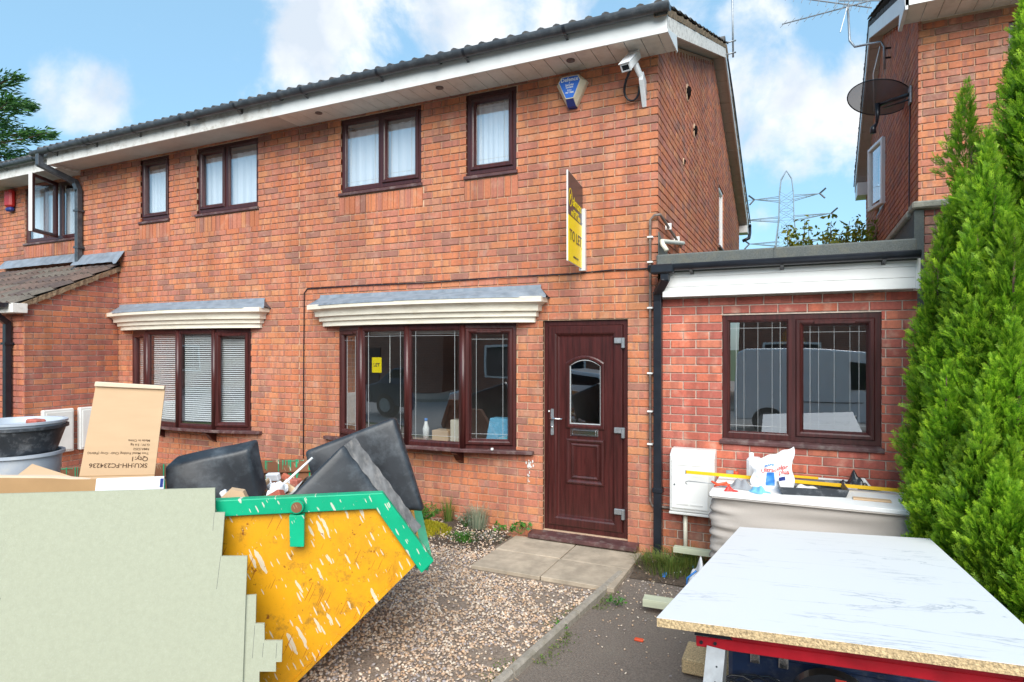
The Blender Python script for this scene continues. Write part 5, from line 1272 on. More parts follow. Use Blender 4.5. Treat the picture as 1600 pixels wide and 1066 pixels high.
# ================================================================== far background
py = thing('pylon', (-2.3, 134, 0), 'grey lattice electricity pylon in the gap between the houses', 'pylon')
def lattice(a0, b0, a1, b1, n, mb, r):
    for i in range(n):
        t0, t1 = i / n, (i + 1) / n
        p, q = a0.lerp(a1, t0), b0.lerp(b1, t0); p2, q2 = a0.lerp(a1, t1), b0.lerp(b1, t1)
        mb.tube([p, q2], r * .55, 4); mb.tube([q, p2], r * .55, 4); mb.tube([p, q], r * .5, 4)
mb = MB(); Y = 134
zL = [0, 20, 29, 34.5]; wL = [4.2, 2.4, 1.45, 1.3]
for (z0, w0), (z1, w1) in zip(zip(zL, wL), zip(zL[1:], wL[1:])):
    for sx in (-1, 1):
        for sy in (-1, 1): mb.tube([(-2.2 + sx * w0, Y + sy * w0, z0), (-2.2 + sx * w1, Y + sy * w1, z1)], .10, 5)
    for sy in (-1, 1): lattice(Vector((-2.2 - w0, Y + sy * w0, z0)), Vector((-2.2 + w0, Y + sy * w0, z0)), Vector((-2.2 - w1, Y + sy * w1, z1)), Vector((-2.2 + w1, Y + sy * w1, z1)), 3, mb, .06)
    for sx in (-1, 1): lattice(Vector((-2.2 + sx * w0, Y - w0, z0)), Vector((-2.2 + sx * w0, Y + w0, z0)), Vector((-2.2 + sx * w1, Y - w1, z1)), Vector((-2.2 + sx * w1, Y + w1, z1)), 3, mb, .06)
for sx in (-1, 1):
    for sy in (-1, 1): mb.tube([(-2.2 + sx * 1.3, Y + sy * 1.3, 34.5), (-2.2 + sx * 1.0, Y + sy * .6, 37.2), (-2.2, Y, 39)], .10, 5)
build('tower', mb, 'pylon', py)
for z, l_ in ((33.6, 6.2), (29.4, 8.3), (24.3, 7.2)):
    mb = MB()
    for s in (-1, 1):
        for dy in (-.8, .8): mb.tube([(-2.2 + s * 1.3, Y + dy, z - .9), (-2.2 + s * l_, Y, z)], .07, 4); mb.tube([(-2.2 + s * 1.3, Y + dy, z), (-2.2 + s * l_, Y, z)], .07, 4)
        mb.tube([(-2.2 + s * l_ * .6, Y, z + 0), (-2.2 + s * l_ * .6, Y, z - .5)], .05, 4)
    build('cross_arm', mb, 'pylon', py)
    mb = MB()
    for s in (-1, 1):
        mb.tube([(-2.2 + s * l_, Y, z), (-2.2 + s * (l_ + .9), Y - .4, z - 1.1)], .17, 6); mb.tube([(-2.2 + s * l_, Y, z), (-2.2 + s * (l_ + 1.1), Y - .4, z + .9)], .17, 6)
    build('insulator', mb, 'gutter', py)
mb = MB()
for z, l_ in ((33.6, 6.2), (29.4, 8.3)):
    for s in (-1,):
        pts = [(-2.2 + s * l_ + 60 * s * t, Y - 60 * t * .2, z - 6 * t + 8 * t * t) for t in [i / 8 for i in range(9)]]; mb.tube(pts, .035, 4)
build('power_line', mb, 'gutter', py)

def leaf_cloud(name, P, D, size, m, parent, seed, curl=.3, wid=.4, kind=None):
    """one leaf (two triangles, folded) at each point P, along direction D"""
    r = np.random.default_rng(seed); n = len(P); D = D / np.linalg.norm(D, axis=1, keepdims=True)
    q = r.normal(size=(n, 3)); S = np.cross(D, q); S /= np.linalg.norm(S, axis=1, keepdims=True); Nn = np.cross(D, S)
    s = (size * r.uniform(.6, 1.3, n))[:, None]
    V = np.stack([P, P + D * s * .5 + S * s * wid * .5 + Nn * s * .1, P + D * s, P + D * s * .5 - S * s * wid * .5 + Nn * s * .1], 1).reshape(-1, 3)
    F = (np.arange(n) * 4)[:, None] + np.array([[0, 1, 2, 3]])
    return np_mesh(name, V, F, m, parent, kind=kind)
# yellowing shrub seen above the extension roof
sh = thing('shrub', (.5, 6, 0), 'sparse yellow-green shrub showing above the flat roof', 'shrub')
mb = MB(); LP, LD = [], []
for i in range(34):
    x = random.uniform(-.2, 1.35); p = Vector((x * .8 + .1, 6 + random.uniform(-.4, .4), 2.2)); top = Vector((x, 6 + random.uniform(-.5, .5), random.uniform(3.75, 4.12) + .10 * math.sin(x * 5)))
    pts = [p, p.lerp(top, .5) + Vector((random.uniform(-.1, .1), 0, 0)), top]; mb.tube(pts, [.014, .009, .004], 5)
    for k in range(60):
        t = random.uniform(.5, 1.02); c = p.lerp(top, t) + Vector((random.gauss(0, .07), random.gauss(0, .07), random.gauss(0, .05))); LP.append(c[:]); LD.append((random.gauss(0, 1), random.gauss(0, 1), random.gauss(.2, .7)))
build('stem', mb, 'bark', sh)
leaf_cloud('foliage', np.array(LP), np.array(LD), .10, 'leaf_yellow', sh, 5, wid=.5)

# conifer sprays --------------------------------------------------------------
def spray_template(nseg=5):
    """a flat feathery frond along +X (length 1): stem leaflets plus angled side branchlets"""
    V, F, T = [], [], []
    def kite(p, d, ln, wd, tip, z=0):
        p = np.array(p); d = np.array(d) / np.linalg.norm(d); s = np.array([-d[1], d[0], 0]); o = len(V)
        V.extend([p, p + d * ln * .45 + s * wd + [0, 0, z], p + d * ln, p + d * ln * .45 - s * wd + [0, 0, z]]); F.append([o, o + 1, o + 2, o + 3]); T.extend([tip * .4, tip * .7, tip, tip * .7])
    kite((0, 0, 0), (1, 0, 0), .55, .025, .15); kite((.45, 0, 0), (1, 0, .05), .55, .032, 1.0)
    for i in range(nseg):
        t = .12 + .68 * i / (nseg - 1); ln = .42 * (1 - t * .62)
        for s in (-1, 1):
            a = math.radians(38 + 8 * (i % 2)); d = (math.cos(a), s * math.sin(a), .12)
            kite((t, 0, 0), d, ln, .036, .25 + .75 * t, .02)
            q = np.array((t, 0, 0)) + np.array(d) * ln * .45
            kite(q, (math.cos(a * .35), s * math.sin(a * .35), .1), ln * .55, .030, .3 + .7 * t, .02)
    return np.array(V), np.array(F), np.array(T)
SV, SF, ST = spray_template()
def spires(name, tips, per, size, m, parent, seed, rad=.16, ymul=1, zmin=.15, slope=.16):
    r = np.random.default_rng(seed); Ps, Ds, Hs, Sz = [], [], [], []
    for (x, y, z, R) in tips:
        H = z - zmin; n = int(per * (H ** .85) * R / .2)
        u = r.uniform(0, 1, n) ** .8; h = u * H                    # distance below the tip
        Rr = R * .82 * np.minimum(1, (h / (R * 4.6)) ** .8) * (1 + .30 * np.sin(h * 13 + x * 40) * (h > .15))
        a = r.uniform(0, 2 * math.pi, n); q = r.uniform(.25, 1.0, n) ** .7
        cx_ = x + r.normal(0, .006, n) + .03 * np.sin(h * 3 + x * 9); cy_ = y + .03 * np.cos(h * 2.3 + y * 7)
        lump = 1 + .22 * np.sin(a * 3 + h * 7 + x * 13) + .12 * np.sin(a * 7 - h * 15)
        P = np.stack([cx_ + Rr * q * lump * np.cos(a), cy_ + Rr * q * lump * np.sin(a), z - h], -1)
        up = 1.15 + 1.6 * np.exp(-h * 3)
        D = np.stack([np.cos(a), np.sin(a), np.full(n, 1.0) * up * r.uniform(.6, 1.3, n)], -1) + r.normal(0, .28, (n, 3))
        Ps.append(P); Ds.append(D); Hs.append(q * np.where(h < .35, 1.35, 1)); Sz.append(size * (.65 + .5 * np.minimum(1, h / .4)))
    P = np.concatenate(Ps); D = np.concatenate(Ds); Q = np.concatenate(Hs); S = np.concatenate(Sz) * r.uniform(.7, 1.25, len(P)); n = len(P)
    D /= np.linalg.norm(D, axis=1, keepdims=True); w_ = r.normal(size=(n, 3)); B = np.cross(D, w_); B /= np.linalg.norm(B, axis=1, keepdims=True); C = np.cross(D, B)
    V = P[:, None] + S[:, None, None] * (SV[None, :, 0:1] * D[:, None] + SV[None, :, 1:2] * B[:, None] + (SV[None, :, 2:3] - .18 * SV[None, :, 0:1] ** 2) * C[:, None])
    k = len(SV); F = (SF[None] + (np.arange(n) * k)[:, None, None]).reshape(-1, 4)
    tip = np.clip(ST[None] ** 1.2 * np.clip((Q[:, None] - .45) * 2.2, 0, 1) * r.uniform(.25, 1.3, (n, 1)), 0, 1)
    return np_mesh(name, V.reshape(-1, 3), F, m, parent, attr=tip.ravel(), kind=None)
cf = thing('conifer', (1.25, -.7, 0), 'tall bright green many-spired conifer at the right edge beside the extension', 'tree')
tips = [(1.117, -.3, 3.832, .15), (1.347, -.5, 4.034, .19), (1.138, -.8, 3.323, .17), (.80, -.6, 2.785, .13), (.735, -.6, 2.239, .13), (.954, -.5, 3.147, .15), (1.186, -1.0, 2.763, .19),
        (1.36, -.62, 4.25, .20), (1.52, -.8, 3.9, .24), (1.75, -.6, 3.9, .25), (.955, -.9, 2.807, .15), (.999, -1.0, 2.372, .16), (.855, -.8, 2.412, .14), (1.162, -1.2, 2.087, .19), (1.055, -1.2, 1.869, .17), (1.38, -1.1, 2.451, .22),
        (.90, -1.0, 1.865, .15), (.80, -.8, 1.88, .14), (.94, -.7, 1.6, .20), (1.2, -.9, 1.8, .25), (1.5, -1.0, 1.9, .28), (1.75, -1.2, 2.6, .3), (1.1, -.65, 2.9, .22)]
tips_ = [(x + (.07 if x < 1.0 else .0), y, z, R * (.82 if x < 1.3 else 1.0)) for x, y, z, R in tips]
mb = MB()
for (x, y, z, R) in tips_: 
    mb.tube([(x + (1.2 - x) * .25, y + (-.7 - y) * .25, .0), (x, y, z * .5), (x + .01, y, z - .16)], [.035, .022, .004], 7)
build('trunk', mb, 'bark', cf, smooth=True)
spires('crown', tips_, 2300, .074, 'conifer', cf, 21, zmin=.25)
cf2 = thing('conifer', (.95, -1.2, 0), 'low pale-tipped young conifer in front of the tall one, behind the marble sheet', 'tree')
tips2 = [(.842, -1.0, 1.831, .13), (.955, -1.3, 1.57, .15), (.735, -.95, 1.30, .10), (.775, -.95, 1.531, .10), (.998, -1.45, 1.308, .17), (.873, -1.22, 1.372, .13), (1.056, -1.55, 1.193, .18), (.822, -1.15, 1.08, .12), (1.15, -1.7, 1.15, .2), (1.25, -1.9, 1.1, .22), (1.1, -1.35, 1.4, .2)]
mb = MB()
for (x, y, z, R) in tips2: mb.tube([(x + (1.0 - x) * .3, y + (-1.25 - y) * .3, .0), (x, y, z * .5), (x + .01, y, z - .08)], [.022, .014, .003], 6)
build('trunk', mb, 'bark', cf2, smooth=True)
spires('crown', tips2, 2400, .068, 'conifer', cf2, 33, zmin=.12)

# cedar at the far left, behind the houses
lt = thing('cedar_tree', (-32.8, 9, 0), 'feathery dark green cedar behind the houses at the far left edge', 'tree')
build('trunk', MB().tube([(-32.8, 9, 0), (-32.8, 9, 8), (-32.3, 9, 15)], [.4, .28, .08], 10), 'bark', lt, smooth=True)
mb = MB(); LP, LD = [], []; r5 = random.Random(4)
for i in range(64):
    z = 2.5 + 12 * i / 64; a = i * 2.399; ln = (4.6 - .17 * z) * r5.uniform(.8, 1.15); dx, dy = math.cos(a), math.sin(a)
    pts = [Vector((-32.8 + dx * ln * t, 9 + dy * ln * t, z - .9 + .9 * t * t * ln * .18 + .2 * t)) for t in (0, .35, .7, 1)]; mb.tube(pts, [.09, .06, .03, .01], 5)
    for k in range(330):
        t = r5.uniform(.15, 1.02); p = pts[0].lerp(pts[3], t); sp_ = .55 * (1.05 - t) + .12; o = r5.gauss(0, sp_)
        LP.append((p.x - dy * o, p.y + dx * o, p.z + r5.gauss(0, .10))); LD.append((dx + -dy * o * 1.2 + r5.gauss(0, .3), dy + dx * o * 1.2 + r5.gauss(0, .3), r5.gauss(.15, .3)))
build('limb', mb, 'bark', lt)
leaf_cloud('foliage', np.array(LP), np.array(LD), .30, 'leaf_dark', lt, 7, wid=.22)
ht = thing('hedge_tree', (-17, 3.0, 0), 'dark green tree behind the far left house', 'tree')
r6 = np.random.default_rng(12); n = 9000; th_ = r6.normal(size=(n, 3)); th_ /= np.linalg.norm(th_, axis=1, keepdims=True)
rad_ = (r6.uniform(.55, 1, n) ** .5)[:, None] * (1 + .18 * np.sin(th_[:, 0:1] * 7) * np.cos(th_[:, 1:2] * 9))
leaf_cloud('foliage', th_ * rad_ * np.array([2.1, 2.1, 2.6]) + np.array([-17, 3.0, 3.1]), th_ + r6.normal(0, .6, (n, 3)), .18, 'leaf_dark', ht, 8, wid=.5)
build('trunk', MB().tube([(-17, 3, 0), (-17, 3, 2.5)], [.2, .12], 8), 'bark', ht)

# ================================================================== weeds, moss and grass
def tuft(name, c, n, h, spread, m, label, cat='plant', w_=.004, lean=.5, seed=0, group=None):
    r = random.Random(seed); mb = MB()
    for i in range(n):
        a = r.uniform(0, 6.283); q = r.uniform(0, spread); x, y = c[0] + q * math.cos(a) * .5, c[1] + q * math.sin(a) * .35; hh = h * r.uniform(.5, 1.1); l = lean * hh * r.uniform(.2, 1)
        dx, dy = math.cos(a) * l, math.sin(a) * l * .6; ww = w_ * r.uniform(.6, 1.3); px_, py_ = -math.sin(a) * ww, math.cos(a) * ww
        mb.add([(x - px_, y - py_, c[2]), (x + px_, y + py_, c[2]), (x + dx * .4 + px_ * .7, y + dy * .4 + py_ * .7, c[2] + hh * .6), (x + dx * .4 - px_ * .7, y + dy * .4 - py_ * .7, c[2] + hh * .6), (x + dx, y + dy, c[2] + hh * (1 - .3 * lean))], [(0, 1, 2, 3), (3, 2, 4)])
    return tag(build(name, mb, m, loc=c), label, cat, group)
def leafy(name, c, n, size, h, spread, m, label, seed=0, group=None, wid=.75):
    r = random.Random(seed); t = thing(name, c, label, 'plant', group); mb = MB(); P, D = [], []
    for i in range(max(5, n // 6)):
        a = r.uniform(0, 6.283); q = r.uniform(.2, 1) * spread; tp = (c[0] + q * math.cos(a), c[1] + q * math.sin(a) * .6, c[2] + h * r.uniform(.5, 1)); mb.tube([c, tp], .002, 4)
        for k in range(6): P.append((tp[0] + r.gauss(0, size * .45), tp[1] + r.gauss(0, size * .45), tp[2] + r.gauss(0, size * .3))); D.append((r.gauss(0, 1), r.gauss(0, 1), r.gauss(.3, .4)))
    build('stem', mb, 'leaf', t); leaf_cloud('leaves', np.array(P), np.array(D), size, m, t, seed, wid=wid)
leafy('weed', (-2.50, -.10, .08), 60, .04, .10, .13, 'leaf', 'bright green broad-leaved weed beside the door step', 3)
leafy('weed', (-2.70, -.13, .08), 30, .035, .07, .10, 'leaf', 'small green weed left of the broad-leaved one by the door', 4)
leafy('weed', (-2.05, -.06, .05), 16, .022, .03, .05, 'leaf', 'tiny weed growing in the gap under the door sill', 5)
leafy('shrub', (-3.62, -.16, .09), 420, .03, .17, .22, 'leaf', 'low dark green bushy plant against the wall beside the skip', 6, wid=.35)
leafy('shrub', (-3.86, -.10, .09), 160, .026, .20, .10, 'leaf', 'upright green sprig behind the yellow moss, next to the black slabs', 7, wid=.3)
tuft('grass_tuft', (-2.98, -.13, .09), 360, .30, .24, 'grey_grass', 'silvery dried grass tuft against the wall under the bow window', seed=8, w_=.0022, lean=.65)
leafy('weed', (-3.10, -.16, .09), 110, .034, .12, .13, 'grey_grass', 'grey-green leafy clump at the foot of the dried grass', 9, wid=.5)
tuft('fennel_sprig', (-3.34, -.10, .09), 150, .34, .12, 'weed_grass', 'wispy upright sprig with fine stalks by the wall', seed=10, w_=.0018, lean=.45)
tuft('grass_tuft', (-2.98, -.40, .05), 320, .07, .34, 'leaf', 'short bright green grass patch at the edge of the gravel', seed=11, w_=.004, lean=.7)
tuft('dry_stalks', (-2.80, -.25, .03), 160, .09, .50, 'grey_grass', 'dry brown stalks lying in the soil between grass and door weed', seed=12, w_=.0022, lean=1.4)
# moss: a lumpy mat with short tufts
mb = MB()
for k in range(1700):
    a = random.uniform(0, 6.283); q = math.sqrt(random.random()); x = -3.50 + .34 * q * math.cos(a); y = -.33 + .20 * q * math.sin(a); z0_ = .012 + .06 * min(1, (y + .62) / .35); hb = z0_ + .02 + .05 * (1 - q * q)
    for j in range(3):
        b_ = random.uniform(0, 6.283); mb.add([(x, y, z0_ - .01), (x + .012 * math.cos(b_), y + .012 * math.sin(b_), hb * random.uniform(.7, 1.15)), (x + .012 * math.cos(b_ + 1.2), y + .012 * math.sin(b_ + 1.2), hb * random.uniform(.6, 1.1))], [(0, 1, 2)])
tag(build('moss', mb, 'moss_y', kind='stuff'), 'yellow-green moss cushion at the soil edge by the skip', 'moss')
tuft('grass_tuft', (-.99, -.34, .03), 620, .17, .62, 'weed_grass', 'untidy grass clump on the litter-strewn ground between path and table', seed=13, w_=.003, lean=.9)
tuft('grass_tuft', (-.86, -.16, .03), 260, .20, .40, 'weed_grass', 'grass growing at the foot of the meter box pipe', seed=14, w_=.003, lean=.8)
leafy('weed', (-1.22, -1.22, .02), 40, .026, .04, .07, 'leaf', 'low weed beside the concrete edging near the slabs', 15)
leafy('weed', (-1.48, -1.75, .02), 30, .024, .03, .06, 'leaf', 'low weed on the driveway side of the edging, nearer the camera', 16)
mb = MB()
for k in range(2200):
    t = random.random(); y = -.95 - 2.7 * t; x = kerb_x(y) + random.choice((-1, 1)) * (.045 + abs(random.gauss(0, .05))); a = random.uniform(0, 6.28); h = random.uniform(.008, .022)
    if math.sin(y * 7 + (3 if x > kerb_x(y) else 0)) < -.1: continue
    mb.add([(x, y, .008), (x + .012 * math.cos(a), y + .012 * math.sin(a), h), (x + .012 * math.cos(a + 1), y + .012 * math.sin(a + 1), h * .8)], [(0, 1, 2)])
tag(build('moss', mb, 'weed_grass', kind='stuff'), 'thin green moss growing along both sides of the concrete edging', 'moss')
mb = MB()
for k in range(420):
    x = random.uniform(-3.6, -1.4); y = random.uniform(-2.6, -.3); 
    if x > -2.6 and y > -1.02: continue
    a = random.uniform(0, 6.28); l_ = random.uniform(.02, .07); mb.tube([(x, y, .026), (x + l_ * math.cos(a), y + l_ * math.sin(a), .03 + random.uniform(0, .006))], .0013, 4)
tag(build('straw_bits', mb, 'cardboard', kind='stuff'), 'dry straw and twig bits lying on the gravel', 'straw')

# ================================================================== the skip
SO = Vector((-2.827, -3.382, 0)); sdv = Vector((.8034, .5955, 0)); snv = Vector((-.5955, .8034, 0))
def TS_(a, b, z): return tuple(SO + sdv * a + snv * b + Vector((0, 0, z)))
sk = thing('skip', TS_(-.2, .57, 0), 'yellow builders skip with green rim, splashed with paint, full of rubbish', 'skip')
def sobj(name, mb, m, **k): return build(name, mb, m, sk, **k)
prof = [(-1.33, 1.075), (.865, 1.075), (1.10, .735), (.345, .03), (-.81, .03), (-1.56, .735)]
W_ = 1.15
for nm, b0, b1 in (('side_panel', 0, .008), ('side_panel', W_ - .008, W_)):
    mb = MB().add([TS_(a, b, z) for b in (b0, b1) for a, z in prof], [tuple(range(6)), tuple(range(11, 5, -1))] + [(i, (i + 1) % 6, (i + 1) % 6 + 6, i + 6) for i in range(6)])
    sobj(nm, mb, 'skip_yellow' if b0 == 0 else 'skip_rust')
for nm, (p, q) in (('end_panel', (prof[2], prof[3])), ('end_panel', (prof[4], prof[5])), ('floor', (prof[3], prof[4]))):
    o_ = .006; mb = MB().add([TS_(p[0], .009, p[1]), TS_(q[0], .009, q[1]), TS_(q[0], W_ - .009, q[1]), TS_(p[0], W_ - .009, p[1]), TS_(p[0] - .02, .009, p[1] + .01), TS_(q[0] - .02, .009, q[1] + .01), TS_(q[0] - .02, W_ - .009, q[1] + .01), TS_(p[0] - .02, W_ - .009, p[1] + .01)], [(0, 1, 2, 3), (4, 5, 6, 7), (0, 1, 5, 4), (2, 3, 7, 6), (1, 2, 6, 5), (3, 0, 4, 7)]); sobj(nm, mb, 'skip_yellow')
# folded flange along the slanting lower edge of the near side
fl = []
mb = MB().add([TS_(a, b, z) for b in (-.012, -.001) for a, z in ((1.10, .735), (.345, .03), (.325, .04), (1.08, .745))], [(0, 1, 2, 3), (7, 6, 5, 4)] + [(i, (i + 1) % 4, (i + 1) % 4 + 4, i + 4) for i in range(4)]); sobj('edge_flange', mb, 'skip_yellow')
def rim(b, sgn, m, nm='rim'):
    top = [(-1.60, .72), (-1.35, 1.12), (.88, 1.12), (1.165, .72)]; hgt = .088; mb = MB()
    low = [(-1.53, .655), (-1.31, 1.032), (.842, 1.032), (1.095, .655)]
    y0, y1 = b - .035 * sgn, b + .028 * sgn
    vs = []
    for (a, z), (a2, z2) in zip(top, low): vs += [TS_(a, y0, z), TS_(a, y1, z), TS_(a2, y1, z2), TS_(a2, y0, z2)]
    mb.add(vs, [(0, 1, 2, 3), (15, 14, 13, 12)] + [(i * 4 + k, i * 4 + (k + 1) % 4, (i + 1) * 4 + (k + 1) % 4, (i + 1) * 4 + k) for i in range(3) for k in range(4)])
    return sobj(nm, mb, m, bevel=.005)
rim(0, 1, 'skip_green'); rim(W_, -1, 'skip_rust')
for a in (1.10, -1.55):
    mb = MB().add([TS_(a + da, b, z) for b in (.03, W_ - .03) for da, z in ((-.035, .665), (.035, .645), (.06, .71), (-.01, .735))], [(0, 1, 2, 3), (7, 6, 5, 4)] + [(i, (i + 1) % 4, (i + 1) % 4 + 4, i + 4) for i in range(4)]); sobj('end_rim', mb, 'skip_green')
for a in (.43, -.95):
    mb = MB(); pr = [(-.048, .855), (.042, .845), (.045, 1.105), (.0, 1.127), (-.045, 1.105)]
    mb.add([TS_(a + q, b, z) for b in (-.075, -.029) for q, z in [(-.036, .862), (.036, .857), (.038, 1.03), (-.040, 1.03)]], [(0, 1, 2, 3), (7, 6, 5, 4)] + [(i, (i + 1) % 4, (i + 1) % 4 + 4, i + 4) for i in range(4)])
    lug = sobj('lifting_lug', mb, 'skip_green', bevel=.004)
    mb = MB().tube([TS_(a, -.036, 1.075), TS_(a, -.085, 1.075)], .036, 18); build('lug_pin', mb, 'skip_green', sk, bevel=.003)
    build('lug_cap', MB().tube([TS_(a, -.085, 1.075), TS_(a, -.089, 1.075)], .028, 16), 'skip_rust', sk)
# rubbish inside: a rough heap
mb = MB().grid(lambda u, v: TS_(-1.3 + u * 2.25, .03 + v * 1.09, .86 + .05 * math.sin(u * 17 + v * 5) + .05 * math.sin(v * 13 + u * 7) - .12 * (u > .85) * (u - .85) * 8 + random.uniform(-.015, .015)), 46, 22)
tag(build('rubble', mb, 'soil', kind='stuff'), 'dusty mixed rubble filling the skip below its rim', 'rubble')
rr_ = random.Random(77)
for nm, m_, n_, lab in (('brick_rubble', 'brick_red', 22, 'broken brick lumps showing just above the skip rim'), ('plaster_rubble', 'paper', 26, 'white plaster and paper scraps between the slabs in the skip'), ('wood_scraps', 'cardboard', 16, 'short bits of pale timber and card in the skip')):
    mb = MB()
    for k in range(n_):
        a_, b_ = rr_.uniform(-.1, .75), rr_.uniform(.06, 1.0); c = Vector(TS_(a_, b_, rr_.uniform(.93, 1.06) - .10 * (a_ > .45))); q = Matrix.Rotation(rr_.uniform(0, 3), 3, Vector((rr_.gauss(0, 1), rr_.gauss(0, 1), rr_.gauss(0, 1))).normalized())
        hx_, hy_, hz_ = (rr_.uniform(.02, .05), rr_.uniform(.015, .04), rr_.uniform(.01, .03)) if nm != 'wood_scraps' else (rr_.uniform(.06, .14), .02, .01)
        mb.box(-hx_, hx_, -hy_, hy_, -hz_, hz_, lambda x, y, z: tuple(c + q @ Vector((x, y, z))), bev=.006)
    tag(build(nm, mb, m_, kind='stuff'), lab, 'rubble')
# green drips on the far side
mb = MB()
for k in range(40):
    a = random.choice([random.uniform(-1.3, .0), random.uniform(-.1, .42)]); l_ = random.uniform(.02, .15); w2 = random.uniform(.0015, .0045)
    mb.add([TS_(a - w2, W_ - .0105 - .0, 1.03), TS_(a + w2, W_ - .0105, 1.03), TS_(a + w2 * .6, W_ - .0105, 1.03 - l_), TS_(a - w2 * .6, W_ - .0105, 1.03 - l_)], [(0, 1, 2, 3)])
    mb.add([TS_(a - w2, W_ - .03, 1.125), TS_(a + w2, W_ - .03, 1.125), TS_(a + w2 * .8, W_ - .0305, 1.12 - min(l_, .075)), TS_(a - w2 * .8, W_ - .0305, 1.12 - min(l_, .075))], [(0, 1, 2, 3)])
for k in range(26):
    a = random.uniform(-1.3, .42); w2 = random.uniform(.01, .04); h_ = random.uniform(.002, .010)
    mb.add([TS_(a - w2, W_ - .0315, 1.119), TS_(a + w2, W_ - .0315, 1.119), TS_(a + w2, W_ - .0315, 1.119 - h_), TS_(a - w2 * .3, W_ - .0315, 1.119 - h_ * .7)], [(0, 1, 2, 3)])
sobj('paint_drips', mb, 'skip_green', kind='stuff')

def extr_ab(poly, b0, b1): # polygon in (a,z) of skip frame
    n = len(poly); return MB().add([TS_(a, b, z) for b in (b0, b1) for a, z in poly], [tuple(range(n)), tuple(range(2 * n - 1, n - 1, -1))] + [(i, (i + 1) % n, (i + 1) % n + n, i + n) for i in range(n)])
def slab(name, O_, ux, uz, wd, ht_, th_, label, worn=(), nseg=14, bend=.012, cat='foam pad'):
    """padded vinyl slab: rounded, slightly sagging"""
    t = thing(name, tuple(O_), label, cat, 'black padded slabs in the skip'); ux = Vector(ux).normalized(); uz = Vector(uz); uz = (uz - ux * uz.dot(ux)).normalized(); n_ = ux.cross(uz)
    if n_.y > 0: n_ = -n_                                   # towards the camera side
    O_ = Vector(O_)
    def P(s, v, w2):
        sag = bend * math.sin(s * math.pi) * math.sin(v * math.pi)
        return tuple(O_ + ux * (s * wd) + uz * (v * ht_) + n_ * (w2 * th_ + sag * (1 if w2 > .5 else -1) + .006 * math.sin(s * 9 + v * 5)))
    mb = MB(); g_ = nseg
    for w2 in (0, 1): mb.grid(lambda s, v, w2=w2: P(s, v, w2), g_, g_)
    o = (g_ + 1) ** 2; bd_ = [i for i in range(g_ + 1)] + [(j + 1) * (g_ + 1) - 1 for j in range(1, g_ + 1)] + [g_ * (g_ + 1) + i for i in range(g_ - 1, -1, -1)] + [j * (g_ + 1) for j in range(g_ - 1, 0, -1)]
    for i in range(len(bd_)): p, q = bd_[i], bd_[(i + 1) % len(bd_)]; mb.f.append((p, q, q + o, p + o))
    build('cover', mb, 'black_vinyl', t, bevel=.018, smooth=True)
    for e in worn:
        mb = MB(); e_ = .004
        if e == 'right': mb.grid(lambda s, v: tuple(O_ + ux * (wd + e_) + uz * ((.03 + .94 * s) * ht_) + n_ * ((.12 + .76 * v) * th_ + .004 * math.sin(s * 30))), 24, 3)
        if e == 'top': mb.grid(lambda s, v: tuple(O_ + uz * (ht_ + e_) + ux * ((.03 + .94 * s) * wd) + n_ * ((.12 + .76 * v) * th_ + .004 * math.sin(s * 30))), 24, 3)
        build('worn_edge', mb, 'worn_vinyl', t, smooth=True)
    return t
V3 = lambda a, b, z: Vector(TS_(a, b, z))
# back slab (its top corner highest), front slab (apex), left slab
slab('vinyl_slab', V3(.49, .66, .87), V3(1.175, .52, .86) - V3(.50, .66, .80), V3(.39, .72, 1.26) - V3(.49, .66, .87), .56, .41, .07, 'large black padded slab standing at the back of the skip, its corner the highest', worn=(), bend=.006) if 0 else None
def slab4(label, p_bl, p_br, p_tr, p_tl, th_, worn=(), nvec=None):
    """slab from its four front corners"""
    t = thing('vinyl_slab', tuple(p_bl), label, 'foam pad', 'black padded slabs in the skip')
    n_ = (p_br - p_bl).cross(p_tl - p_bl).normalized()
    if n_.dot(Vector(CAM) - p_bl) > 0: n_ = -n_             # thickness goes away from the viewer
    if nvec is not None: n_ = nvec.normalized()
    g_ = 12
    def F(s, v): return p_bl * (1 - s) * (1 - v) + p_br * s * (1 - v) + p_tr * s * v + p_tl * (1 - s) * v
    def P(s, v, k): return tuple(F(s, v) + n_ * (th_ * k + (.010 if k else -.010) * math.sin(s * math.pi) ** .7 * math.sin(v * math.pi) ** .7 + .005 * math.sin(s * 8 + v * 5)))
    mb = MB()
    for k in (0, 1): mb.grid(lambda s, v, k=k: P(s, v, k), g_, g_)
    o = (g_ + 1) ** 2; bd_ = [i for i in range(g_ + 1)] + [(j + 1) * (g_ + 1) - 1 for j in range(1, g_ + 1)] + [g_ * (g_ + 1) + i for i in range(g_ - 1, -1, -1)] + [j * (g_ + 1) for j in range(g_ - 1, 0, -1)]
    for i in range(len(bd_)): p, q = bd_[i], bd_[(i + 1) % len(bd_)]; mb.f.append((p, q, q + o, p + o))
    build('cover', mb, 'black_vinyl', t, bevel=.026, smooth=True)
    for e in worn:
        if e == 'right': f2 = lambda s, v: F(1, .02 + .96 * s)
        else: f2 = lambda s, v: F(.02 + .96 * s, 1)
        ctr = F(.5, .5); mb = MB().grid(lambda s, v: tuple(f2(s, v) + (f2(s, v) - ctr).normalized() * .006 + n_ * (th_ * (.10 + .8 * v) + .004 * math.sin(s * 40))), 30, 4)
        build('worn_edge', mb, 'worn_vinyl', t, smooth=True)
    return t
slab4('large black padded slab at the back of the skip, its corner standing highest', V3(.46, .62, .93), V3(1.14, .50, .86), V3(.955, .60, 1.475), V3(.375, .66, 1.255), .10, ())
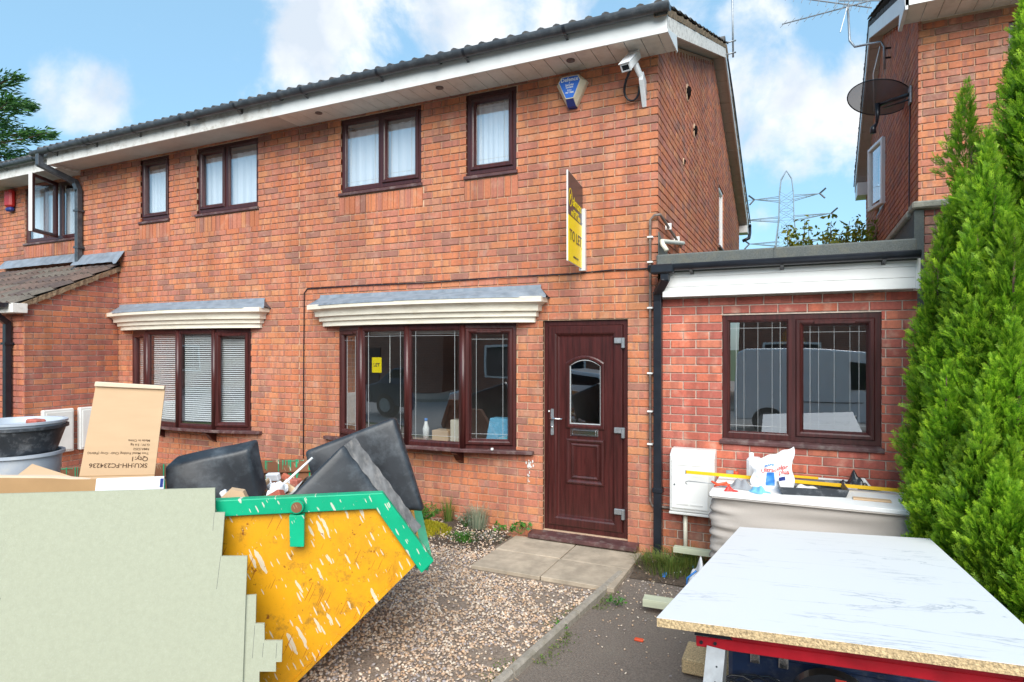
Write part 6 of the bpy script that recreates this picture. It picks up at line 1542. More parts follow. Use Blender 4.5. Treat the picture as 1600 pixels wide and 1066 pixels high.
slab4('black padded slab in front with a frayed grey edge, corner pointing up', V3(.20, .14, .93), V3(.66, .10, .42), V3(1.045, .20, .775), V3(.635, .26, 1.345), .125, ('right', 'top'), nvec=V3(.60, .70, .38) - V3(0, 0, 0))
slab4('black padded slab on the left of the skip with chalky marks', V3(-.385, .45, .98), V3(.125, .50, .98), V3(.066, .50, 1.305), V3(-.405, .50, 1.215), .12, (), nvec=V3(.35, .85, .45) - V3(0, 0, 0))
# small rubbish
tag(build('cardboard_scrap', extr_ab([(-.06, 1.04), (.03, 1.125), (.10, 1.11), (.13, 1.04)], .20, .26), 'cardboard'), 'torn scrap of brown cardboard behind the skip rim', 'cardboard')
mb = MB()
for (a, b, z, r_) in ((.235, .42, 1.075, .032), (.262, .40, 1.085, .035), (.285, .44, 1.07, .026), (.215, .38, 1.05, .022), (.25, .41, 1.05, .04)):
    c = TS_(a, b, z); mb.lathe([(0.001, -r_), (r_ * .8, -r_ * .6), (r_, 0), (r_ * .7, r_ * .7), (.001, r_)], c, 9)
mb.v = [(x + random.uniform(-.006, .006), y + random.uniform(-.006, .006), z + random.uniform(-.006, .006)) for x, y, z in mb.v]
tag(build('crumpled_paper', mb, 'paper', auto=True), 'crumpled white paper lumps between the black slabs', 'paper')
tag(build('white_pipe', MB().tube([TS_(.27, .45, 1.08), TS_(.36, .5, 1.16), TS_(.44, .55, 1.23)], .008, 8), 'white_clean', smooth=True), 'thin white plastic pipe poking up beside the front slab', 'pipe')
tag(build('plastic_sheet', MB().grid(lambda s, v: TS_(.20 + s * .32, .5 + v * .25 - .1, 1.0 + .16 * s + .03 * math.sin(s * 11 + v * 7) - .1 * v), 14, 8), 'clear', smooth=True), 'grey crumpled plastic sheet left of the front black slab', 'plastic sheet')

# cardboard and boards at the left
cb = thing('cardboard_sheet', TS_(-.55, .3, 1.19), 'tall flattened cardboard box leaning in the skip, printed text upside down', 'cardboard')
quad = [(-.78, 1.18), (-.397, 1.165), (-.337, 1.700), (-.691, 1.722)]
build('panel', extr_ab(quad, .30, .306), 'cardboard', cb)
build('top_flap', extr_ab([(-.694, 1.714), (-.338, 1.692), (-.336, 1.712), (-.690, 1.740)], .285, .309), 'cardboard_edge', cb, bevel=.003)
build('fold_line', extr_ab([(-.776, 1.212), (-.392, 1.205), (-.392, 1.208), (-.776, 1.215)], .2985, .2998), 'cardboard_dk', cb)
def Tcb(x0, z0):
    # text is upside down: u runs to the left, v runs down; sheared with the sheet
    return lambda u, wd, v: TS_(x0 - u - v * .10, .2995 - wd * .4, z0 - v + u * .035)
for s, z, sz, b in (('SKU:HH-FC234236', 1.262, .0345, .012), ('Qty:1', 1.299, .036, .012), ('Two Metal Folding Chair -Gray (Fabric)', 1.330, .018, .004), ('RMA:5252', 1.354, .018, .004), ('G.W.: 3.6 kg', 1.378, .018, .004), ('Made in China', 1.402, .018, .004)):
    text(s, sz, Tcb(-.428 + (z - 1.262) * .1, z), 'ink', cb, bold=b, sx=1.08, align='LEFT')
cb2 = thing('cardboard_box', TS_(-.9, .05, 1.1), 'opened cardboard box lying along the skip, white strip with blue mark at its end', 'box')
build('side', extr_ab([(-1.45, 1.06), (-.27, 1.06), (-.275, 1.235), (-.60, 1.238), (-.72, 1.243), (-.80, 1.252), (-1.45, 1.285)], .06, .066), 'cardboard_dk', cb2)
build('flap', extr_ab([(-1.45, 1.285), (-.72, 1.243), (-.63, 1.238), (-.80, 1.262), (-1.45, 1.292)], .067, .10), 'cardboard_edge', cb2)
build('white_label', extr_ab([(-.600, 1.10), (-.268, 1.10), (-.262, 1.242), (-.585, 1.243)], .050, .059), 'paper', cb2)
build('blue_mark', extr_ab([(-.283, 1.185), (-.268, 1.185), (-.264, 1.232), (-.279, 1.232)], .048, .0498), 'navy_print', cb2)
build('inner_flap', MB().add([TS_(-.98, .25, 1.30), TS_(-.86, .22, 1.262), TS_(-.70, .10, 1.242), TS_(-.98, .10, 1.262)], [(0, 1, 2, 3)]), 'cardboard', cb2)
# tubs
tb = thing('plastic_tub', TS_(-1.15, .46, 1.15), 'black plastic tub with a grey one nested inside, on another grey tub', 'tub')
tc_ = TS_(-1.135, .42, 0)
def tubp(r0, r1, z0, z1, th__=.006): return [(r0 * .2, z0), (r0, z0), (r1, z1), (r1 + .014, z1 + .002), (r1 + .014, z1 + .018), (r1 - th__, z1 + .018), (r0 - th__, z0 + .01), (.001, z0 + .01)]
build('grey_tub', MB().lathe(tubp(.175, .205, 1.02, 1.325), (tc_[0], tc_[1], 0), 48), 'tub_grey', tb, smooth=False, auto=True)
build('black_tub', MB().lathe(tubp(.178, .222, 1.34, 1.475), (tc_[0], tc_[1], 0), 48), 'tub_black', tb, auto=True)
build('inner_tub', MB().lathe([(.205, 1.45), (.222, 1.505), (.232, 1.507), (.232, 1.52), (.212, 1.52), (.196, 1.49), (.175, 1.486), (.172, 1.47), (.15, 1.35)], (tc_[0], tc_[1], 0), 48), 'tub_grey', tb, auto=True)
build('contents', MB().lathe([(.001, 1.475), (.10, 1.47), (.17, 1.465)], (tc_[0], tc_[1], 0), 30), 'black_vinyl', tb, smooth=True)
tag(build('brick_piece', MB().box(-.05, .05, -.03, .03, 0, .035, lambda x, y, z: (tc_[0] + .02 + x, tc_[1] + .08 + y, 1.485 + z), bev=.008), 'brick_red'), 'broken piece of red brick lying in the tub', 'brick')

# plasterboards leaning on the skip
PBk = .40 / 1.22
def TP(a, w_, z): return TS_(a, -.45 + PBk * z - w_, z)
def sheet(label, poly, w0, th__=.0125, lines=()):
    n = len(poly); o = thing('plasterboard', TP(-.2, 0, 0), label, 'plasterboard', 'offcut plasterboards leaning on the skip')
    build('board', MB().add([TP(a, w_, z) for w_ in (w0, w0 + th__) for a, z in poly], [tuple(range(n)), tuple(range(2 * n - 1, n - 1, -1))] + [(i, (i + 1) % n, (i + 1) % n + n, i + n) for i in range(n)]), 'plasterboard', o)
    mb = MB()
    for (a0, z0, a1, z1) in lines: mb.add([TP(a0 - .0008, w0 + th__ + .0006, z0), TP(a0 + .0008, w0 + th__ + .0006, z0), TP(a1 + .0008, w0 + th__ + .0006, z1), TP(a1 - .0008, w0 + th__ + .0006, z1)], [(0, 1, 2, 3)])
    if lines: build('knife_line', mb, 'gutter', o)
sheet('large green plasterboard sheet leaning on the skip at lower left', [(-1.75, -.0), (.236, .0), (.219, .30), (.202, .861), (.079, .868), (.078, 1.073), (.031, 1.075), (.021, 1.194), (-1.75, 1.22)], 0, lines=[(.028, 1.075, .028, .99), (.075, .868, .068, .72), (-.88, .75, -.93, .42)])
sheet('stepped offcut of green plasterboard behind the large sheet', [(.0, .0), (.30, .0), (.292, .297), (.29, .34), (.367, .333), (.365, .374), (.392, .372), (.391, .463), (.306, .47), (.301, .545), (.259, .548), (.254, .676), (.0, .68)], -.016, lines=[(.256, .54, .254, .40), (.302, .46, .30, .40), (.365, .455, .364, .39)])

# ================================================================== table: laminated sheet on red trestles
TPn = Vector((-.437, -3.58, 1.006)); E1 = Vector((.9977, -.0216, .0614)).normalized(); E2 = Vector((-.0068, .9916, -.1315)); E2 = (E2 - E1 * E2.dot(E1)).normalized(); E3 = E1.cross(E2)
def TT(u, v, w_): return tuple(TPn + E1 * u + E2 * v + E3 * w_)
sh_ = thing('worktop_sheet', TT(.55, 1.22, -.03), 'large white marble-effect sheet with chipboard edge, resting on red trestles', 'worktop')
build('chipboard_core', MB().box(0, 1.10, 0, 2.44, -.030, -.0015, TT), 'chipboard', sh_)
build('laminate', MB().box(-.0005, 1.1005, -.0005, 2.4405, -.0014, .0, TT), 'marble', sh_)
def trestle(v, label, u0=.105, u1=1.135, first=None):
    base = Vector(TT(.6, v, 0)); t = thing('trestle', (base.x, base.y, 0), label, 'trestle', 'red trestles under the sheet')
    build('beam', MB().box(u0 + .10, u1 - .10, v - .022, v + .022, -.097, -.031, TT, bev=.003), 'red_steel', t)
    build('beam', MB().box(u0 + .004, u1 - .004, v - .027, v - .0225, -.106, -.072, TT, bev=.002), 'red_steel', t)
    for (a, b, ia) in ((u0, u0 + .125, 1), (u1 - .125, u1, -1)):
        pts = [(a, -.070), (b - (.0 if ia > 0 else 0), -.070), (b - .035 * (ia > 0), -.0315), (a + .035 * (ia < 0), -.0315)]
        mb = MB().add([TT(u, w_, z) for w_ in (v - .0285, v + .024) for u, z in pts], [(0, 1, 2, 3), (7, 6, 5, 4)] + [(i, (i + 1) % 4, (i + 1) % 4 + 4, i + 4) for i in range(4)]); build('end_bracket', mb, 'black', t)
        for (u, z) in ((a + .022, -.090), (a + .068, -.088), (a + .05, -.05)): build('bolt', MB().tube([TT(u, v - .028, z), TT(u, v - .033, z)], .006, 8), 'black', t)
    for (uc, su) in ((u0 + .07, -1), (u1 - .07, 1)):
        top = Vector(TT(uc, v, -.10))
        for sv_ in (-1, 1):
            foot = Vector((top.x + su * .06, top.y + sv_ * .34, .0)); q = Vector((top.x, top.y + sv_ * .02, top.z)); mb = MB()
            d_ = (foot - q).normalized(); x_ = Vector((1, 0, 0)); x_ = (x_ - d_ * x_.dot(d_)).normalized(); y_ = d_.cross(x_); h1, h2 = .030, .018
            # C-channel leg
            sec = [(-h1, h2), (-h1, -h2), (h1, -h2), (h1, h2), (h1 - .005, h2), (h1 - .005, -h2 + .005), (-h1 + .005, -h2 + .005), (-h1 + .005, h2)]
            mb.add([q + x_ * a_ + y_ * b_ * sv_ for a_, b_ in sec] + [foot + x_ * a_ + y_ * b_ * sv_ for a_, b_ in sec], [(i, (i + 1) % 8, (i + 1) % 8 + 8, i + 8) for i in range(8)] + [tuple(range(8)), tuple(range(15, 7, -1))]); build('leg', mb, 'steel', t)
            mb = MB()
            for k in range(9):
                c = q.lerp(foot, .06 + .05 * k) + x_ * .008 - y_ * sv_ * (h2 + .0006); mb.tube([c, c - y_ * sv_ * .001], .0035, 6)
            build('leg_hole', mb, 'black', t)
        mb = MB().tube([Vector((top.x, top.y - .17, top.z * .52)), Vector((top.x, top.y + .17, top.z * .52))], .012, 6); build('brace', mb, 'black', t)
    return t
trestle(.13, 'red trestle with galvanised legs under the near end of the marble sheet')
trestle(2.22, 'red trestle hidden under the far end of the marble sheet')
# things stored below
tbx = thing('tool_case', (.1, -2.45, .0), 'dark navy tool case lying under the marble sheet', 'tool case')
build('case', MB().box(-.30, .62, -2.62, -2.20, .34, .54, bev=.02), 'blue_dark', tbx)
build('lid_rim', MB().box(-.31, .63, -2.63, -2.19, .50, .525, bev=.006), 'blue_dark', tbx)
for x in (-.20, -.08, .46): build('latch', MB().box(x, x + .04, -2.645, -2.63, .47, .53, bev=.003), 'chrome', tbx)
build('stand', MB().box(-.22, .55, -2.55, -2.25, .0, .34, bev=.01), 'black', tbx)
ms = thing('mitre_saw', (.15, -2.8, .3), 'black mitre saw with round blade guard beside the tool case', 'saw')
cS = Vector((.13, -2.80, .42)); mb = MB(); n = 22
for i in range(n):
    t0, t1 = math.pi * (.02 + .96 * i / n), math.pi * (.02 + .96 * (i + 1) / n)
    f = lambda r_, t, y: (cS.x + r_ * math.cos(t), cS.y + y, cS.z + r_ * math.sin(t) * .9)
    mb.add([f(.17, t0, -.03), f(.17, t1, -.03), f(.17, t1, .03), f(.17, t0, .03), f(.135, t0, -.03), f(.135, t1, -.03), f(.135, t1, .03), f(.135, t0, .03)], [(0, 1, 2, 3), (4, 5, 6, 7), (0, 1, 5, 4), (3, 2, 6, 7)])
build('guard', mb, 'black', ms)
for t in (.6, 1.25, 1.9, 2.5): build('guard_spoke', MB().tube([(cS.x + .04 * math.cos(t), cS.y - .02, cS.z + .03 * math.sin(t)), (cS.x + .15 * math.cos(t), cS.y - .02, cS.z + .135 * math.sin(t))], .012, 6), 'black', ms)
build('blade', MB().tube([(cS.x, cS.y + .0, cS.z), (cS.x, cS.y + .003, cS.z)], .13, 40), 'steel', ms)
build('handle', MB().tube([(cS.x + .15, cS.y - .03, cS.z + .06), (cS.x + .26, cS.y - .05, cS.z + .03), (cS.x + .33, cS.y - .05, cS.z - .05)], [.02, .022, .02], 10), 'black', ms, smooth=True)
build('base', MB().box(cS.x - .22, cS.x + .30, cS.y - .12, cS.y + .14, .25, .31, bev=.012), 'black', ms)
build('badge', MB().box(cS.x + .01, cS.x + .05, cS.y - .033, cS.y - .031, cS.z + .132, cS.z + .142), 'red_print', ms)
build('support', MB().box(cS.x - .18, cS.x + .22, cS.y - .10, cS.y + .12, .0, .25, bev=.01), 'blue_dark', ms)
mb = MB()
for k in range(7):
    r_ = .13 + .006 * k; mb.tube([(-.20 + r_ * math.cos(t * .35), -2.86 + .10 * math.sin(t * .35) + .01 * k, .36 + .05 * math.sin(t * .7 + k) + .008 * k) for t in range(19)], .006, 6, cap=False)
tag(build('cable_coil', mb, 'black', smooth=True), 'coiled black power cable left of the mitre saw', 'cable')
tag(build('tread_board', MB().box(-.62, .30, -2.0, -1.76, .02, .11, bev=.008), 'chipboard'), 'short chipboard plank lying on the ground under the sheet', 'plank')

# ================================================================== upholstered base with white board and clutter
sf = thing('upholstered_base', (.1, -.44, .27), 'grey fabric bed base with a white board top in front of the extension window', 'bed base')
bm = bmesh.new(); bmesh.ops.create_cube(bm, size=1); bmesh.ops.subdivide_edges(bm, edges=bm.edges[:], cuts=34, use_grid_fill=True)
X0, X1, Y0, Y1, Z0, Z1 = -.61, 1.05, -.78, -.10, .24, .80
for v in bm.verts:
    c = v.co; x, y, z = c.x, c.y, c.z
    # round the corners in plan
    k = 12; s = (abs(2 * x) ** k + abs(2 * y) ** k) ** (1 / k); 
    if s > 0: 
        m_ = max(abs(2 * x), abs(2 * y)); x, y = x * m_ / s, y * m_ / s
    px_, py_, pz_ = X0 + (x + .5) * (X1 - X0), Y0 + (y + .5) * (Y1 - Y0), Z0 + (z + .5) * (Z1 - Z0)
    h = (z + .5); wl = math.exp(-((px_ - X0) / .16) ** 2)
    bulge = .010 * math.sin(h * math.pi * 1.0) + .004 * math.sin(h * 13 + px_ * 2.1) + .003 * math.sin(h * 31 - px_ * 4) + wl * (.012 * math.sin(h * 34 + px_ * 14) + .009 * math.sin(h * 57 + py_ * 9)) + .004 * math.sin(h * 22 + px_ * 3) * (1 - wl) - .05 * (h < .12) * wl
    n_ = Vector((1 if x > .47 else -1 if x < -.47 else 0, 1 if y > .47 else -1 if y < -.47 else 0, 0))
    if n_.length: n_.normalize()
    pz_ += .0 if h < .98 else 0
    v.co = Vector((px_, py_, pz_)) + n_ * bulge
me = bpy.data.meshes.new('upholstery'); bm.to_mesh(me); bm.free(); me.materials.append(M['fabric'])
for v in me.vertices: v.co -= Vector(sf.location)
for p in me.polygons: p.use_smooth = True
o = bpy.data.objects.new('upholstery', me); COL.objects.link(o); o.parent = sf
mb = MB().box(X0 - .004, X1, Y0 - .026, Y1 + .01, Z1 + .001, Z1 + .032, bev=.004)
build('top_board', mb, 'sheet', sf)
build('piping', MB().tube([(X0 + .03, Y1, Z1 - .004), (X0 - .012, Y1 - .05, Z1 - .004), (X0 - .012, Y0 + .03, Z1 - .006), (X0 + .02, Y0 - .026, Z1 - .006), (X1, Y0 - .026, Z1 - .004)], .006, 6), 'fabric', sf, smooth=True)
ZT = Z1 + .032
# battens below and around
def batten(a, b, wdt, hgt, label):
    a, b = Vector(a), Vector(b); d_ = (b - a).normalized(); s_ = Vector((0, 0, 1)).cross(d_).normalized(); up_ = d_.cross(s_)
    mb = MB().add([p + s_ * x * wdt / 2 + up_ * z * hgt / 2 for p in (a, b) for x, z in ((-1, -1), (1, -1), (1, 1), (-1, 1))], [(0, 1, 2, 3), (7, 6, 5, 4)] + [(i, (i + 1) % 4, (i + 1) % 4 + 4, i + 4) for i in range(4)])
    return tag(build('timber_batten', mb, 'timber', bevel=.003), label, 'timber', 'pale timber battens under and around the bed base')
batten((-.97, -.30, .205), (1.1, -.30, .205), .07, .045, 'pale green timber batten under the bed base, end beside the meter pipe')
batten((-1.03, -1.18, .075), (.7, -1.08, .075), .10, .055, 'thick pale timber poking out left of the marble sheet')
batten((.8, -.62, .34), (1.20, -.66, .34), .07, .045, 'short pale timber end showing between sheet corner and young conifer')
for (x, y) in ((-.35, -.3), (.6, -.3), (-.3, -.65), (.6, -.65)): pass
tag(build('block', MB().box(-.45, .9, -.70, -.62, .0, .235, bev=.005), 'timber'), 'rough timber bearer beneath the front of the bed base', 'timber')
tag(build('block', MB().box(-.40, .9, -.34, -.26, .0, .18, bev=.005), 'timber'), 'rough timber bearer beneath the back of the bed base', 'timber')
# yellow straight edges
def bar(a, b, w_, h_, m, nm, label, cat):
    a, b = Vector(a), Vector(b); d_ = (b - a).normalized(); s_ = Vector((0, 0, 1)).cross(d_).normalized()
    mb = MB().add([p + s_ * x * w_ / 2 + Vector((0, 0, z)) for p in (a, b) for x, z in ((-1, 0), (1, 0), (1, h_), (-1, h_))], [(0, 1, 2, 3), (7, 6, 5, 4)] + [(i, (i + 1) % 4, (i + 1) % 4 + 4, i + 4) for i in range(4)])
    return tag(build(nm, mb, m, bevel=.002), label, cat)
lv = bar((-.862, -.328, .866), (.93, -.285, .848), .018, .026, 'yellow', 'straight_edge', 'long yellow straight edge across the board, overhanging on the left', 'straight edge')
build('end_cap', MB().box(-.867, -.861, -.339, -.319, .864, .893), 'black', lv)
l2 = bar((-.06, -.055, ZT + .022), (.15, -.055, ZT + .022), .02, .018, 'yellow', 'spirit_level', 'short yellow and white level behind the bag, by the wall', 'spirit level')
build('white_end', MB().box(.15, .42, -.066, -.044, ZT + .020, ZT + .036, bev=.003), 'white', l2)
# grout bag
gb_ = thing('grout_bag', (-.19, -.36, ZT), 'white plastic grout bag with red and blue print, standing open', 'bag')
def bagf(side):
    def f(s, t):
        x = -.335 + .30 * s + (.012 * math.sin(t * 9)) * (1 if s > .5 else -1) * abs(2 * s - 1); topz = .22 + .13 * max(0, (s - .15)) ** 1.2 + .006 * math.sin(s * 19)
        z = ZT + t * topz; b_ = .055 * (1 - t ** 2.2) * math.sin(max(.02, min(.98, s)) * math.pi) ** .5 + .006 * math.sin(s * 17 + t * 11) + .005 * math.sin(t * 23 - s * 9)
        return (x, -.41 - side * b_, z)
    return f
build('bag_front', MB().grid(bagf(1), 30, 26), 'bag', gb_, smooth=True); build('bag_back', MB().grid(bagf(-1), 30, 26), 'bag', gb_, smooth=True)
def Tbag(s0, t0):
    def f(u, wd, v):
        p = bagf(1)(s0 + u / .30, t0 + v / .30); return (p[0], p[1] - .004 - wd, p[2])
    return f
text('Ultracolor', .050, Tbag(.56, .56), 'red_print', gb_, bold=.012); text('plus', .05, Tbag(.80, .44), 'red_print', gb_, bold=.012); text('MAPEI', .026, Tbag(.44, .70), 'blue_print', gb_, bold=.02)
mb = MB().grid(lambda s, t: (lambda p: (p[0], p[1] - .003, p[2]))(bagf(1)(.36 + s * .20, .08 + t * .40)), 6, 10); build('blue_panel', mb, 'blue_print', gb_)
mb = MB().grid(lambda s, t: (lambda p: (p[0], p[1] - .003, p[2]))(bagf(1)(.66 + s * .14, .22 + t * .10)), 5, 5); build('small_picture', mb, 'navy_print', gb_)
jug = thing('jerry_can', (-.35, -.28, ZT), 'white plastic canister standing behind the grout bag', 'canister')
build('body', MB().box(-.385, -.27, -.30, -.20, ZT, ZT + .20, bev=.02), 'bag', jug); build('neck', MB().lathe([(.02, 0), (.02, .03), (.016, .035), (.001, .036)], (-.35, -.25, ZT + .2), 16), 'white_clean', jug, smooth=True)
build('label', MB().box(-.30, -.272, -.304, -.300, ZT + .13, ZT + .19), 'red_print', jug)
# tray
tr = thing('mixing_tray', (.12, -.5, ZT), 'black plastic plasterer tray on the white board, front centre', 'tray')
def trayT(u, v, w_): return (-.13 + .47 * u - .03 * v, -.68 + .36 * v + .10 * u, ZT + w_)
mb = MB(); o0 = [(0, 0), (1, 0), (1, 1), (0, 1)]; i0 = [(.05, .08), (.95, .08), (.95, .92), (.05, .92)]
rng_ = [(o0, .055), (i0 and [(.03, .04), (.97, .04), (.97, .96), (.03, .96)], .055), (i0, .008)]
vs = [trayT(u, v, .0) for u, v in [(.04, .05), (.96, .05), (.96, .95), (.04, .95)]] + [trayT(u, v, .058) for u, v in o0] + [trayT(u, v, .058) for u, v in [(.02, .03), (.98, .03), (.98, .97), (.02, .97)]] + [trayT(u, v, .006) for u, v in i0]
mb.add(vs, [(3, 2, 1, 0), (12, 13, 14, 15)] + [(b_ + k, b_ + (k + 1) % 4, b_ + 4 + (k + 1) % 4, b_ + 4 + k) for b_ in (0, 4, 8) for k in range(4)]); build('tray', mb, 'tub_black', tr)
def cloth(nm, c, sx, sy, h, m, label, seed, cat='cloth'):
    r = random.Random(seed); f1, f2, f3 = r.uniform(5, 9), r.uniform(6, 11), r.uniform(0, 6)
    def f(s, t):
        a = 2 * math.pi * s; q = t; rr = 1 + .22 * math.sin(3 * a + f3) + .12 * math.sin(5 * a + f1)
        x = c[0] + sx * q * rr * math.cos(a); y = c[1] + sy * q * rr * math.sin(a)
        z = c[2] + h * (1 - q ** 2) * (.7 + .35 * math.sin(f1 * x * 6 + f2 * y * 4) + .2 * math.sin(f2 * 9 * x + f3)) + .003
        return (x, y, max(z, c[2] + .003))
    return tag(build(nm, MB().grid(f, 48, 14), m, smooth=True), label, cat)
cloth('work_glove', (-.42, -.56, ZT), .13, .07, .065, 'grey_cloth', 'crumpled grey glove or cloth on the left end of the board', 1)
cloth('cleaning_cloth', (-.27, -.66, ZT), .075, .05, .045, 'blue_cloth', 'small pale blue cloth beside the tray', 2)
cloth('red_rag', (-.47, -.70, ZT), .05, .03, .035, 'red_cloth', 'bright red rag under the grey cloth', 3)
cloth('plastic_wrap', (.06, -.42, ZT), .09, .06, .06, 'clear', 'milky crumpled plastic wrap right of the grout bag', 4, 'plastic')
cloth('bin_bag', (.40, .0 - .12, ZT), .10, .06, .11, 'bin_bag', 'crumpled black bin bag on the back right of the board', 5, 'bag')
cloth('bin_bag', (.50, -.20, ZT), .07, .04, .05, 'bin_bag', 'smaller crumple of black plastic in front of the bin bag', 6, 'bag')
cloth('plastic_wrap', (.46, -.10, ZT), .10, .04, .06, 'clear', 'white crumpled plastic tucked behind the bin bag', 7, 'plastic')
sg = thing('sealant_gun', (-.62, -.62, ZT + .02), 'orange sealant gun with a hooked wire rod on the left end', 'sealant gun')
build('rod', MB().tube([(-.50, -.62, ZT + .025), (-.72, -.60, ZT + .026), (-.80, -.595, ZT + .026), (-.82, -.595, ZT + .02), (-.825, -.595, ZT + .008), (-.81, -.595, ZT + .0)], .0035, 6), 'steel', sg, smooth=True)
build('handle', MB().tube([(-.62, -.64, ZT + .05), (-.57, -.64, ZT + .028), (-.50, -.64, ZT + .05)], [.007, .012, .009], 8), 'orange', sg, smooth=True)
build('trigger', MB().tube([(-.60, -.63, ZT + .012), (-.55, -.63, ZT + .03), (-.48, -.64, ZT + .035)], [.007, .01, .008], 8), 'orange', sg, smooth=True)
tag(build('wooden_float', MB().box(.36, .60, -.62, -.56, ZT + .001, ZT + .014, bev=.003), 'cardboard'), 'flat strip of pale wood right of the tray', 'wood strip')
tag(build('putty_knife', MB().box(-.24, -.10, -.71, -.69, ZT + .001, ZT + .006), 'white_clean'), 'thin white scraper lying in front of the tray', 'scraper')
tg = thing('torch', (-.47, -.12, ZT), 'small grey and orange torch lying by the meter box end', 'torch')
build('body', MB().tube([(-.56, -.12, ZT + .03), (-.50, -.12, ZT + .03)], .022, 10), 'grey_cloth', tg, smooth=True); build('collar', MB().tube([(-.50, -.12, ZT + .03), (-.46, -.12, ZT + .03)], .016, 10), 'orange', tg, smooth=True)

# sack and litter on the ground by the pipe
cloth('sack', (-.70, -.62, .0), .12, .12, .22, 'bag', 'white sack with blue stripe on the ground left of the bed base', 9, 'sack')
tag(build('sack_stripe', MB().tube([(-.80, -.70, .02), (-.79, -.72, .12), (-.72, -.73, .19)], .008, 6), 'blue_print', smooth=True), 'blue strap hanging over the white sack', 'strap')
for i, (x, y, m, lab) in enumerate(((-.92, -.38, 'paper', 'torn white paper scrap in the grass by the pipe'), (-1.14, -.22, 'paper', 'small white scrap beside the black downpipe'), (-1.02, -.47, 'blue_print', 'blue bottle cap in the grass'), (-.83, -.20, 'blue_cloth', 'turquoise litter at the foot of the meter pipe'))):
    mb = MB().grid(lambda s, t: (x + (s - .5) * .06, y + (t - .5) * .05, .03 + .02 * math.sin(s * 5 + t * 3 + i)), 4, 4); tag(build('litter', mb, m), lab, 'litter')
tag(build('brick_chip', MB().box(-.98, -.92, -1.68, -1.65, .0, .015, bev=.004), 'orange'), 'orange splinter lying on the dark driveway', 'litter')
tag(build('sill_cap', MB().box(-2.81, -2.785, -.16, -.14, .902, .925, bev=.003), 'white_clean'), 'tiny white cap on the right end of the bow window sill', 'cap')

# ================================================================== what the windows reflect: street behind the camera
def wheel(parent, x, y, r):
    w1 = MB().tube([(x, y - .1, r), (x, y + .1, r)], r, 28); build('wheel', w1, 'tyre', parent); build('hubcap', MB().tube([(x, y + .1, r), (x, y + .115, r)], r * .6, 20), 'steel', parent)
def vehicle(nm, x0, y, prof_, glass, wheels, wdt, m, label, cat, r=.33):
    t = thing(nm, (x0 + 2, y, 0), label, cat)
    mb = MB(); n = len(prof_); mb.add([(x0 + a, y + s * wdt / 2 * (.86 if z > 1.0 and cat == 'car' else .96 if z > 1.4 else 1), z) for s in (-1, 1) for a, z in prof_], [tuple(range(n)), tuple(range(2 * n - 1, n - 1, -1))] + [(i, (i + 1) % n, (i + 1) % n + n, i + n) for i in range(n)])
    build('body', mb, m, t, bevel=.05)
    for poly in glass:
        k = len(poly); mb = MB().add([(x0 + a, y + wdt / 2 * (.93 if cat == 'car' else .97) + .02 + s, z) for s in (0, .01) for a, z in poly], [tuple(range(k)), tuple(range(2 * k - 1, k - 1, -1))] + [(i, (i + 1) % k, (i + 1) % k + k, i + k) for i in range(k)]); build('side_window', mb, 'car_glass', t)
    for a in wheels: wheel(t, x0 + a, y + wdt / 2 - .08, r); wheel(t, x0 + a, y - wdt / 2 + .08, r)
    build('door_line', MB().box(x0 + 1.4, x0 + 2.6, y + wdt / 2 + .001, y + wdt / 2 + .012, .78, .80), 'gutter', t)
    return t
vehicle('parked_van', -1.35, -9.9, [(0, .35), (.02, 1.0), (.12, 1.82), (.3, 1.90), (2.6, 1.90), (2.85, 1.84), (3.55, 1.15), (4.25, .98), (4.38, .7), (4.36, .3)], [[(2.35, 1.10), (2.35, 1.68), (2.80, 1.66), (3.30, 1.12)]], (.75, 3.55), 1.8, 'van_white', 'white panel van parked across the road behind the camera', 'van')
vehicle('parked_car', -6.6, -8.6, [(0, .35), (.05, .85), (.5, .95), (1.0, 1.38), (1.7, 1.45), (2.5, 1.38), (3.1, .98), (4.0, .85), (4.15, .55), (4.1, .25)], [[(.75, .98), (1.1, 1.33), (1.7, 1.36), (1.7, .98)], [(1.78, .98), (1.78, 1.36), (2.45, 1.30), (2.9, .98)]], (.8, 3.3), 1.7, 'car_silver', 'silver hatchback parked opposite the front door, behind the camera', 'car', .31)
vehicle('parked_car', -12.6, -8.9, [(0, .35), (.05, .85), (.5, .95), (1.0, 1.38), (1.7, 1.45), (2.5, 1.38), (3.1, .98), (4.0, .85), (4.15, .55), (4.1, .25)], [[(.75, .98), (1.1, 1.33), (1.7, 1.36), (1.7, .98)], [(1.78, .98), (1.78, 1.36), (2.45, 1.30), (2.9, .98)]], (.8, 3.3), 1.7, 'car_dark', 'dark hatchback parked to the left of the silver one', 'car', .31)
def far_brick():
    m, t, b = principled('far_brick'); l = t.links.new
    tc = t.nodes.new('ShaderNodeTexCoord'); mp = t.nodes.new('ShaderNodeMapping'); l(tc.outputs['Object'], mp.inputs[0]); mp.inputs['Rotation'].default_value = (math.radians(90), 0, 0)
    br = t.nodes.new('ShaderNodeTexBrick'); l(mp.outputs[0], br.inputs['Vector']); br.inputs['Scale'].default_value = 4.4; br.inputs['Color1'].default_value = (.34, .13, .08, 1); br.inputs['Color2'].default_value = (.22, .09, .06, 1); br.inputs['Mortar'].default_value = (.40, .32, .25, 1); br.inputs['Mortar Size'].default_value = .02; br.inputs['Row Height'].default_value = .33; br.inputs['Brick Width'].default_value = 1.0
    l(br.outputs[0], b.inputs['Base Color']); b.inputs['Roughness'].default_value = .9; return m
FBm = far_brick()
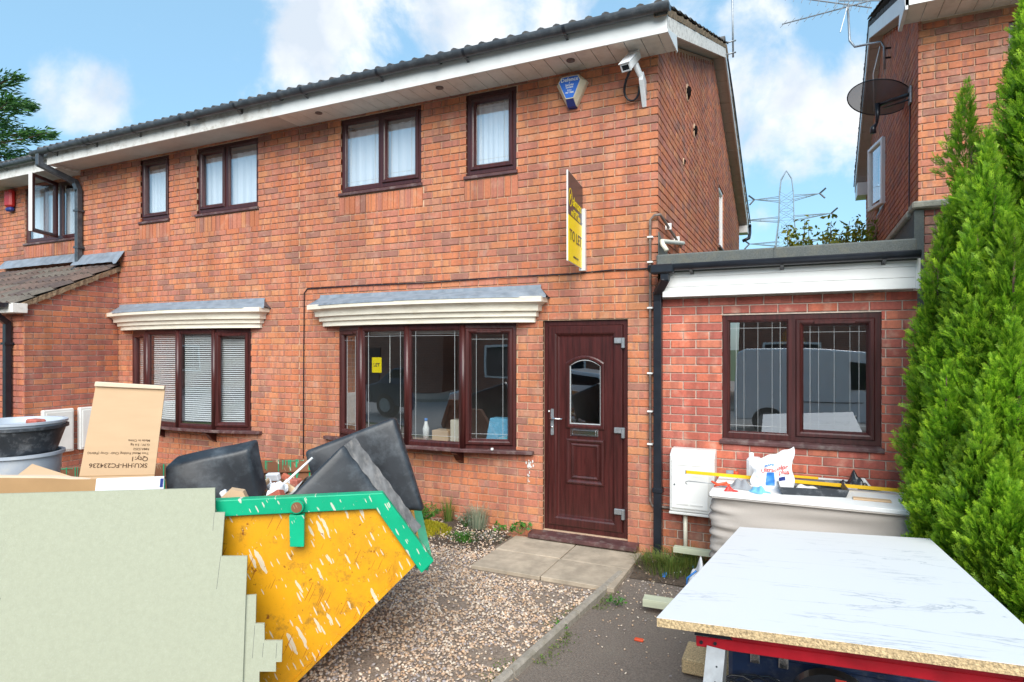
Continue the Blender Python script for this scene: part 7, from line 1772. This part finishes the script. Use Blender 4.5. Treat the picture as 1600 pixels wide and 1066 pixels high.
for i, (x, y, lab) in enumerate(((-36, -19, 'brick house across the road at the far end of the street'), (-27, -18, 'brick house across the road, one before the far end of the street'), (-19, -19, 'brick house across the road opposite the far left house'), (-10.5, -18, 'brick house across the road with its gable to the street'), (-2, -19, 'brick house across the road behind the silver car'), (6.5, -18, 'brick house across the road behind the van'), (15, -19, 'brick house across the road, furthest right behind the camera'))):
    t = thing('brick_house', (x + 3.6, y - 4, 0), lab, 'house', 'houses across the road')
    build('wall', MB().box(x, x + 7.3, y - 8, y, 0, 4.9), FBm, t)
    if i % 2: mb = MB().add([(x - .2, y + .3, 4.8), (x + 7.5, y + .3, 4.8), (x + 3.65, y + .3, 7.4), (x - .2, y - 8, 4.8), (x + 7.5, y - 8, 4.8), (x + 3.65, y - 8, 7.4)], [(0, 3, 5, 2), (1, 4, 5, 2)]); build('gable', MB().add([(x, y, 4.9), (x + 7.3, y, 4.9), (x + 3.65, y, 7.3)], [(0, 1, 2)]), FBm, t)
    else: mb = MB().add([(x - .2, y + .4, 4.75), (x + 7.5, y + .4, 4.75), (x + 7.5, y - 4, 7.2), (x - .2, y - 4, 7.2), (x - .2, y - 8.4, 4.75), (x + 7.5, y - 8.4, 4.75)], [(0, 1, 2, 3), (3, 2, 5, 4)])
    build('roof', mb, 'tile', t)
    for (a, b, z0, z1) in ((.8, 2.2, 3.3, 4.4), (4.8, 6.2, 3.3, 4.4), (.8, 2.8, .8, 2.1)):
        f_ = build('window', MB().box(x + a, x + b, y, y + .05, z0, z1), 'white', t); build('pane', MB().box(x + a + .08, x + b - .08, y + .051, y + .06, z0 + .08, z1 - .08), 'car_glass', t)
    build('door', MB().box(x + 4.2, x + 5.2, y, y + .05, 0, 2.05), 'rosewood', t)

# dead leaves and litter on the soil and the gravel's edge
P, D = [], []
for k in range(520):
    x = random.uniform(-3.7, -1.0); y = -.05 - abs(random.gauss(0, .28))
    if x > -2.6 and x < -1.3 and y < -.06: continue
    z = .02 + .075 * math.sin(max(0, min(1, (y + .62) / .62 * 1.3)) * 1.5) * (1 if x < -2.65 else .3)
    P.append((x, y, z + .004)); D.append((random.gauss(0, 1), random.gauss(0, 1), random.gauss(.1, .2)))
M['dead_leaf'] = foliage('dead_leaf', [(.42, .30, .16), (.30, .17, .09), (.55, .45, .30), (.22, .13, .08)])
tag(leaf_cloud('dead_leaves', np.array(P), np.array(D), .032, 'dead_leaf', None, 44, wid=.55, kind='stuff'), 'dry leaves and husks littering the soil along the house wall', 'leaves')
def area_bed(r, n):
    x = r.uniform(-4.2, -2.6, n); y = -r.uniform(.0, .62, n)
    return np.stack([x, y, .022 + .075 * np.sin(np.clip((y + .62) / .62 * 1.3, 0, 1) * 1.5)], -1)
tag(stones('stone_litter', 1300, area_bed, .009, 0, 'gravel', 19), 'scattered stones lying in the soil bed under the bow window', 'stone chips')
